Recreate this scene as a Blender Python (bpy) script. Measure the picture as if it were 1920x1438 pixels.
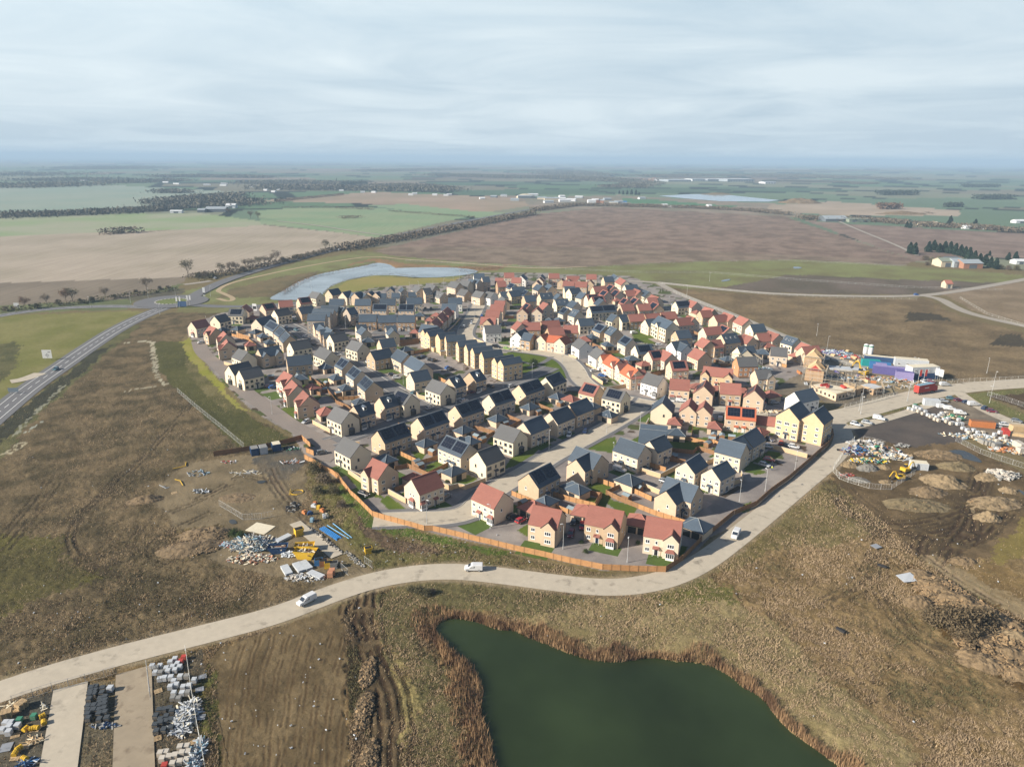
import bpy, bmesh, math, random
import numpy as np
from mathutils import Vector, Matrix

random.seed(7)
RNG = np.random.default_rng(7)
for _o in list(bpy.data.objects):
    bpy.data.objects.remove(_o)
SC = bpy.context.scene
COL = SC.collection
R = math.radians

# ------------------------------------------------------------------ camera
CAM_H, FPX, PITCH, ROLL = 105.0, 1331.0, 17.55, 0.42
cam_d = bpy.data.cameras.new("camera")
cam_d.sensor_width = 36.0
cam_d.lens = FPX / 1920.0 * 36.0
cam_d.clip_start = 1.0
cam_d.clip_end = 120000.0
cam = bpy.data.objects.new("camera", cam_d)
COL.objects.link(cam)
CAM_R = Matrix.Rotation(R(90 - PITCH), 3, 'X') @ Matrix.Rotation(R(ROLL), 3, 'Z')
cam.matrix_world = Matrix.Translation((0, 0, CAM_H)) @ CAM_R.to_4x4()
SC.camera = cam
SC.render.resolution_x, SC.render.resolution_y = 1024, 766

# ------------------------------------------------------------------ world
SUN_EL, SUN_AZ = 27.0, 199.0          # azimuth of the direction the light comes from, degrees ccw from +X
world = bpy.data.worlds.new("World")
SC.world = world
world.use_nodes = True
wn, wl = world.node_tree.nodes, world.node_tree.links
wn.clear()
w_out = wn.new("ShaderNodeOutputWorld")
w_bg = wn.new("ShaderNodeBackground")
w_bg.inputs[1].default_value = 0.06
sky = wn.new("ShaderNodeTexSky")
sky.sky_type = 'NISHITA'
sky.sun_disc = False
sky.sun_elevation = R(SUN_EL)
sky.sun_rotation = R(90 - SUN_AZ)
sky.air_density, sky.dust_density, sky.ozone_density = 1.0, 1.2, 1.5
tc = wn.new("ShaderNodeTexCoord")
sep = wn.new("ShaderNodeSeparateXYZ")
wl.new(tc.outputs["Generated"], sep.inputs[0])
def wmath(op, a, b=None, clamp=False):
    n = wn.new("ShaderNodeMath"); n.operation = op; n.use_clamp = clamp
    for i, v in enumerate((a, b)):
        if v is None: continue
        if isinstance(v, (int, float)): n.inputs[i].default_value = v
        else: wl.new(v, n.inputs[i])
    return n.outputs[0]
def wmix(f, a, b):
    n = wn.new("ShaderNodeMix"); n.data_type = 'RGBA'
    if isinstance(f, (int, float)): n.inputs[0].default_value = f
    else: wl.new(f, n.inputs[0])
    for i, v in ((6, a), (7, b)):
        if isinstance(v, tuple): n.inputs[i].default_value = v
        else: wl.new(v, n.inputs[i])
    return n.outputs[2]
def wramp(src, stops):
    n = wn.new("ShaderNodeValToRGB")
    e = n.color_ramp.elements
    e[0].position, e[0].color = stops[0][0], stops[0][1]
    e[1].position, e[1].color = stops[-1][0], stops[-1][1]
    for p, c in stops[1:-1]:
        q = e.new(p); q.color = c
    wl.new(src, n.inputs[0])
    return n.outputs[0]
elev = wmath('MAXIMUM', sep.outputs[2], 0.0)
# thin high cloud sheet: project the direction onto a plane
den = wmath('ADD', elev, 0.06)
cx, cy = wmath('DIVIDE', sep.outputs[0], den), wmath('DIVIDE', sep.outputs[1], den)
comb = wn.new("ShaderNodeCombineXYZ")
wl.new(cx, comb.inputs[0]); wl.new(cy, comb.inputs[1])
def wnoise(vec, scale, detail, rough, dist=0.0):
    n = wn.new("ShaderNodeTexNoise")
    wl.new(vec, n.inputs["Vector"])
    n.inputs["Scale"].default_value = scale
    n.inputs["Detail"].default_value = detail
    n.inputs["Roughness"].default_value = rough
    n.inputs["Distortion"].default_value = dist
    return n.outputs["Fac"]
n1 = wnoise(comb.outputs[0], 0.55, 8, 0.6, 0.8)
n2 = wnoise(comb.outputs[0], 0.16, 3, 0.5, 0.2)
cl = wmath('ADD', wmath('MULTIPLY', n1, 0.55), wmath('MULTIPLY', n2, 0.75))
cl_f = wramp(cl, [(0.54, (0, 0, 0, 1)), (0.76, (1, 1, 1, 1))])
# brightness of the haze layer: brighter towards the sun side (left), duller right
side = wmath('MULTIPLY', sep.outputs[0], -0.9)
S = 1.0 / 0.06
def sc3(c, k=1.0): return (c[0] * S * k, c[1] * S * k, c[2] * S * k, 1)
base_c = wmix(wmath('ADD', wmath('MULTIPLY', elev, 4.6), wmath('MULTIPLY', side, 0.0), True),
              sc3((0.335, 0.40, 0.45)), sc3((0.285, 0.38, 0.455)))
cloud_c = wmix(wmath('MULTIPLY', cl_f, 0.9), base_c, sc3((0.47, 0.53, 0.56)))
left_f = wmath('MULTIPLY', wmath('ADD', side, 0.10, True), wmath('MULTIPLY', elev, 5.0, True), True)
cloud_c = wmix(wmath('MULTIPLY', left_f, 0.9, True), cloud_c, sc3((0.64, 0.70, 0.71)))
# above ~14 degrees the sky clears to blue
clear = wramp(elev, [(0.19, (0, 0, 0, 1)), (0.34, (1, 1, 1, 1))])
# the milky layer lies ahead; to the sides and behind the sky is clear
ahead = wramp(sep.outputs[1], [(0.45, (1, 1, 1, 1)), (0.72, (0, 0, 0, 1))])
wl.new(wmix(wmath('MAXIMUM', clear, ahead), cloud_c, sky.outputs[0]), w_bg.inputs[0])
wl.new(w_bg.outputs[0], w_out.inputs[0])

sun_d = bpy.data.lights.new("sun", 'SUN')
sun_d.energy = 5.0
sun_d.angle = R(0.6)
sun_d.color = (1.0, 0.91, 0.78)
sun = bpy.data.objects.new("sun", sun_d)
COL.objects.link(sun)
_d = Vector((math.cos(R(SUN_AZ)) * math.cos(R(SUN_EL)), math.sin(R(SUN_AZ)) * math.cos(R(SUN_EL)), math.sin(R(SUN_EL))))
sun.rotation_euler = (_d).to_track_quat('Z', 'Y').to_euler()
sun.location = (0, 0, 300)

vs = SC.view_settings
SC.display_settings.display_device = 'sRGB'
vs.view_transform = 'Standard'; vs.look = 'None'; vs.gamma = 1.0; vs.exposure = 0.75
vs.use_curve_mapping = False
cy = SC.cycles
cy.use_denoising = True
try:
    cy.denoiser = 'OPENIMAGEDENOISE'
except Exception:
    pass
cy.max_bounces = 5; cy.diffuse_bounces = 2; cy.glossy_bounces = 2; cy.transmission_bounces = 2
cy.volume_bounces = 0; cy.transparent_max_bounces = 4
cy.caustics_reflective = False; cy.caustics_refractive = False
cy.use_adaptive_sampling = True; cy.adaptive_threshold = 0.01
SC.render.use_persistent_data = False

# ------------------------------------------------------------------ helpers
_RN = np.array(CAM_R)
def P(px, py, z=0.0):
    """photo pixel -> point of the plane at height z"""
    d = CAM_R @ Vector(((px - 960) / FPX, (719 - py) / FPX, -1))
    t = (z - CAM_H) / d.z
    return Vector((d.x * t, d.y * t, z))
def PP(pts, z=0.0):
    return [P(x, y, z) for x, y in pts]
def proj(v):
    q = CAM_R.transposed() @ (Vector(v) - Vector((0, 0, CAM_H)))
    return (960 + FPX * q.x / -q.z, 719 - FPX * q.y / -q.z)
def lin(c):
    return tuple(((x / 255.0) / 12.92 if x / 255.0 < 0.04045 else ((x / 255.0 + 0.055) / 1.055) ** 2.4) for x in c)

THINGS = []
def tag(o, label, cat, group=None, kind=None, px=None):
    if label: o['label'] = label
    if cat: o['category'] = cat
    if group: o['group'] = group
    if kind: o['kind'] = kind
    if label and not kind:
        if px is None:
            px = proj(o.matrix_basis.translation)
        THINGS.append((o, px))
    return o
def empty(name, loc=(0, 0, 0), rz=0.0):
    o = bpy.data.objects.new(name, None)
    o.empty_display_size = 0.5
    o.location = loc; o.rotation_euler = (0, 0, rz)
    COL.objects.link(o)
    return o
def ob(name, me, parent=None, loc=None, rz=None, rot=None):
    o = bpy.data.objects.new(name, me)
    if loc is not None: o.location = loc
    if rot is not None: o.rotation_euler = rot
    elif rz is not None: o.rotation_euler = (0, 0, rz)
    COL.objects.link(o)
    if parent is not None: o.parent = parent
    return o
class MB:
    """mesh builder: verts, faces with material slots"""
    def __init__(s): s.v = []; s.f = []; s.m = []
    def quad(s, pts, m=0):
        i = len(s.v); s.v += [tuple(p) for p in pts]
        s.f.append(tuple(range(i, i + len(pts)))); s.m.append(m)
    def box(s, x0, x1, y0, y1, z0, z1, m=0, M=None, taper=0.0):
        c = [(x0, y0, z0), (x1, y0, z0), (x1, y1, z0), (x0, y1, z0),
             (x0 + taper, y0 + taper, z1), (x1 - taper, y0 + taper, z1), (x1 - taper, y1 - taper, z1), (x0 + taper, y1 - taper, z1)]
        if M is not None: c = [tuple(M @ Vector(p)) for p in c]
        i = len(s.v); s.v += c
        for f in ((0, 3, 2, 1), (4, 5, 6, 7), (0, 1, 5, 4), (1, 2, 6, 5), (2, 3, 7, 6), (3, 0, 4, 7)):
            s.f.append(tuple(i + k for k in f)); s.m.append(m)
    def prism(s, poly, d0, d1, axis, m=0, M=None):
        """extrude a closed 2-D polygon along an axis"""
        n = len(poly)
        def pt(p, d):
            q = (d, p[0], p[1]) if axis == 'x' else ((p[0], d, p[1]) if axis == 'y' else (p[0], p[1], d))
            return tuple(M @ Vector(q)) if M is not None else q
        i = len(s.v)
        s.v += [pt(p, d0) for p in poly] + [pt(p, d1) for p in poly]
        for k in range(n):
            k2 = (k + 1) % n
            s.f.append((i + k, i + k2, i + n + k2, i + n + k)); s.m.append(m)
        s.f.append(tuple(i + k for k in reversed(range(n)))); s.m.append(m)
        s.f.append(tuple(i + n + k for k in range(n))); s.m.append(m)
    def bar(s, a, b, r, n=5, m=0, r2=None):
        a, b = Vector(a), Vector(b)
        d = (b - a)
        if d.length < 1e-6: return
        q = d.to_track_quat('Z', 'Y')
        i = len(s.v); r2 = r if r2 is None else r2
        for c, rr in ((a, r), (b, r2)):
            for k in range(n):
                t = 2 * math.pi * k / n
                s.v.append(tuple(c + q @ Vector((rr * math.cos(t), rr * math.sin(t), 0))))
        for k in range(n):
            k2 = (k + 1) % n
            s.f.append((i + k, i + k2, i + n + k2, i + n + k)); s.m.append(m)
        s.f.append(tuple(i + k for k in reversed(range(n)))); s.m.append(m)
        s.f.append(tuple(i + n + k for k in range(n))); s.m.append(m)
    def slab(s, a, b, c, d, t, m=0, me=None):
        """thick quad a,b,c,d (ccw from above), thickness t downwards along its normal"""
        a, b, c, d = map(Vector, (a, b, c, d))
        n = (b - a).cross(d - a).normalized() * -t
        i = len(s.v)
        s.v += [tuple(p) for p in (a, b, c, d, a + n, b + n, c + n, d + n)]
        for f in ((0, 1, 2, 3), (7, 6, 5, 4), (0, 4, 5, 1), (1, 5, 6, 2), (2, 6, 7, 3), (3, 7, 4, 0)):
            s.f.append(tuple(i + k for k in f)); s.m.append(m if f == (0, 1, 2, 3) or me is None else me)
    def mesh(s, name, mats, smooth=False):
        me = bpy.data.meshes.new(name)
        me.from_pydata(s.v, [], s.f)
        for mm in (mats if isinstance(mats, (list, tuple)) else [mats]): me.materials.append(mm)
        if any(s.m): me.polygons.foreach_set("material_index", s.m)
        if smooth: me.polygons.foreach_set("use_smooth", [True] * len(s.f))
        me.update()
        return me
def np_mesh(name, verts, faces, mats, smooth=False):
    """verts (n,3), faces (m,k) numpy"""
    me = bpy.data.meshes.new(name)
    n, (m, k) = len(verts), faces.shape
    me.vertices.add(n); me.vertices.foreach_set("co", np.ascontiguousarray(verts, dtype=np.float32).ravel())
    me.loops.add(m * k); me.loops.foreach_set("vertex_index", np.ascontiguousarray(faces, dtype=np.int32).ravel())
    me.polygons.add(m); me.polygons.foreach_set("loop_start", np.arange(0, m * k, k, dtype=np.int32))
    try: me.polygons.foreach_set("loop_total", np.full(m, k, dtype=np.int32))
    except Exception: pass
    for mm in (mats if isinstance(mats, (list, tuple)) else [mats]): me.materials.append(mm)
    if smooth: me.polygons.foreach_set("use_smooth", np.ones(m, dtype=bool))
    me.update(calc_edges=True)
    return me

# --- numpy value noise
_perm = RNG.random((256, 256)).astype(np.float32)
def vnoise(x, y):
    xi, yi = np.floor(x).astype(np.int64), np.floor(y).astype(np.int64)
    fx, fy = x - xi, y - yi
    fx, fy = fx * fx * (3 - 2 * fx), fy * fy * (3 - 2 * fy)
    a, b = _perm[xi & 255, yi & 255], _perm[(xi + 1) & 255, yi & 255]
    c, d = _perm[xi & 255, (yi + 1) & 255], _perm[(xi + 1) & 255, (yi + 1) & 255]
    return (a * (1 - fx) + b * fx) * (1 - fy) + (c * (1 - fx) + d * fx) * fy
def fbm(x, y, o=4):
    s, a, t = 0, 0.5, 0
    for k in range(o):
        s = s + a * vnoise(x * 2 ** k + 17.3 * k, y * 2 ** k - 9.1 * k); t += a; a *= 0.5
    return s / t
def inpoly(x, y, poly):
    r = np.zeros(x.shape, bool)
    n = len(poly)
    for i in range(n):
        x0, y0 = poly[i][0], poly[i][1]; x1, y1 = poly[(i + 1) % n][0], poly[(i + 1) % n][1]
        if y0 == y1: continue
        c = ((y0 > y) != (y1 > y)) & (x < (x1 - x0) * (y - y0) / (y1 - y0) + x0)
        r ^= c
    return r
def distpoly(x, y, poly, closed=True):
    d = np.full(x.shape, 1e9)
    n = len(poly)
    for i in range(n if closed else n - 1):
        ax, ay = poly[i][0], poly[i][1]; bx, by = poly[(i + 1) % n][0], poly[(i + 1) % n][1]
        ux, uy = bx - ax, by - ay
        t = np.clip(((x - ax) * ux + (y - ay) * uy) / (ux * ux + uy * uy + 1e-9), 0, 1)
        d = np.minimum(d, (x - ax - t * ux) ** 2 + (y - ay - t * uy) ** 2)
    return np.sqrt(d)

# ------------------------------------------------------------------ materials
MATS = {}
def mat(name, color, rough=0.8, var=0.12, scale=1.5, scale2=0.12, spec=0.3, bump=0.0, rnd=0.0, metallic=0.0, stretch=None, dark=None):
    """principled surface, colour broken up by two noises in world space; rnd: per-object value shift"""
    if name in MATS: return MATS[name]
    m = bpy.data.materials.new(name); m.use_nodes = True
    nt = m.node_tree; N, L = nt.nodes, nt.links
    b = N["Principled BSDF"]
    b.inputs["Roughness"].default_value = rough
    b.inputs["Specular IOR Level"].default_value = spec
    b.inputs["Metallic"].default_value = metallic
    geo = N.new("ShaderNodeNewGeometry")
    vec = geo.outputs["Position"]
    if stretch:
        mp = N.new("ShaderNodeMapping"); mp.inputs["Scale"].default_value = stretch
        L.new(vec, mp.inputs["Vector"]); vec = mp.outputs[0]
    def noise(sc, det):
        n = N.new("ShaderNodeTexNoise"); n.inputs["Scale"].default_value = sc
        n.inputs["Detail"].default_value = det; n.inputs["Roughness"].default_value = 0.6
        L.new(vec, n.inputs["Vector"]); return n.outputs["Fac"]
    def ma(op, a, c):
        n = N.new("ShaderNodeMath"); n.operation = op
        for i, v in enumerate((a, c)):
            if isinstance(v, (int, float)): n.inputs[i].default_value = v
            else: L.new(v, n.inputs[i])
        return n.outputs[0]
    f1 = noise(scale, 4)
    val = ma('ADD', 1.0, ma('MULTIPLY', ma('SUBTRACT', f1, 0.5), var * 4))
    f2 = noise(scale2, 3)
    val = ma('MULTIPLY', val, ma('ADD', 1.0, ma('MULTIPLY', ma('SUBTRACT', f2, 0.5), var * 2.5)))
    if rnd:
        oi = N.new("ShaderNodeObjectInfo")
        val = ma('MULTIPLY', val, ma('ADD', 1.0 - rnd, ma('MULTIPLY', oi.outputs["Random"], 2 * rnd)))
    hs = N.new("ShaderNodeVectorMath"); hs.operation = 'SCALE'
    hs.inputs[0].default_value = color[:3]
    L.new(val, hs.inputs["Scale"])
    out = hs.outputs[0]
    if dark:
        mx = N.new("ShaderNodeMix"); mx.data_type = 'RGBA'
        f3 = noise(dark[1], 5)
        rp = N.new("ShaderNodeValToRGB"); rp.color_ramp.elements[0].position = dark[2]; rp.color_ramp.elements[1].position = dark[2] + 0.18
        L.new(f3, rp.inputs[0]); L.new(rp.outputs[0], mx.inputs[0])
        L.new(out, mx.inputs[6]); mx.inputs[7].default_value = (*dark[0], 1)
        out = mx.outputs[2]
    L.new(out, b.inputs["Base Color"])
    if bump:
        bp = N.new("ShaderNodeBump"); bp.inputs["Strength"].default_value = 1.0; bp.inputs["Distance"].default_value = bump
        L.new(f1, bp.inputs["Height"]); L.new(bp.outputs[0], b.inputs["Normal"])
    MATS[name] = m
    return m
def flat(name, c, **k):
    return mat(name, c, **k)
# ------------------------------------------------------------------ roads (centre lines in photo pixels, width in metres)
def smooth_line(pts, n=2, closed=False):
    pts = [Vector(p).to_2d() for p in pts]
    for _ in range(n):
        q = []
        m = len(pts)
        if not closed: q.append(pts[0])
        for i in range(m if closed else m - 1):
            a, b = pts[i], pts[(i + 1) % m]
            q += [a * 0.75 + b * 0.25, a * 0.25 + b * 0.75]
        if not closed: q.append(pts[-1])
        pts = q
    return pts
def offset_line(pts, off):
    out = []
    for i, p in enumerate(pts):
        a, b = pts[max(i - 1, 0)], pts[min(i + 1, len(pts) - 1)]
        d = (b - a).normalized()
        out.append(p + Vector((-d.y, d.x)) * off)
    return out
def road_outline(px, w):
    c = smooth_line(PP(px))
    return c, offset_line(c, w / 2) + offset_line(c, -w / 2)[::-1]
HAUL = [(-60, 1318), (0, 1296), (60, 1276), (120, 1257), (250, 1221), (400, 1184), (520, 1153), (620, 1113), (700, 1087), (780, 1073),
        (860, 1070), (950, 1080), (1040, 1092), (1120, 1101), (1190, 1099), (1260, 1083), (1320, 1053), (1375, 1012), (1430, 968), (1500, 910),
        (1555, 866), (1583, 834), (1580, 806), (1562, 783)]
ROADS = [  # name, px centre line, width, material key, kerb
    ("haul_road", HAUL, 7.6, "concrete", False),
    ("site_road", [(1540, 790), (1562, 783), (1610, 772), (1680, 752), (1760, 733), (1830, 724), (1960, 716)], 13.0, "concrete", False),
    ("site_path", [(1575, 806), (1620, 796), (1680, 780), (1750, 757)], 4.5, "concrete", False),
    ("site_path", [(1795, 735), (1830, 760), (1880, 785), (1960, 815)], 6.0, "concrete", False),
    ("estate_road", [(700, 975), (770, 972), (830, 972), (880, 962), (905, 935), (945, 908), (990, 884), (1040, 852), (1110, 817), (1180, 777), (1208, 757), (1215, 748)], 8.5, "concrete", True),
    ("estate_road", [(905, 552), (898, 572), (884, 598), (868, 625), (880, 640), (920, 649), (977, 656), (1030, 663), (1062, 673), (1080, 692), (1088, 712), (1112, 730), (1150, 745), (1215, 756)], 9.5, "concrete", True),
    ("estate_road", [(1195, 752), (1222, 757), (1277, 760), (1344, 766), (1440, 779)], 7.0, "concrete", True),
    ("estate_street", [(648, 672), (672, 690), (716, 718), (750, 736), (784, 757), (826, 775)], 7.5, "asphalt", True),
    ("estate_street", [(615, 830), (650, 820), (700, 802), (757, 784), (800, 770), (857, 756), (915, 733), (960, 718), (1017, 697), (1033, 689)], 6.5, "asphalt", True),
    ("estate_street", [(528, 604), (560, 618), (590, 642), (628, 668)], 8.0, "asphalt", True),
    ("estate_street", [(700, 622), (760, 624), (830, 618), (862, 612)], 9.0, "asphalt", True),
    ("estate_lane", [(372, 640), (380, 664), (414, 687), (458, 735), (508, 769), (545, 797), (600, 827), (628, 842), (600, 864)], 8.0, "paving", False),
    ("main_road", [(-40, 806), (0, 772), (55, 727), (110, 690), (160, 655), (215, 619), (262, 595), (305, 578)], 12.5, "asphalt", False),
    ("main_road", [(-40, 599), (60, 582), (140, 576), (220, 574), (292, 577)], 10.0, "asphalt", False),
    ("main_road", [(335, 572), (375, 549), (420, 527), (490, 505), (560, 486), (640, 466), (700, 450), (800, 430), (900, 410), (1000, 392)], 11.0, "asphalt", False),
    ("main_road", [(340, 570), (400, 575), (470, 575), (545, 570), (600, 561), (640, 556)], 9.0, "asphalt", False),
    ("country_road", [(1180, 527), (1232, 530), (1290, 536), (1370, 545), (1450, 551), (1560, 555), (1690, 556), (1750, 553), (1830, 541), (1960, 517)], 8.0, "track", False),
    ("country_road", [(1735, 555), (1765, 561), (1790, 577), (1830, 592), (1960, 620)], 8.0, "track", False),
    ("site_track", [(1236, 532), (1260, 545), (1300, 562), (1370, 588), (1440, 618), (1520, 652), (1590, 682), (1625, 690)], 7.0, "track", False),
    ("farm_track", [(520, 415), (600, 424), (680, 437), (760, 446)], 5.0, "track", False),
    ("foot_path", [(408, 560), (430, 566), (440, 560), (420, 551), (405, 545), (430, 531), (500, 515), (560, 502), (640, 488), (700, 480), (760, 487), (850, 492), (1000, 505), (1100, 500)], 4.0, "sandpath", False),
    ("foot_path", [(990, 690), (1020, 680), (1035, 669)], 3.0, "asphalt", False),
    ("foot_path", [(972, 677), (1000, 684), (1022, 690)], 2.5, "asphalt", False),
    ("farm_track", [(1550, 405), (1600, 428), (1680, 460), (1720, 480)], 5.0, "track", False),
    ("concrete_strip", [(553, 980), (590, 1010), (632, 1043)], 3.6, "concrete", False),
    ("concrete_strip", [(133, 1286), (124, 1350), (112, 1425), (100, 1500)], 6.2, "concrete", False),
    ("concrete_strip", [(251, 1256), (251, 1340), (251, 1420), (251, 1500)], 6.8, "concrete_dirty", False),
    ("lay_by", [(76, 700), (45, 712), (20, 716)], 7.0, "concrete", False),
    ("lay_by", [(395, 527), (370, 531), (345, 534)], 7.0, "track", False),
]
ROAD_GEO = [(n, *road_outline(px, w), w, m, k) for n, px, w, m, k in ROADS]
ROUND_C = P(322, 566); ROUND_R = 19.0

POND = [(810, 1183), (818, 1168), (835, 1159), (865, 1158), (900, 1166), (935, 1180), (968, 1180), (988, 1194), (1020, 1204), (1060, 1221), (1110, 1237),
        (1165, 1240), (1220, 1229), (1265, 1237), (1310, 1240), (1345, 1252), (1375, 1268), (1395, 1289), (1428, 1303), (1455, 1338), (1482, 1369),
        (1520, 1394), (1560, 1424), (1600, 1458), (1640, 1500), (1660, 1600), (1400, 1700), (1000, 1700), (945, 1560), (930, 1470), (918, 1400), (905, 1360), (896, 1335), (903, 1300),
        (890, 1266), (870, 1241), (845, 1226), (825, 1205)]
LAKE = [(498, 562), (528, 547), (560, 527), (600, 513), (640, 506), (680, 499), (706, 492), (732, 496), (740, 503), (800, 501), (860, 502), (903, 508),
        (880, 515), (830, 520), (780, 521), (740, 516), (700, 516), (650, 525), (618, 538), (606, 552), (590, 562), (540, 563)]
LAKE_FAR = [(1235, 368), (1290, 365), (1345, 364), (1400, 370), (1462, 376), (1440, 379), (1350, 378), (1275, 372)]
WL = -1.1
POND_W, LAKE_W, LAKE_FAR_W = PP(POND, WL), PP(LAKE, -0.5), PP(LAKE_FAR, 0.0)

# ------------------------------------------------------------------ ground colours by area (photo pixels; sRGB as the sunlit surface looks)
BRN, DRY, OLV, GRN = (128, 110, 84), (150, 131, 98), (112, 106, 66), (98, 112, 58)
#  polygon, colour a, colour b, patch size m, roughness of the growth 0..1, edge raggedness m
Z = []
def zone(poly, a, b, s=14.0, rough=0.3, rag=3.0, stripe=0.0): Z.append((poly, a, b, s, rough, rag, stripe))
zone([(-300, 540), (-300, 455), (330, 430), (490, 422), (640, 437), (705, 446), (620, 470), (500, 500), (350, 520), (250, 523)], (174, 162, 146), (160, 150, 132), 60, 0.05, 2, 1.0)
zone([(-300, 455), (-300, 410), (370, 399), (490, 415), (495, 423), (330, 431)], (158, 160, 136), (140, 156, 116), 90, 0.03, 3)
zone([(480, 396), (560, 389), (700, 390), (880, 405), (705, 446), (640, 437), (490, 420)], (128, 150, 116), (142, 154, 122), 80, 0.03, 3, 0.6)
zone([(-300, 620), (-300, 540), (250, 523), (350, 520), (330, 545), (200, 572), (60, 580)], (136, 125, 110), (124, 114, 100), 40, 0.08, 2, 1.0)
zone([(-300, 400), (-300, 352), (160, 345), (460, 361), (400, 385), (180, 398)], (140, 156, 142), (150, 160, 146), 120, 0.02, 3)
zone([(480, 377), (700, 360), (960, 371), (1005, 385), (900, 400), (760, 384)], (166, 146, 128), (150, 136, 116), 100, 0.05, 3)
zone([(690, 386), (760, 383), (880, 396), (960, 400), (900, 409), (780, 397)], (130, 152, 118), (138, 154, 122), 90, 0.03, 3)
zone([(980, 372), (1160, 366), (1260, 372), (1500, 385), (1500, 408), (1160, 392), (1000, 396)], (150, 136, 122), (128, 124, 108), 50, 0.1, 3)
zone([(1167, 372), (1215, 374), (1380, 387), (1372, 390), (1165, 380)], (88, 124, 92), (88, 124, 92), 90, 0.03, 2)
zone([(1440, 385), (1560, 378), (1800, 395), (1800, 405), (1560, 404), (1440, 395)], (176, 160, 142), (160, 146, 128), 60, 0.05, 3)
zone([(700, 470), (1000, 402), (1140, 389), (1470, 406), (1505, 418), (1720, 490), (1690, 498), (1500, 487), (1300, 490), (1060, 502), (880, 492), (755, 486)], (146, 127, 113), (118, 102, 90), 16, 0.6, 3)
zone([(1505, 412), (1560, 418), (1980, 442), (1980, 484), (1800, 484), (1720, 490), (1640, 462)], (146, 128, 116), (124, 107, 97), 20, 0.45, 3)
# grass belt round the lake and behind the estate
zone([(330, 592), (345, 545), (420, 530), (560, 492), (680, 470), (740, 480), (880, 492), (1060, 502), (1300, 491), (1500, 488), (1700, 499), (1980, 522), (1980, 548),
      (1700, 532), (1500, 522), (1330, 540), (1230, 545), (1180, 530), (1000, 560), (600, 580), (450, 590)], (130, 131, 88), (118, 112, 78), 20, 0.3, 4)
zone([(410, 560), (425, 545), (520, 520), (600, 508), (560, 530), (510, 556)], (126, 110, 84), (110, 100, 76), 12, 0.5, 3)
zone([(640, 500), (700, 484), (760, 494), (880, 500), (960, 496), (930, 508), (740, 503), (700, 490)], (132, 112, 88), (150, 118, 88), 12, 0.5, 3)
zone([(610, 556), (650, 527), (700, 517), (780, 522), (850, 522), (900, 515), (860, 540), (780, 548), (700, 560)], (138, 134, 78), (150, 138, 84), 25, 0.15, 2)
zone([(1330, 545), (1480, 515), (1720, 525), (1930, 532), (1760, 553), (1560, 552)], (118, 104, 96), (100, 90, 78), 25, 0.4, 3)
zone([(1190, 530), (1290, 522), (1340, 540), (1300, 535)], (126, 124, 84), (112, 106, 80), 20, 0.3, 3)
zone([(1225, 536), (1330, 548), (1550, 558), (1740, 560), (1800, 592), (1980, 640), (1980, 722), (1800, 720), (1700, 705), (1590, 672), (1450, 614), (1320, 563)], (140, 119, 92), (112, 95, 74), 14, 0.75, 4)
zone([(1760, 548), (1980, 520), (1980, 622), (1840, 590)], (128, 110, 90), (150, 130, 110), 20, 0.5, 4)
zone([(1700, 585), (1760, 588), (1775, 600), (1690, 602)], (76, 68, 58), (84, 74, 60), 6, 0.7, 6)
zone([(1870, 628), (1920, 628), (1930, 650), (1850, 645)], (76, 68, 58), (84, 74, 60), 6, 0.7, 6)
# west of the main road
zone([(-300, 900), (-300, 605), (60, 590), (240, 582), (290, 585), (200, 630), (100, 690), (0, 765)], (134, 127, 82), (118, 116, 66), 16, 0.3, 4)
zone([(-300, 740), (-60, 660), (40, 640), (30, 690), (0, 720)], (108, 102, 70), (90, 88, 60), 10, 0.5, 6)
zone([(-300, 604), (60, 586), (240, 580), (250, 566), (330, 548), (345, 530), (240, 560), (-300, 590)], (118, 122, 86), (104, 108, 78), 14, 0.4, 4)
zone([(230, 560), (345, 540), (350, 548), (270, 570)], (92, 86, 76), (110, 104, 82), 8, 0.4, 3)
# rough brown field on the left
zone([(-300, 1020), (0, 805), (120, 695), (250, 605), (330, 585), (425, 588), (352, 615), (345, 650), (400, 725), (470, 780), (560, 830), (600, 865), (590, 960), (660, 1060),
      (700, 1075), (620, 1100), (400, 1175), (0, 1270), (-300, 1330)], (126, 108, 84), (90, 79, 60), 6, 0.62, 3)
zone([(-300, 1000), (0, 800), (130, 690), (235, 612), (265, 610), (170, 690), (60, 790), (-40, 900)], (112, 106, 74), (92, 90, 62), 8, 0.45, 3)
zone([(-300, 960), (-20, 810), (80, 735), (175, 660), (215, 645), (205, 655), (110, 735), (20, 815), (-60, 880)], (66, 64, 54), (74, 72, 58), 6, 0.5, 3)
zone([(-300, 1300), (-300, 1010), (0, 990), (130, 1010), (170, 1080), (60, 1130), (0, 1180)], (108, 100, 60), (92, 84, 56), 9, 0.5, 8)
zone([(285, 645), (300, 640), (352, 640), (400, 726), (470, 782), (560, 826), (535, 838), (450, 838), (370, 770), (300, 700)], (94, 90, 56), (82, 80, 50), 9, 0.35, 2)
zone([(340, 640), (362, 632), (372, 668), (405, 706), (430, 738), (455, 764), (470, 772), (432, 762), (392, 726), (360, 690)], (140, 138, 62), (152, 142, 82), 12, 0.25, 2)
zone([(345, 665), (370, 690), (420, 740), (450, 770), (420, 772), (380, 735), (350, 700)], (120, 110, 78), (98, 92, 60), 8, 0.4, 2)
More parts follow.
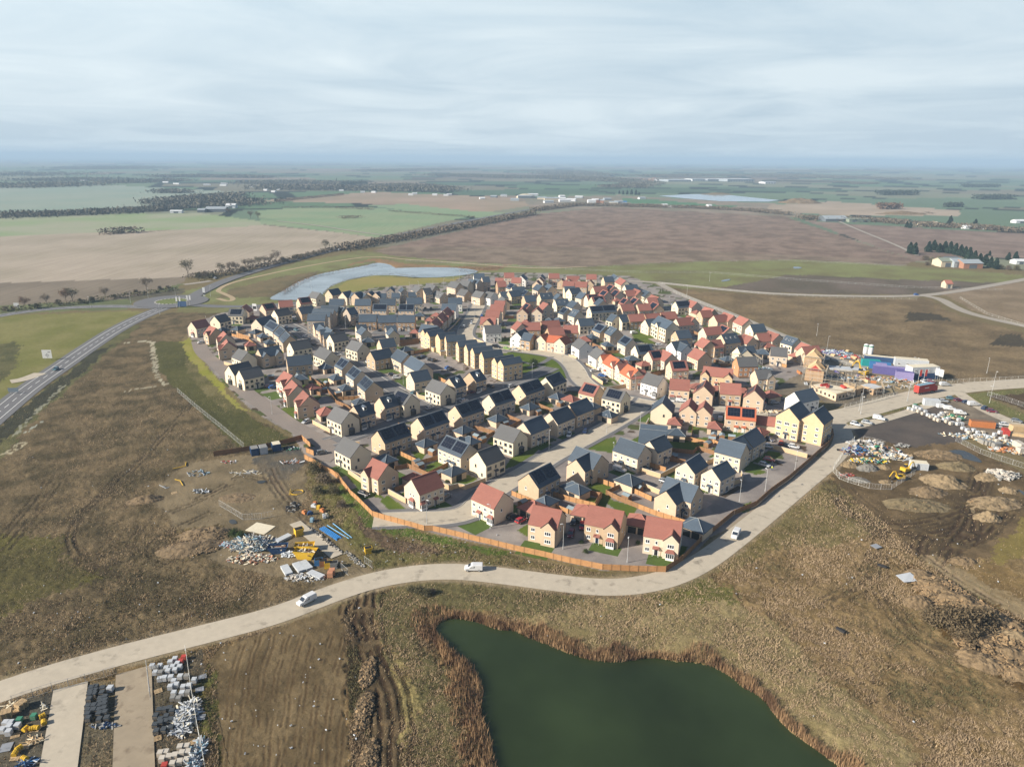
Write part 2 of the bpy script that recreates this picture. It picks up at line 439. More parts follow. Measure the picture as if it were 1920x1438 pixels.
# bare earth yard
zone([(300, 905), (360, 868), (470, 850), (570, 836), (578, 900), (560, 960), (640, 1040), (700, 1075), (640, 1095), (600, 1100), (500, 1075), (390, 1055), (350, 1000), (290, 940)], (138, 121, 98), (114, 100, 80), 6, 0.26, 3)
zone([(470, 858), (560, 838), (580, 868), (540, 900), (480, 880)], (92, 88, 84), (112, 100, 86), 5, 0.3, 3)
zone([(300, 1000), (410, 985), (420, 1020), (330, 1050)], (112, 96, 66), (88, 76, 54), 4, 0.8, 3)
# bank below the orange fence
zone([(575, 880), (604, 888), (640, 912), (700, 980), (780, 1000), (960, 1040), (1100, 1070), (1240, 1085), (1300, 1062), (1250, 1085), (1190, 1080), (1040, 1078), (950, 1062), (860, 1052), (760, 1060), (700, 1072), (640, 1010), (580, 930)], (106, 102, 60), (122, 108, 76), 6, 0.7, 2)
zone([(660, 960), (720, 1000), (800, 1020), (820, 1040), (740, 1035), (680, 1000)], (100, 84, 70), (112, 92, 76), 5, 0.7, 3)
zone([(640, 905), (700, 970), (830, 1008), (960, 1036), (960, 1044), (820, 1020), (690, 990), (630, 920)], (96, 112, 52), (88, 100, 48), 6, 0.6, 2)
# foreground
zone([(-400, 1350), (0, 1300), (300, 1235), (520, 1175), (650, 1135), (740, 1100), (1040, 1110), (1200, 1118), (1290, 1090), (1400, 1010), (1560, 880), (1980, 900), (2300, 1500), (2300, 2600), (-600, 2600)], (152, 128, 94), (128, 106, 75), 5, 0.8, 2)
zone([(1290, 1092), (1400, 1012), (1540, 895), (1600, 935), (1680, 960), (1640, 1000), (1500, 1020), (1400, 1060)], (132, 118, 82), (116, 103, 68), 7, 0.7, 5)
zone([(1090, 1122), (1200, 1122), (1330, 1085), (1460, 1180), (1560, 1280), (1700, 1400), (1800, 1600), (1700, 1600), (1480, 1380), (1390, 1280), (1300, 1230), (1100, 1230), (960, 1170), (1000, 1150)], (152, 135, 100), (130, 116, 82), 4, 0.55, 4)
zone([(1200, 1112), (1300, 1080), (1380, 1100), (1360, 1130), (1200, 1130)], (100, 98, 54), (116, 108, 66), 6, 0.6, 5)
zone([(690, 1120), (740, 1102), (860, 1092), (1040, 1110), (1100, 1122), (1000, 1160), (850, 1140), (780, 1180), (790, 1210), (830, 1240), (880, 1290), (880, 1340), (900, 1420), (930, 1500), (930, 2000), (740, 2000), (745, 1400), (750, 1330), (730, 1260), (700, 1180)], (116, 106, 74), (100, 93, 63), 3, 0.5, 2)
zone([(735, 1215), (775, 1260), (785, 1310), (765, 1380), (755, 1450), (755, 1600), (735, 1600), (748, 1400), (752, 1330), (738, 1270)], (164, 146, 100), (150, 134, 92), 3, 0.5, 2)
zone([(380, 1260), (410, 1215), (540, 1170), (640, 1135), (670, 1120), (652, 1160), (650, 1260), (660, 1440), (680, 1900), (340, 1900), (395, 1440)], (126, 107, 81), (100, 84, 62), 5, 0.3, 2, 0.8)
zone([(640, 1150), (665, 1120), (705, 1110), (700, 1180), (735, 1260), (752, 1330), (748, 1440), (750, 1900), (680, 1900), (660, 1440), (650, 1280)], (112, 94, 72), (86, 72, 55), 3, 0.28, 1)
zone([(645, 1150), (668, 1200), (690, 1330), (700, 1440), (700, 1900), (665, 1900), (655, 1350)], (58, 50, 40), (84, 70, 54), 3, 0.7, 1.5)
zone([(-300, 1460), (-100, 1340), (0, 1322), (110, 1290), (100, 1360), (80, 1440), (40, 1700), (-300, 1700)], (86, 82, 76), (102, 94, 82), 4, 0.3, 1)
zone([(158, 1285), (225, 1268), (220, 1440), (230, 1700), (130, 1700), (145, 1440)], (108, 98, 82), (128, 112, 86), 4, 0.4, 1)
zone([(280, 1260), (380, 1215), (385, 1300), (392, 1440), (400, 1700), (290, 1700), (282, 1440)], (108, 96, 80), (90, 82, 70), 4, 0.4, 1)
zone([(365, 1300), (390, 1240), (405, 1260), (410, 1440), (410, 1700), (388, 1700), (380, 1440)], (92, 94, 52), (110, 96, 60), 4, 0.7, 1)
# the right hand yards
zone([(1395, 700), (1480, 668), (1545, 650), (1620, 668), (1760, 700), (1770, 725), (1700, 738), (1600, 766), (1530, 750), (1440, 745)], (140, 126, 110), (112, 102, 92), 6, 0.3, 3)
zone([(1610, 695), (1760, 720), (1700, 735), (1620, 735)], (164, 146, 118), (140, 124, 100), 7, 0.25, 3)
zone([(1580, 800), (1700, 768), (1800, 750), (1900, 790), (1980, 820), (1980, 880), (1900, 850), (1830, 805), (1800, 830), (1720, 840), (1600, 835)], (84, 79, 76), (98, 90, 84), 8, 0.15, 2)
zone([(1790, 745), (1860, 770), (1960, 805), (1980, 860), (1880, 835), (1760, 775)], (140, 126, 112), (118, 106, 96), 5, 0.2, 3)
zone([(1545, 870), (1600, 815), (1700, 838), (1800, 830), (1930, 890), (1980, 940), (1980, 1000), (1900, 1040), (1740, 1060), (1660, 980), (1560, 900)], (122, 102, 78), (94, 78, 58), 5, 0.28, 3)
zone([(1700, 940), (1860, 890), (1920, 935), (1850, 1030), (1760, 1050), (1690, 990)], (86, 72, 56), (106, 89, 66), 3, 0.28, 4)
zone([(1880, 1000), (1980, 930), (1980, 1010), (1880, 1060), (1850, 1060)], (138, 122, 72), (128, 112, 68), 8, 0.3, 3)
zone([(1800, 1080), (1860, 1050), (1980, 1110), (1980, 1180), (1880, 1130)], (138, 114, 78), (118, 96, 66), 6, 0.4, 3)
zone([(1720, 1040), (1760, 1040), (1980, 1160), (1980, 1200), (1860, 1140)], (150, 130, 102), (134, 114, 86), 4, 0.3, 3)
zone([(1700, 1050), (1860, 1130), (1980, 1190), (1980, 1340), (1840, 1260), (1760, 1180)], (118, 92, 58), (84, 66, 44), 3, 0.8, 3)
zone([(1560, 780), (1640, 778), (1760, 742), (1770, 748), (1680, 772), (1580, 798)], (112, 108, 68), (100, 96, 60), 6, 0.5, 1)
zone([(1800, 740), (1980, 722), (1980, 735), (1850, 745), (1930, 780), (1980, 800), (1900, 785)], (118, 116, 74), (104, 100, 66), 6, 0.5, 1)
zone([(1850, 742), (1980, 733), (1980, 790)], (86, 72, 58), (92, 76, 62), 8, 0.3, 1)

VILLAGE = [(352, 628), (352, 612), (400, 592), (440, 578), (600, 560), (700, 540), (850, 528), (880, 512), (1000, 512), (1180, 518), (1230, 535), (1320, 572), (1420, 620), (1510, 655),
           (1535, 680), (1500, 700), (1440, 735), (1530, 750), (1560, 785), (1565, 815), (1520, 882), (1480, 917), (1400, 975), (1330, 1008), (1290, 1052), (1247, 1070), (1130, 1069), (960, 1031),
           (830, 1004), (700, 966), (655, 915), (604, 878), (571, 852), (545, 812), (470, 768), (400, 700), (372, 660)]
VILL_W = PP(VILLAGE)
LAWNS = [[(932, 665), (985, 655), (1030, 664), (1066, 688), (1064, 708), (1040, 712), (1000, 724), (960, 726), (938, 700)], [(872, 967), (886, 960), (900, 973), (892, 980)], [(970, 994), (990, 982), (990, 1007), (979, 1000)], [(714, 938), (727, 928), (764, 955), (754, 960), (727, 955)], [(1123, 1029), (1142, 1024), (1145, 1032), (1124, 1036)], [(1230, 1052), (1240, 1045), (1260, 1052), (1232, 1058)], [(842, 905), (875, 890), (897, 898), (873, 907)], [(1122, 935), (1195, 953), (1175, 987), (1152, 947)], [(985, 660), (1010, 663), (1045, 672), (1062, 685), (1066, 700), (1050, 706), (1020, 695), (990, 712), (965, 712), (945, 690), (942, 665)],
         [(640, 880), (690, 905), (720, 935), (690, 930), (660, 905)], [(715, 930), (760, 955), (740, 962), (714, 942)],
         [(1115, 828), (1155, 818), (1155, 850), (1120, 845), (1096, 840)], [(1175, 830), (1230, 800), (1240, 822), (1180, 850)], [(1250, 825), (1330, 835), (1310, 845), (1256, 838)],
         [(1090, 900), (1145, 905), (1145, 940), (1118, 930)], [(1120, 930), (1195, 950), (1175, 990), (1160, 960)], [(985, 925), (1010, 945), (965, 965)],
         [(1015, 800), (1050, 795), (1000, 850), (970, 840)], [(970, 838), (1010, 842), (990, 865), (945, 880)], [(1098, 716), (1125, 720), (1120, 735), (1100, 730)],
         [(745, 850), (780, 865), (765, 880), (742, 865)], [(770, 845), (800, 850), (785, 870)], [(800, 872), (830, 860), (850, 850), (840, 880), (800, 885)],
         [(840, 900), (880, 890), (895, 905), (850, 912)], [(920, 820), (945, 810), (930, 840), (912, 830)], [(1090, 930), (1140, 935), (1135, 955), (1095, 950)],
         [(560, 720), (600, 715), (610, 730), (575, 745)], [(590, 770), (640, 765), (655, 780), (610, 785)], [(520, 770), (560, 750), (570, 780), (540, 790)],
         [(1440, 845), (1465, 848), (1460, 856), (1440, 852)], [(1400, 875), (1440, 885), (1420, 890), (1395, 885)], [(1265, 822), (1330, 820), (1310, 850), (1255, 842)],
         [(1290, 790), (1310, 790), (1310, 815), (1290, 810)], [(1410, 840), (1420, 850), (1390, 860), (1385, 850)], [(1395, 945), (1410, 940), (1405, 960), (1390, 960)],
         [(1285, 900), (1330, 905), (1320, 915), (1285, 910)], [(745, 690), (790, 690), (775, 700), (740, 700)], [(700, 650), (740, 640), (750, 655), (710, 660)],
         [(910, 640), (960, 632), (950, 646), (910, 650)], [(1180, 615), (1240, 620), (1225, 645), (1190, 640)], [(1260, 1020), (1290, 1025), (1275, 1050), (1245, 1048)], [(1100, 712), (1130, 715), (1135, 722), (1105, 725)]]

# ------------------------------------------------------------------ ground sheet: rings and spokes that get finer towards the estate
def ground_height(x, y, fine=True):
    z = np.zeros(x.shape)
    for W, dep, lev, bank in ((POND_W, 1.6, WL, 7.0), (LAKE_W, 0.9, -0.5, 6.0)):
        xs, ys = [p[0] for p in W], [p[1] for p in W]
        bb = (x > min(xs) - bank) & (x < max(xs) + bank) & (y > min(ys) - bank) & (y < max(ys) + bank)
        if not bb.any(): continue
        xx, yy = x[bb], y[bb]
        ins = inpoly(xx, yy, W); d = distpoly(xx, yy, W)
        t = np.clip(d / bank, 0, 1); t = t * t * (3 - 2 * t)
        zz = np.where(ins, lev - np.minimum(d * 0.4, dep) - 0.02, lev * (1 - t) + 0.02 * t)
        z[bb] = zz
    return z
def build_ground():
    dep = np.concatenate([np.radians(np.linspace(58, 47, 20)), np.radians(np.linspace(47, 46.9, 2)), np.arange(math.radians(46.8), math.radians(0.30), -0.00142), np.radians(np.array([0.27, 0.23, 0.19, 0.15, 0.11, 0.085]))])
    dep = np.unique(dep)[::-1]
    rad = CAM_H / np.tan(dep)
    az = np.concatenate([np.radians(np.linspace(-180, -52, 40)), np.arange(math.radians(-51.5), math.radians(51.5), 0.0017), np.radians(np.linspace(52, 180, 40))])
    nr, na = len(rad), len(az)
    A, Rr = np.meshgrid(az, rad)
    x, y = (Rr * np.sin(A)).ravel(), (Rr * np.cos(A)).ravel()
    n = x.size
    dist = np.hypot(x, y)
    col = np.zeros((n, 3)); rough = np.full(n, 0.12); stripe = np.zeros(n); inside_v = np.zeros(n, bool)
    # far farmland: a patchwork of fields
    ang = 0.35
    u, v = x * math.cos(ang) + y * math.sin(ang), -x * math.sin(ang) + y * math.cos(ang)
    u = u + 160 * (fbm(x / 900, y / 900, 2) - 0.5); v = v + 160 * (fbm(x / 900 + 50, y / 900, 2) - 0.5)
    cu = 520.0 * (1 + (dist > 6000) * 1.2); row = np.floor(v / (cu * 0.8)); cell = np.floor(u / cu + row * 0.37)
    h = np.abs(np.sin(cell * 12.9898 + row * 78.233) * 43758.5453) % 1
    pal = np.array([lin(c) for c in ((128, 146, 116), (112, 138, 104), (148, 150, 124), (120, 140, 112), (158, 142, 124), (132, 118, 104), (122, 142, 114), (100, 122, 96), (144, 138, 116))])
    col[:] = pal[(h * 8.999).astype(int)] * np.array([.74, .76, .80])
    edge = np.minimum(np.abs(u / cu + row * 0.37 - np.round(u / cu + row * 0.37)) * cu, np.abs(v / (cu * .8) - np.round(v / (cu * .8))) * cu * .8)
    hh = np.abs(np.sin(cell * 3.1 + row * 7.7) * 917.3) % 1
    col[(edge < 16 + dist * 0.005) & (hh > 0.25)] = lin((44, 52, 46))
    nb = dist < 900; col[nb] = lin((122, 108, 80)); rough[nb] = 0.4
    col *= (0.92 + 0.16 * fbm(x / 130, y / 130, 3))[:, None]
    for poly, a, b, s, rg, rag, st in Z:
        W = PP(poly)
        xs, ys = [p[0] for p in W], [p[1] for p in W]
        bb = np.where((x > min(xs) - rag) & (x < max(xs) + rag) & (y > min(ys) - rag) & (y < max(ys) + rag))[0]
        if bb.size == 0: continue
        xx, yy = x[bb], y[bb]
        wx = xx + rag * 2.0 * (fbm(xx / (rag * 3), yy / (rag * 3), 3) - 0.5) + rag * 0.7 * (vnoise(xx * 1.7, yy * 1.7) - 0.5)
        wy = yy + rag * 2.0 * (fbm(xx / (rag * 3) + 31, yy / (rag * 3), 3) - 0.5) + rag * 0.7 * (vnoise(xx * 1.7 + 9, yy * 1.7) - 0.5)
        k = inpoly(wx, wy, W); bb = bb[k]
        if bb.size == 0: continue
        xx, yy = x[bb], y[bb]
        t = np.clip((fbm(xx / s, yy / s, 5) - 0.5) * 2.6 + 0.5, 0, 1)[:, None]
        col[bb] = np.array(lin(a)) * (1 - t) + np.array(lin(b)) * t
        rough[bb] = rg; stripe[bb] = st
    # the estate: block paving, planting and lawns
    m = inpoly(x, y, VILL_W)
    if m.any():
        xx, yy = x[m], y[m]
        t = np.clip((fbm(xx / 5, yy / 5, 3) - 0.5) * 3 + 0.5, 0, 1)[:, None]
        col[m] = np.array(lin((156, 149, 143))) * (1 - t) + np.array(lin((134, 128, 125))) * t
        farv = np.hypot(xx, yy) > 255; g = (fbm(xx / 7 + 40, yy / 7, 2) > 0.64) & farv
        cm = col[m]; cm[g] = lin((84, 92, 56)); 
        g2 = (fbm(xx / 4 + 80, yy / 4, 2) > 0.74) & farv; cm[g2] = lin((84, 72, 60)); col[m] = cm
        rough[m] = 0.05; stripe[m] = 0; inside_v = m
    for L in LAWNS:
        W = PP(L); k = inpoly(x, y, W)
        if k.any():
            t = fbm(x[k] / 4, y[k] / 4, 3)[:, None]
            col[k] = np.array(lin((78, 100, 40))) * (1 - t) + np.array(lin((102, 112, 52))) * t
            rough[k] = 0.15
    # pond margins: dark wet mud
    z = ground_height(x, y)
    # wheel ruts over the rough ground
    def ruts(pts, cols, half=0.9, w=0.34, n=1, gap=2.6, dp=0.10):
        c = smooth_line(PP(pts), 2)
        for j in range(n):
            cc = offset_line(c, (j - (n - 1) / 2) * gap)
            for sgn in (-1, 1):
                l = offset_line(cc, sgn * half)
                xs, ys = [p[0] for p in l], [p[1] for p in l]
                bb = np.where((x > min(xs) - 2) & (x < max(xs) + 2) & (y > min(ys) - 2) & (y < max(ys) + 2))[0]
                if bb.size == 0: continue
                d = distpoly(x[bb] + 0.5 * (vnoise(x[bb] / 3, y[bb] / 3) - 0.5), y[bb], l, closed=False)
                kk = bb[(d < w + 0.15) & (fbm(x[bb] / 4, y[bb] / 4, 3) > 0.36)]; mixk = (0.35 + 0.6 * vnoise(x[kk] * .5, y[kk] * .5))[:, None]; col[kk] = col[kk] * (1 - mixk) + np.array(lin(cols)) * mixk
                z[kk] -= dp; rough[kk] *= 0.6
    D1, D2 = (74, 63, 50), (150, 132, 106)
    for a in ([(360, 755), (230, 905), (150, 960), (128, 1005), (150, 1060), (240, 1090)], [(240, 880), (165, 950), (130, 1000), (140, 1040), (200, 1075), (330, 1090)],
              [(90, 900), (40, 965), (0, 1010), (-60, 1040)], [(110, 905), (50, 985), (10, 1030)], [(395, 960), (330, 990), (280, 1020), (285, 1045), (340, 1060)],
              [(450, 905), (400, 925), (360, 945), (320, 960)], [(520, 905), (450, 890), (410, 915), (370, 935)], [(270, 985), (240, 1020), (260, 1040)]):
        ruts(a, D1, n=1)
    ruts([(505, 880), (520, 910), (560, 960), (585, 985)], (96, 84, 70), n=3, gap=1.6)
    ruts([(690, 1108), (680, 1150), (690, 1220), (725, 1290), (735, 1350), (728, 1440), (730, 1700)], (58, 46, 34), n=4, gap=2.1)
    ruts([(660, 1125), (648, 1150), (672, 1180), (700, 1250)], (70, 56, 42), n=2, gap=2.0)
    for xo in range(0, 9):
        xx0 = 420 + xo * 27
        ruts([(xx0 + 40, 1190), (xx0 + 18, 1260), (xx0 + 6, 1350), (xx0 - 6, 1470), (xx0 - 20, 1700)], (92, 74, 54), half=0.5, w=0.12, dp=0.05)
    for a in ([(1580, 960), (1660, 1000), (1720, 1040), (1800, 1100), (1920, 1170)], [(1860, 930), (1850, 990), (1790, 1030), (1700, 1030), (1620, 990)],
              [(1850, 900), (1830, 960), (1800, 1000), (1780, 1030)], [(1660, 1000), (1640, 1080), (1680, 1150), (1720, 1200), (1820, 1240)], [(1650, 1030), (1625, 1090), (1560, 1130), (1460, 1160)],
              [(1550, 900), (1600, 960), (1680, 1010)], [(1570, 900), (1620, 950), (1700, 1000)]):
        ruts(a, (84, 70, 54), n=2, gap=2.8)
    for a in ([(1850, 880), (1828, 940), (1810, 985), (1790, 1010)], [(1838, 880), (1822, 930), (1830, 990), (1818, 1010)], [(1560, 925), (1600, 965), (1680, 985), (1760, 975), (1820, 950)], [(1555, 915), (1590, 955), (1660, 998), (1750, 1005), (1840, 1000)],
              [(1720, 1040), (1735, 1000), (1800, 985)], [(1770, 1060), (1790, 1020), (1850, 1005), (1890, 960)]):
        ruts(a, (70, 58, 46), n=2, gap=2.2, dp=0.14)
    ruts([(1740, 1040), (1800, 1085), (1860, 1120), (1960, 1170)], D2, n=2, gap=2.2)
    # bare pale scrapes
    for pts, c, w in (([(230, 643), (262, 640), (290, 642)], (190, 180, 160), 1.2), ([(285, 645), (290, 680), (295, 705), (310, 722)], (176, 166, 146), 1.4), ([(225, 738), (250, 730), (290, 725)], (176, 166, 146), 1.0),
                      ([(15, 850), (30, 840), (42, 832)], (180, 168, 144), 1.6), ([(30, 815), (70, 770), (120, 722)], (150, 146, 130), 0.8), ([(80, 790), (50, 810)], (170, 170, 160), 0.8)):
        l = smooth_line(PP(pts), 2)
        xs, ys = [p[0] for p in l], [p[1] for p in l]
        bb = np.where((x > min(xs) - 6) & (x < max(xs) + 6) & (y > min(ys) - 6) & (y < max(ys) + 6))[0]
        d = distpoly(x[bb] + 3 * (fbm(x[bb] / 2, y[bb] / 2, 3) - 0.5), y[bb] + 3 * (fbm(x[bb] / 2 + 7, y[bb] / 2, 3) - 0.5), l, closed=False)
        kk = bb[(d < w) & (fbm(x[bb] / 1.2, y[bb] / 1.2, 2) > 0.42)]; col[kk] = lin(c)
    nearm = (dist < 900) & (rough > 0.15) & (rough < 0.85)
    col[nearm] *= np.array([0.97, 1.02, 0.98])
    # pale dust spilling over the edges of the haul road
    hc = ROAD_GEO[0][1]; bb = np.where((dist < 330) & (np.abs(x) < 330) & (y > 0))[0]
    d = distpoly(x[bb], y[bb], hc, closed=False) + 2.6 * (fbm(x[bb] / 2.5, y[bb] / 2.5, 4) - 0.5)
    t = np.clip((5.6 - d) / 1.6, 0, 1) * 0.75; t = t[:, None]
    col[bb] = col[bb] * (1 - t) + np.array(lin((158, 143, 118))) * t
    # surface relief, kept off the roads and the estate
    amp = np.clip(rough - 0.1, 0, 1) * np.clip(1.3 - dist / 700, 0, 1)
    for nme, c, o, w, mm, kb in ROAD_GEO:
        xs, ys = [p[0] for p in o], [p[1] for p in o]
        bb = np.where((x > min(xs) - 3) & (x < max(xs) + 3) & (y > min(ys) - 3) & (y < max(ys) + 3))[0]
        if bb.size == 0: continue
        d = distpoly(x[bb], y[bb], c, closed=False)
        ww = w / 2 + 0.8 + dist[bb] * 0.004
        kk = bb[d < ww]; amp[kk] = 0
        kk = bb[d < w / 2 + 1.0]; z[kk] = np.minimum(z[kk], -0.05) if nme not in ("foot_path",) else z[kk]
    amp[inside_v] = 0
    z += amp * (0.7 * (fbm(x / 2.2, y / 2.2, 4) - 0.5) + 0.75 * (vnoise(x * 1.0, y * 1.0) - 0.5) + 1.0 * (fbm(x / 14, y / 14, 2) - 0.5))
    idx = np.arange(nr * na).reshape(nr, na)
    a, b, c, d = idx[:-1, :-1].ravel(), idx[:-1, 1:].ravel(), idx[1:, 1:].ravel(), idx[1:, :-1].ravel()
    faces = np.stack([a, b, c, d], 1)
    me = np_mesh("ground", np.stack([x, y, z], 1), faces, [ground_mat()], smooth=True)
    at = me.attributes.new("soil", 'FLOAT_COLOR', 'POINT')
    at.data.foreach_set("color", np.concatenate([col, np.ones((n, 1))], 1).astype(np.float32).ravel())
    at = me.attributes.new("growth", 'FLOAT', 'POINT'); at.data.foreach_set("value", rough.astype(np.float32))
    at = me.attributes.new("rows", 'FLOAT', 'POINT'); at.data.foreach_set("value", stripe.astype(np.float32))
    o = ob("ground", me); o['kind'] = 'structure'
    return o
ALB = 0.88      # sunlit sRGB look -> base colour
def ground_mat():
    m = bpy.data.materials.new("soil_and_grass"); m.use_nodes = True
    N, L = m.node_tree.nodes, m.node_tree.links
    b = N["Principled BSDF"]; b.inputs["Roughness"].default_value = 0.95; b.inputs["Specular IOR Level"].default_value = 0.05
    def attr(n):
        a = N.new("ShaderNodeAttribute"); a.attribute_name = n; return a
    def ma(op, a, c, clamp=False):
        n = N.new("ShaderNodeMath"); n.operation = op; n.use_clamp = clamp
        for i, v in enumerate((a, c)):
            if isinstance(v, (int, float)): n.inputs[i].default_value = v
            else: L.new(v, n.inputs[i])
        return n.outputs[0]
    geo = N.new("ShaderNodeNewGeometry")
    def noise(sc, det, rg=0.65, vec=None, dist=0.0):
        n = N.new("ShaderNodeTexNoise"); n.inputs["Scale"].default_value = sc
        n.inputs["Detail"].default_value = det; n.inputs["Roughness"].default_value = rg; n.inputs["Distortion"].default_value = dist
        L.new(vec or geo.outputs["Position"], n.inputs["Vector"]); return n.outputs["Fac"]
    g = attr("growth").outputs["Fac"]
    fine, mid = noise(1.7, 6, 0.8), noise(0.36, 6, 0.75, dist=1.0)
    v = ma('ADD', 1.0, ma('MULTIPLY', ma('SUBTRACT', fine, 0.5), ma('ADD', 0.35, ma('MULTIPLY', g, 1.7))))
    v = ma('MULTIPLY', v, ma('ADD', 1.0, ma('MULTIPLY', ma('SUBTRACT', mid, 0.5), ma('ADD', 0.30, ma('MULTIPLY', g, 1.5)))))
    mp = N.new("ShaderNodeMapping"); mp.inputs["Rotation"].default_value = (0, 0, 0.62); mp.inputs["Scale"].default_value = (0.34, 0.012, 1)
    L.new(geo.outputs["Position"], mp.inputs["Vector"])
    rows = noise(1.0, 3, 0.5, mp.outputs[0])
    v = ma('MULTIPLY', v, ma('ADD', 1.0, ma('MULTIPLY', ma('SUBTRACT', rows, 0.5), ma('MULTIPLY', attr("rows").outputs["Fac"], 0.55))))
    sc = N.new("ShaderNodeVectorMath"); sc.operation = 'SCALE'
    L.new(attr("soil").outputs["Color"], sc.inputs[0]); L.new(ma('MULTIPLY', v, ALB), sc.inputs["Scale"])
    L.new(sc.outputs[0], b.inputs["Base Color"])
    bp = N.new("ShaderNodeBump"); bp.inputs["Strength"].default_value = 1.0
    L.new(ma('MULTIPLY', g, 0.55), bp.inputs["Distance"])
    L.new(ma('ADD', fine, ma('MULTIPLY', mid, 0.9)), bp.inputs["Height"])
    L.new(bp.outputs[0], b.inputs["Normal"])
    return m
GROUND = build_ground()

# ------------------------------------------------------------------ road surfaces
ROADM = dict(
    concrete=mat("road_concrete", tuple(c * 0.86 for c in lin((192, 182, 164))), 0.9, 0.09, 0.5, 0.06, dark=((0.20, 0.175, 0.14), 0.22, 0.57)),
    concrete_dirty=mat("dirty_concrete", tuple(c * 0.78 for c in lin((170, 156, 134))), 0.9, 0.10, 0.4, 0.08, dark=((0.17, 0.13, 0.09), 0.30, 0.54)),
    asphalt=mat("asphalt", tuple(c * 0.75 for c in lin((122, 122, 124))), 0.88, 0.08, 0.6, 0.05),
    paving=mat("block_paving", tuple(c * 0.75 for c in lin((150, 140, 132))), 0.9, 0.10, 1.2, 0.09),
    track=mat("track_stone", tuple(c * 0.78 for c in lin((172, 164, 152))), 0.95, 0.10, 0.6, 0.07),
    sandpath=mat("sand_path", tuple(c * 0.78 for c in lin((184, 164, 132))), 0.95, 0.10, 0.7, 0.07))
KERB = mat("kerb_stone", (0.46, 0.44, 0.40), 0.85, 0.06)
WHITE_PAINT = mat("white_paint", (0.78, 0.78, 0.76), 0.7, 0.06)
_zr = 0.0
def ribbon(name, pts, w, z, m, kind='structure', thick=0.0):
    l, r = offset_line(pts, w / 2), offset_line(pts, -w / 2)
    v, f = [], []
    for a, b in zip(l, r): v += [(a.x, a.y, z), (b.x, b.y, z)]
    f = [(2 * i, 2 * i + 1, 2 * i + 3, 2 * i + 2) for i in range(len(l) - 1)]
    me = bpy.data.meshes.new(name)
    if thick:
        n = len(v); v = v + [(p[0], p[1], z - thick) for p in v]
        f2 = list(f)
        for i in range(len(l) - 1):
            f2 += [(2 * i, 2 * i + 2, n + 2 * i + 2, n + 2 * i), (2 * i + 1, n + 2 * i + 1, n + 2 * i + 3, 2 * i + 3)]
        f = f2
    me.from_pydata(v, [], f); me.materials.append(m)
    o = ob(name, me); o['kind'] = kind
    return o
for i, (nme, c, o, w, mm, kb) in enumerate(ROAD_GEO):
    far = sum(p.length for p in c) / len(c)
    zz = (0.02 + 0.005 * i) if far < 700 else 0.30 + 0.01 * i
    if nme == "foot_path": zz = 0.10
    ribbon(nme, c, w, zz, ROADM[mm])
    if kb:
        for s in (-1, 1):
            ribbon("kerb", offset_line(c, s * (w / 2 + 0.1)), 0.22, zz + 0.11, KERB, thick=0.16)
            ribbon("pavement", offset_line(c, s * (w / 2 + 1.15)), 1.8, zz + 0.08, ROADM["asphalt"])
def dashes(px, off, w, on, gap, z, solid=False):
    c = offset_line(smooth_line(PP(px), 3), off)
    mb = MB(); acc = 0.0
    for a, b in zip(c[:-1], c[1:]):
        L = (b - a).length; d = (b - a) / max(L, 1e-6); nrm = Vector((-d.y, d.x)) * w / 2
        s = 0.0
        while s < L:
            ph = (acc + s) % (on + gap)
            if solid or ph < on:
                e = L if solid else min(L, s + on - ph)
                p, q = a + d * s, a + d * e
                mb.quad([(p.x - nrm.x, p.y - nrm.y, z), (q.x - nrm.x, q.y - nrm.y, z), (q.x + nrm.x, q.y + nrm.y, z), (p.x + nrm.x, p.y + nrm.y, z)])
                s = e + 1e-4
            else: s += (on + gap) - ph
        acc += L
    o = ob("road_marking", mb.mesh("road_marking", WHITE_PAINT)); o['kind'] = 'structure'
MR = ROADS[12][1]
for off, so in ((0.0, False), (3.4, True), (-3.4, True)):
    dashes(MR, off, 0.28, 5, 4, 0.14, so)
for i in (13, 14):
    for off, so in ((0.0, False), (3.6, True), (-3.6, True)):
        dashes(ROADS[i][1][:9], off, 0.25, 5, 4, 0.36 if i == 14 else 0.16, so)
# roundabout
def disc(name, c, r0, r1, z, m, n=48):
    v, f = [], []
    for k in range(n):
        t = 2 * math.pi * k / n
        v += [(c.x + r0 * math.cos(t), c.y + r0 * math.sin(t), z), (c.x + r1 * math.cos(t), c.y + r1 * math.sin(t), z)]
    for k in range(n):
        k2 = (k + 1) % n; f.append((2 * k, 2 * k + 1, 2 * k2 + 1, 2 * k2))
    me = bpy.data.meshes.new(name); me.from_pydata(v, [], f); me.materials.append(m)
    o = ob(name, me); o['kind'] = 'structure'; return o
disc("roundabout_road", ROUND_C, 11.0, 26.0, 0.40, ROADM["asphalt"])
disc("roundabout_island", ROUND_C, 0.2, 11.2, 0.46, mat("verge_grass", tuple(c * 0.8 for c in lin((112, 122, 66))), 0.95, 0.15, 0.8, 0.1))
mb = MB()
for k in range(26):
    a = 2 * math.pi * k / 26
    M = Matrix.Translation(ROUND_C) @ Matrix.Rotation(a, 4, 'Z')
    mb.box(10.9, 12.0, -0.75, 0.75, 0.40, 0.62, 0, M)
o = ob("roundabout_kerb", mb.mesh("roundabout_kerb", KERB)); o['kind'] = 'structure'

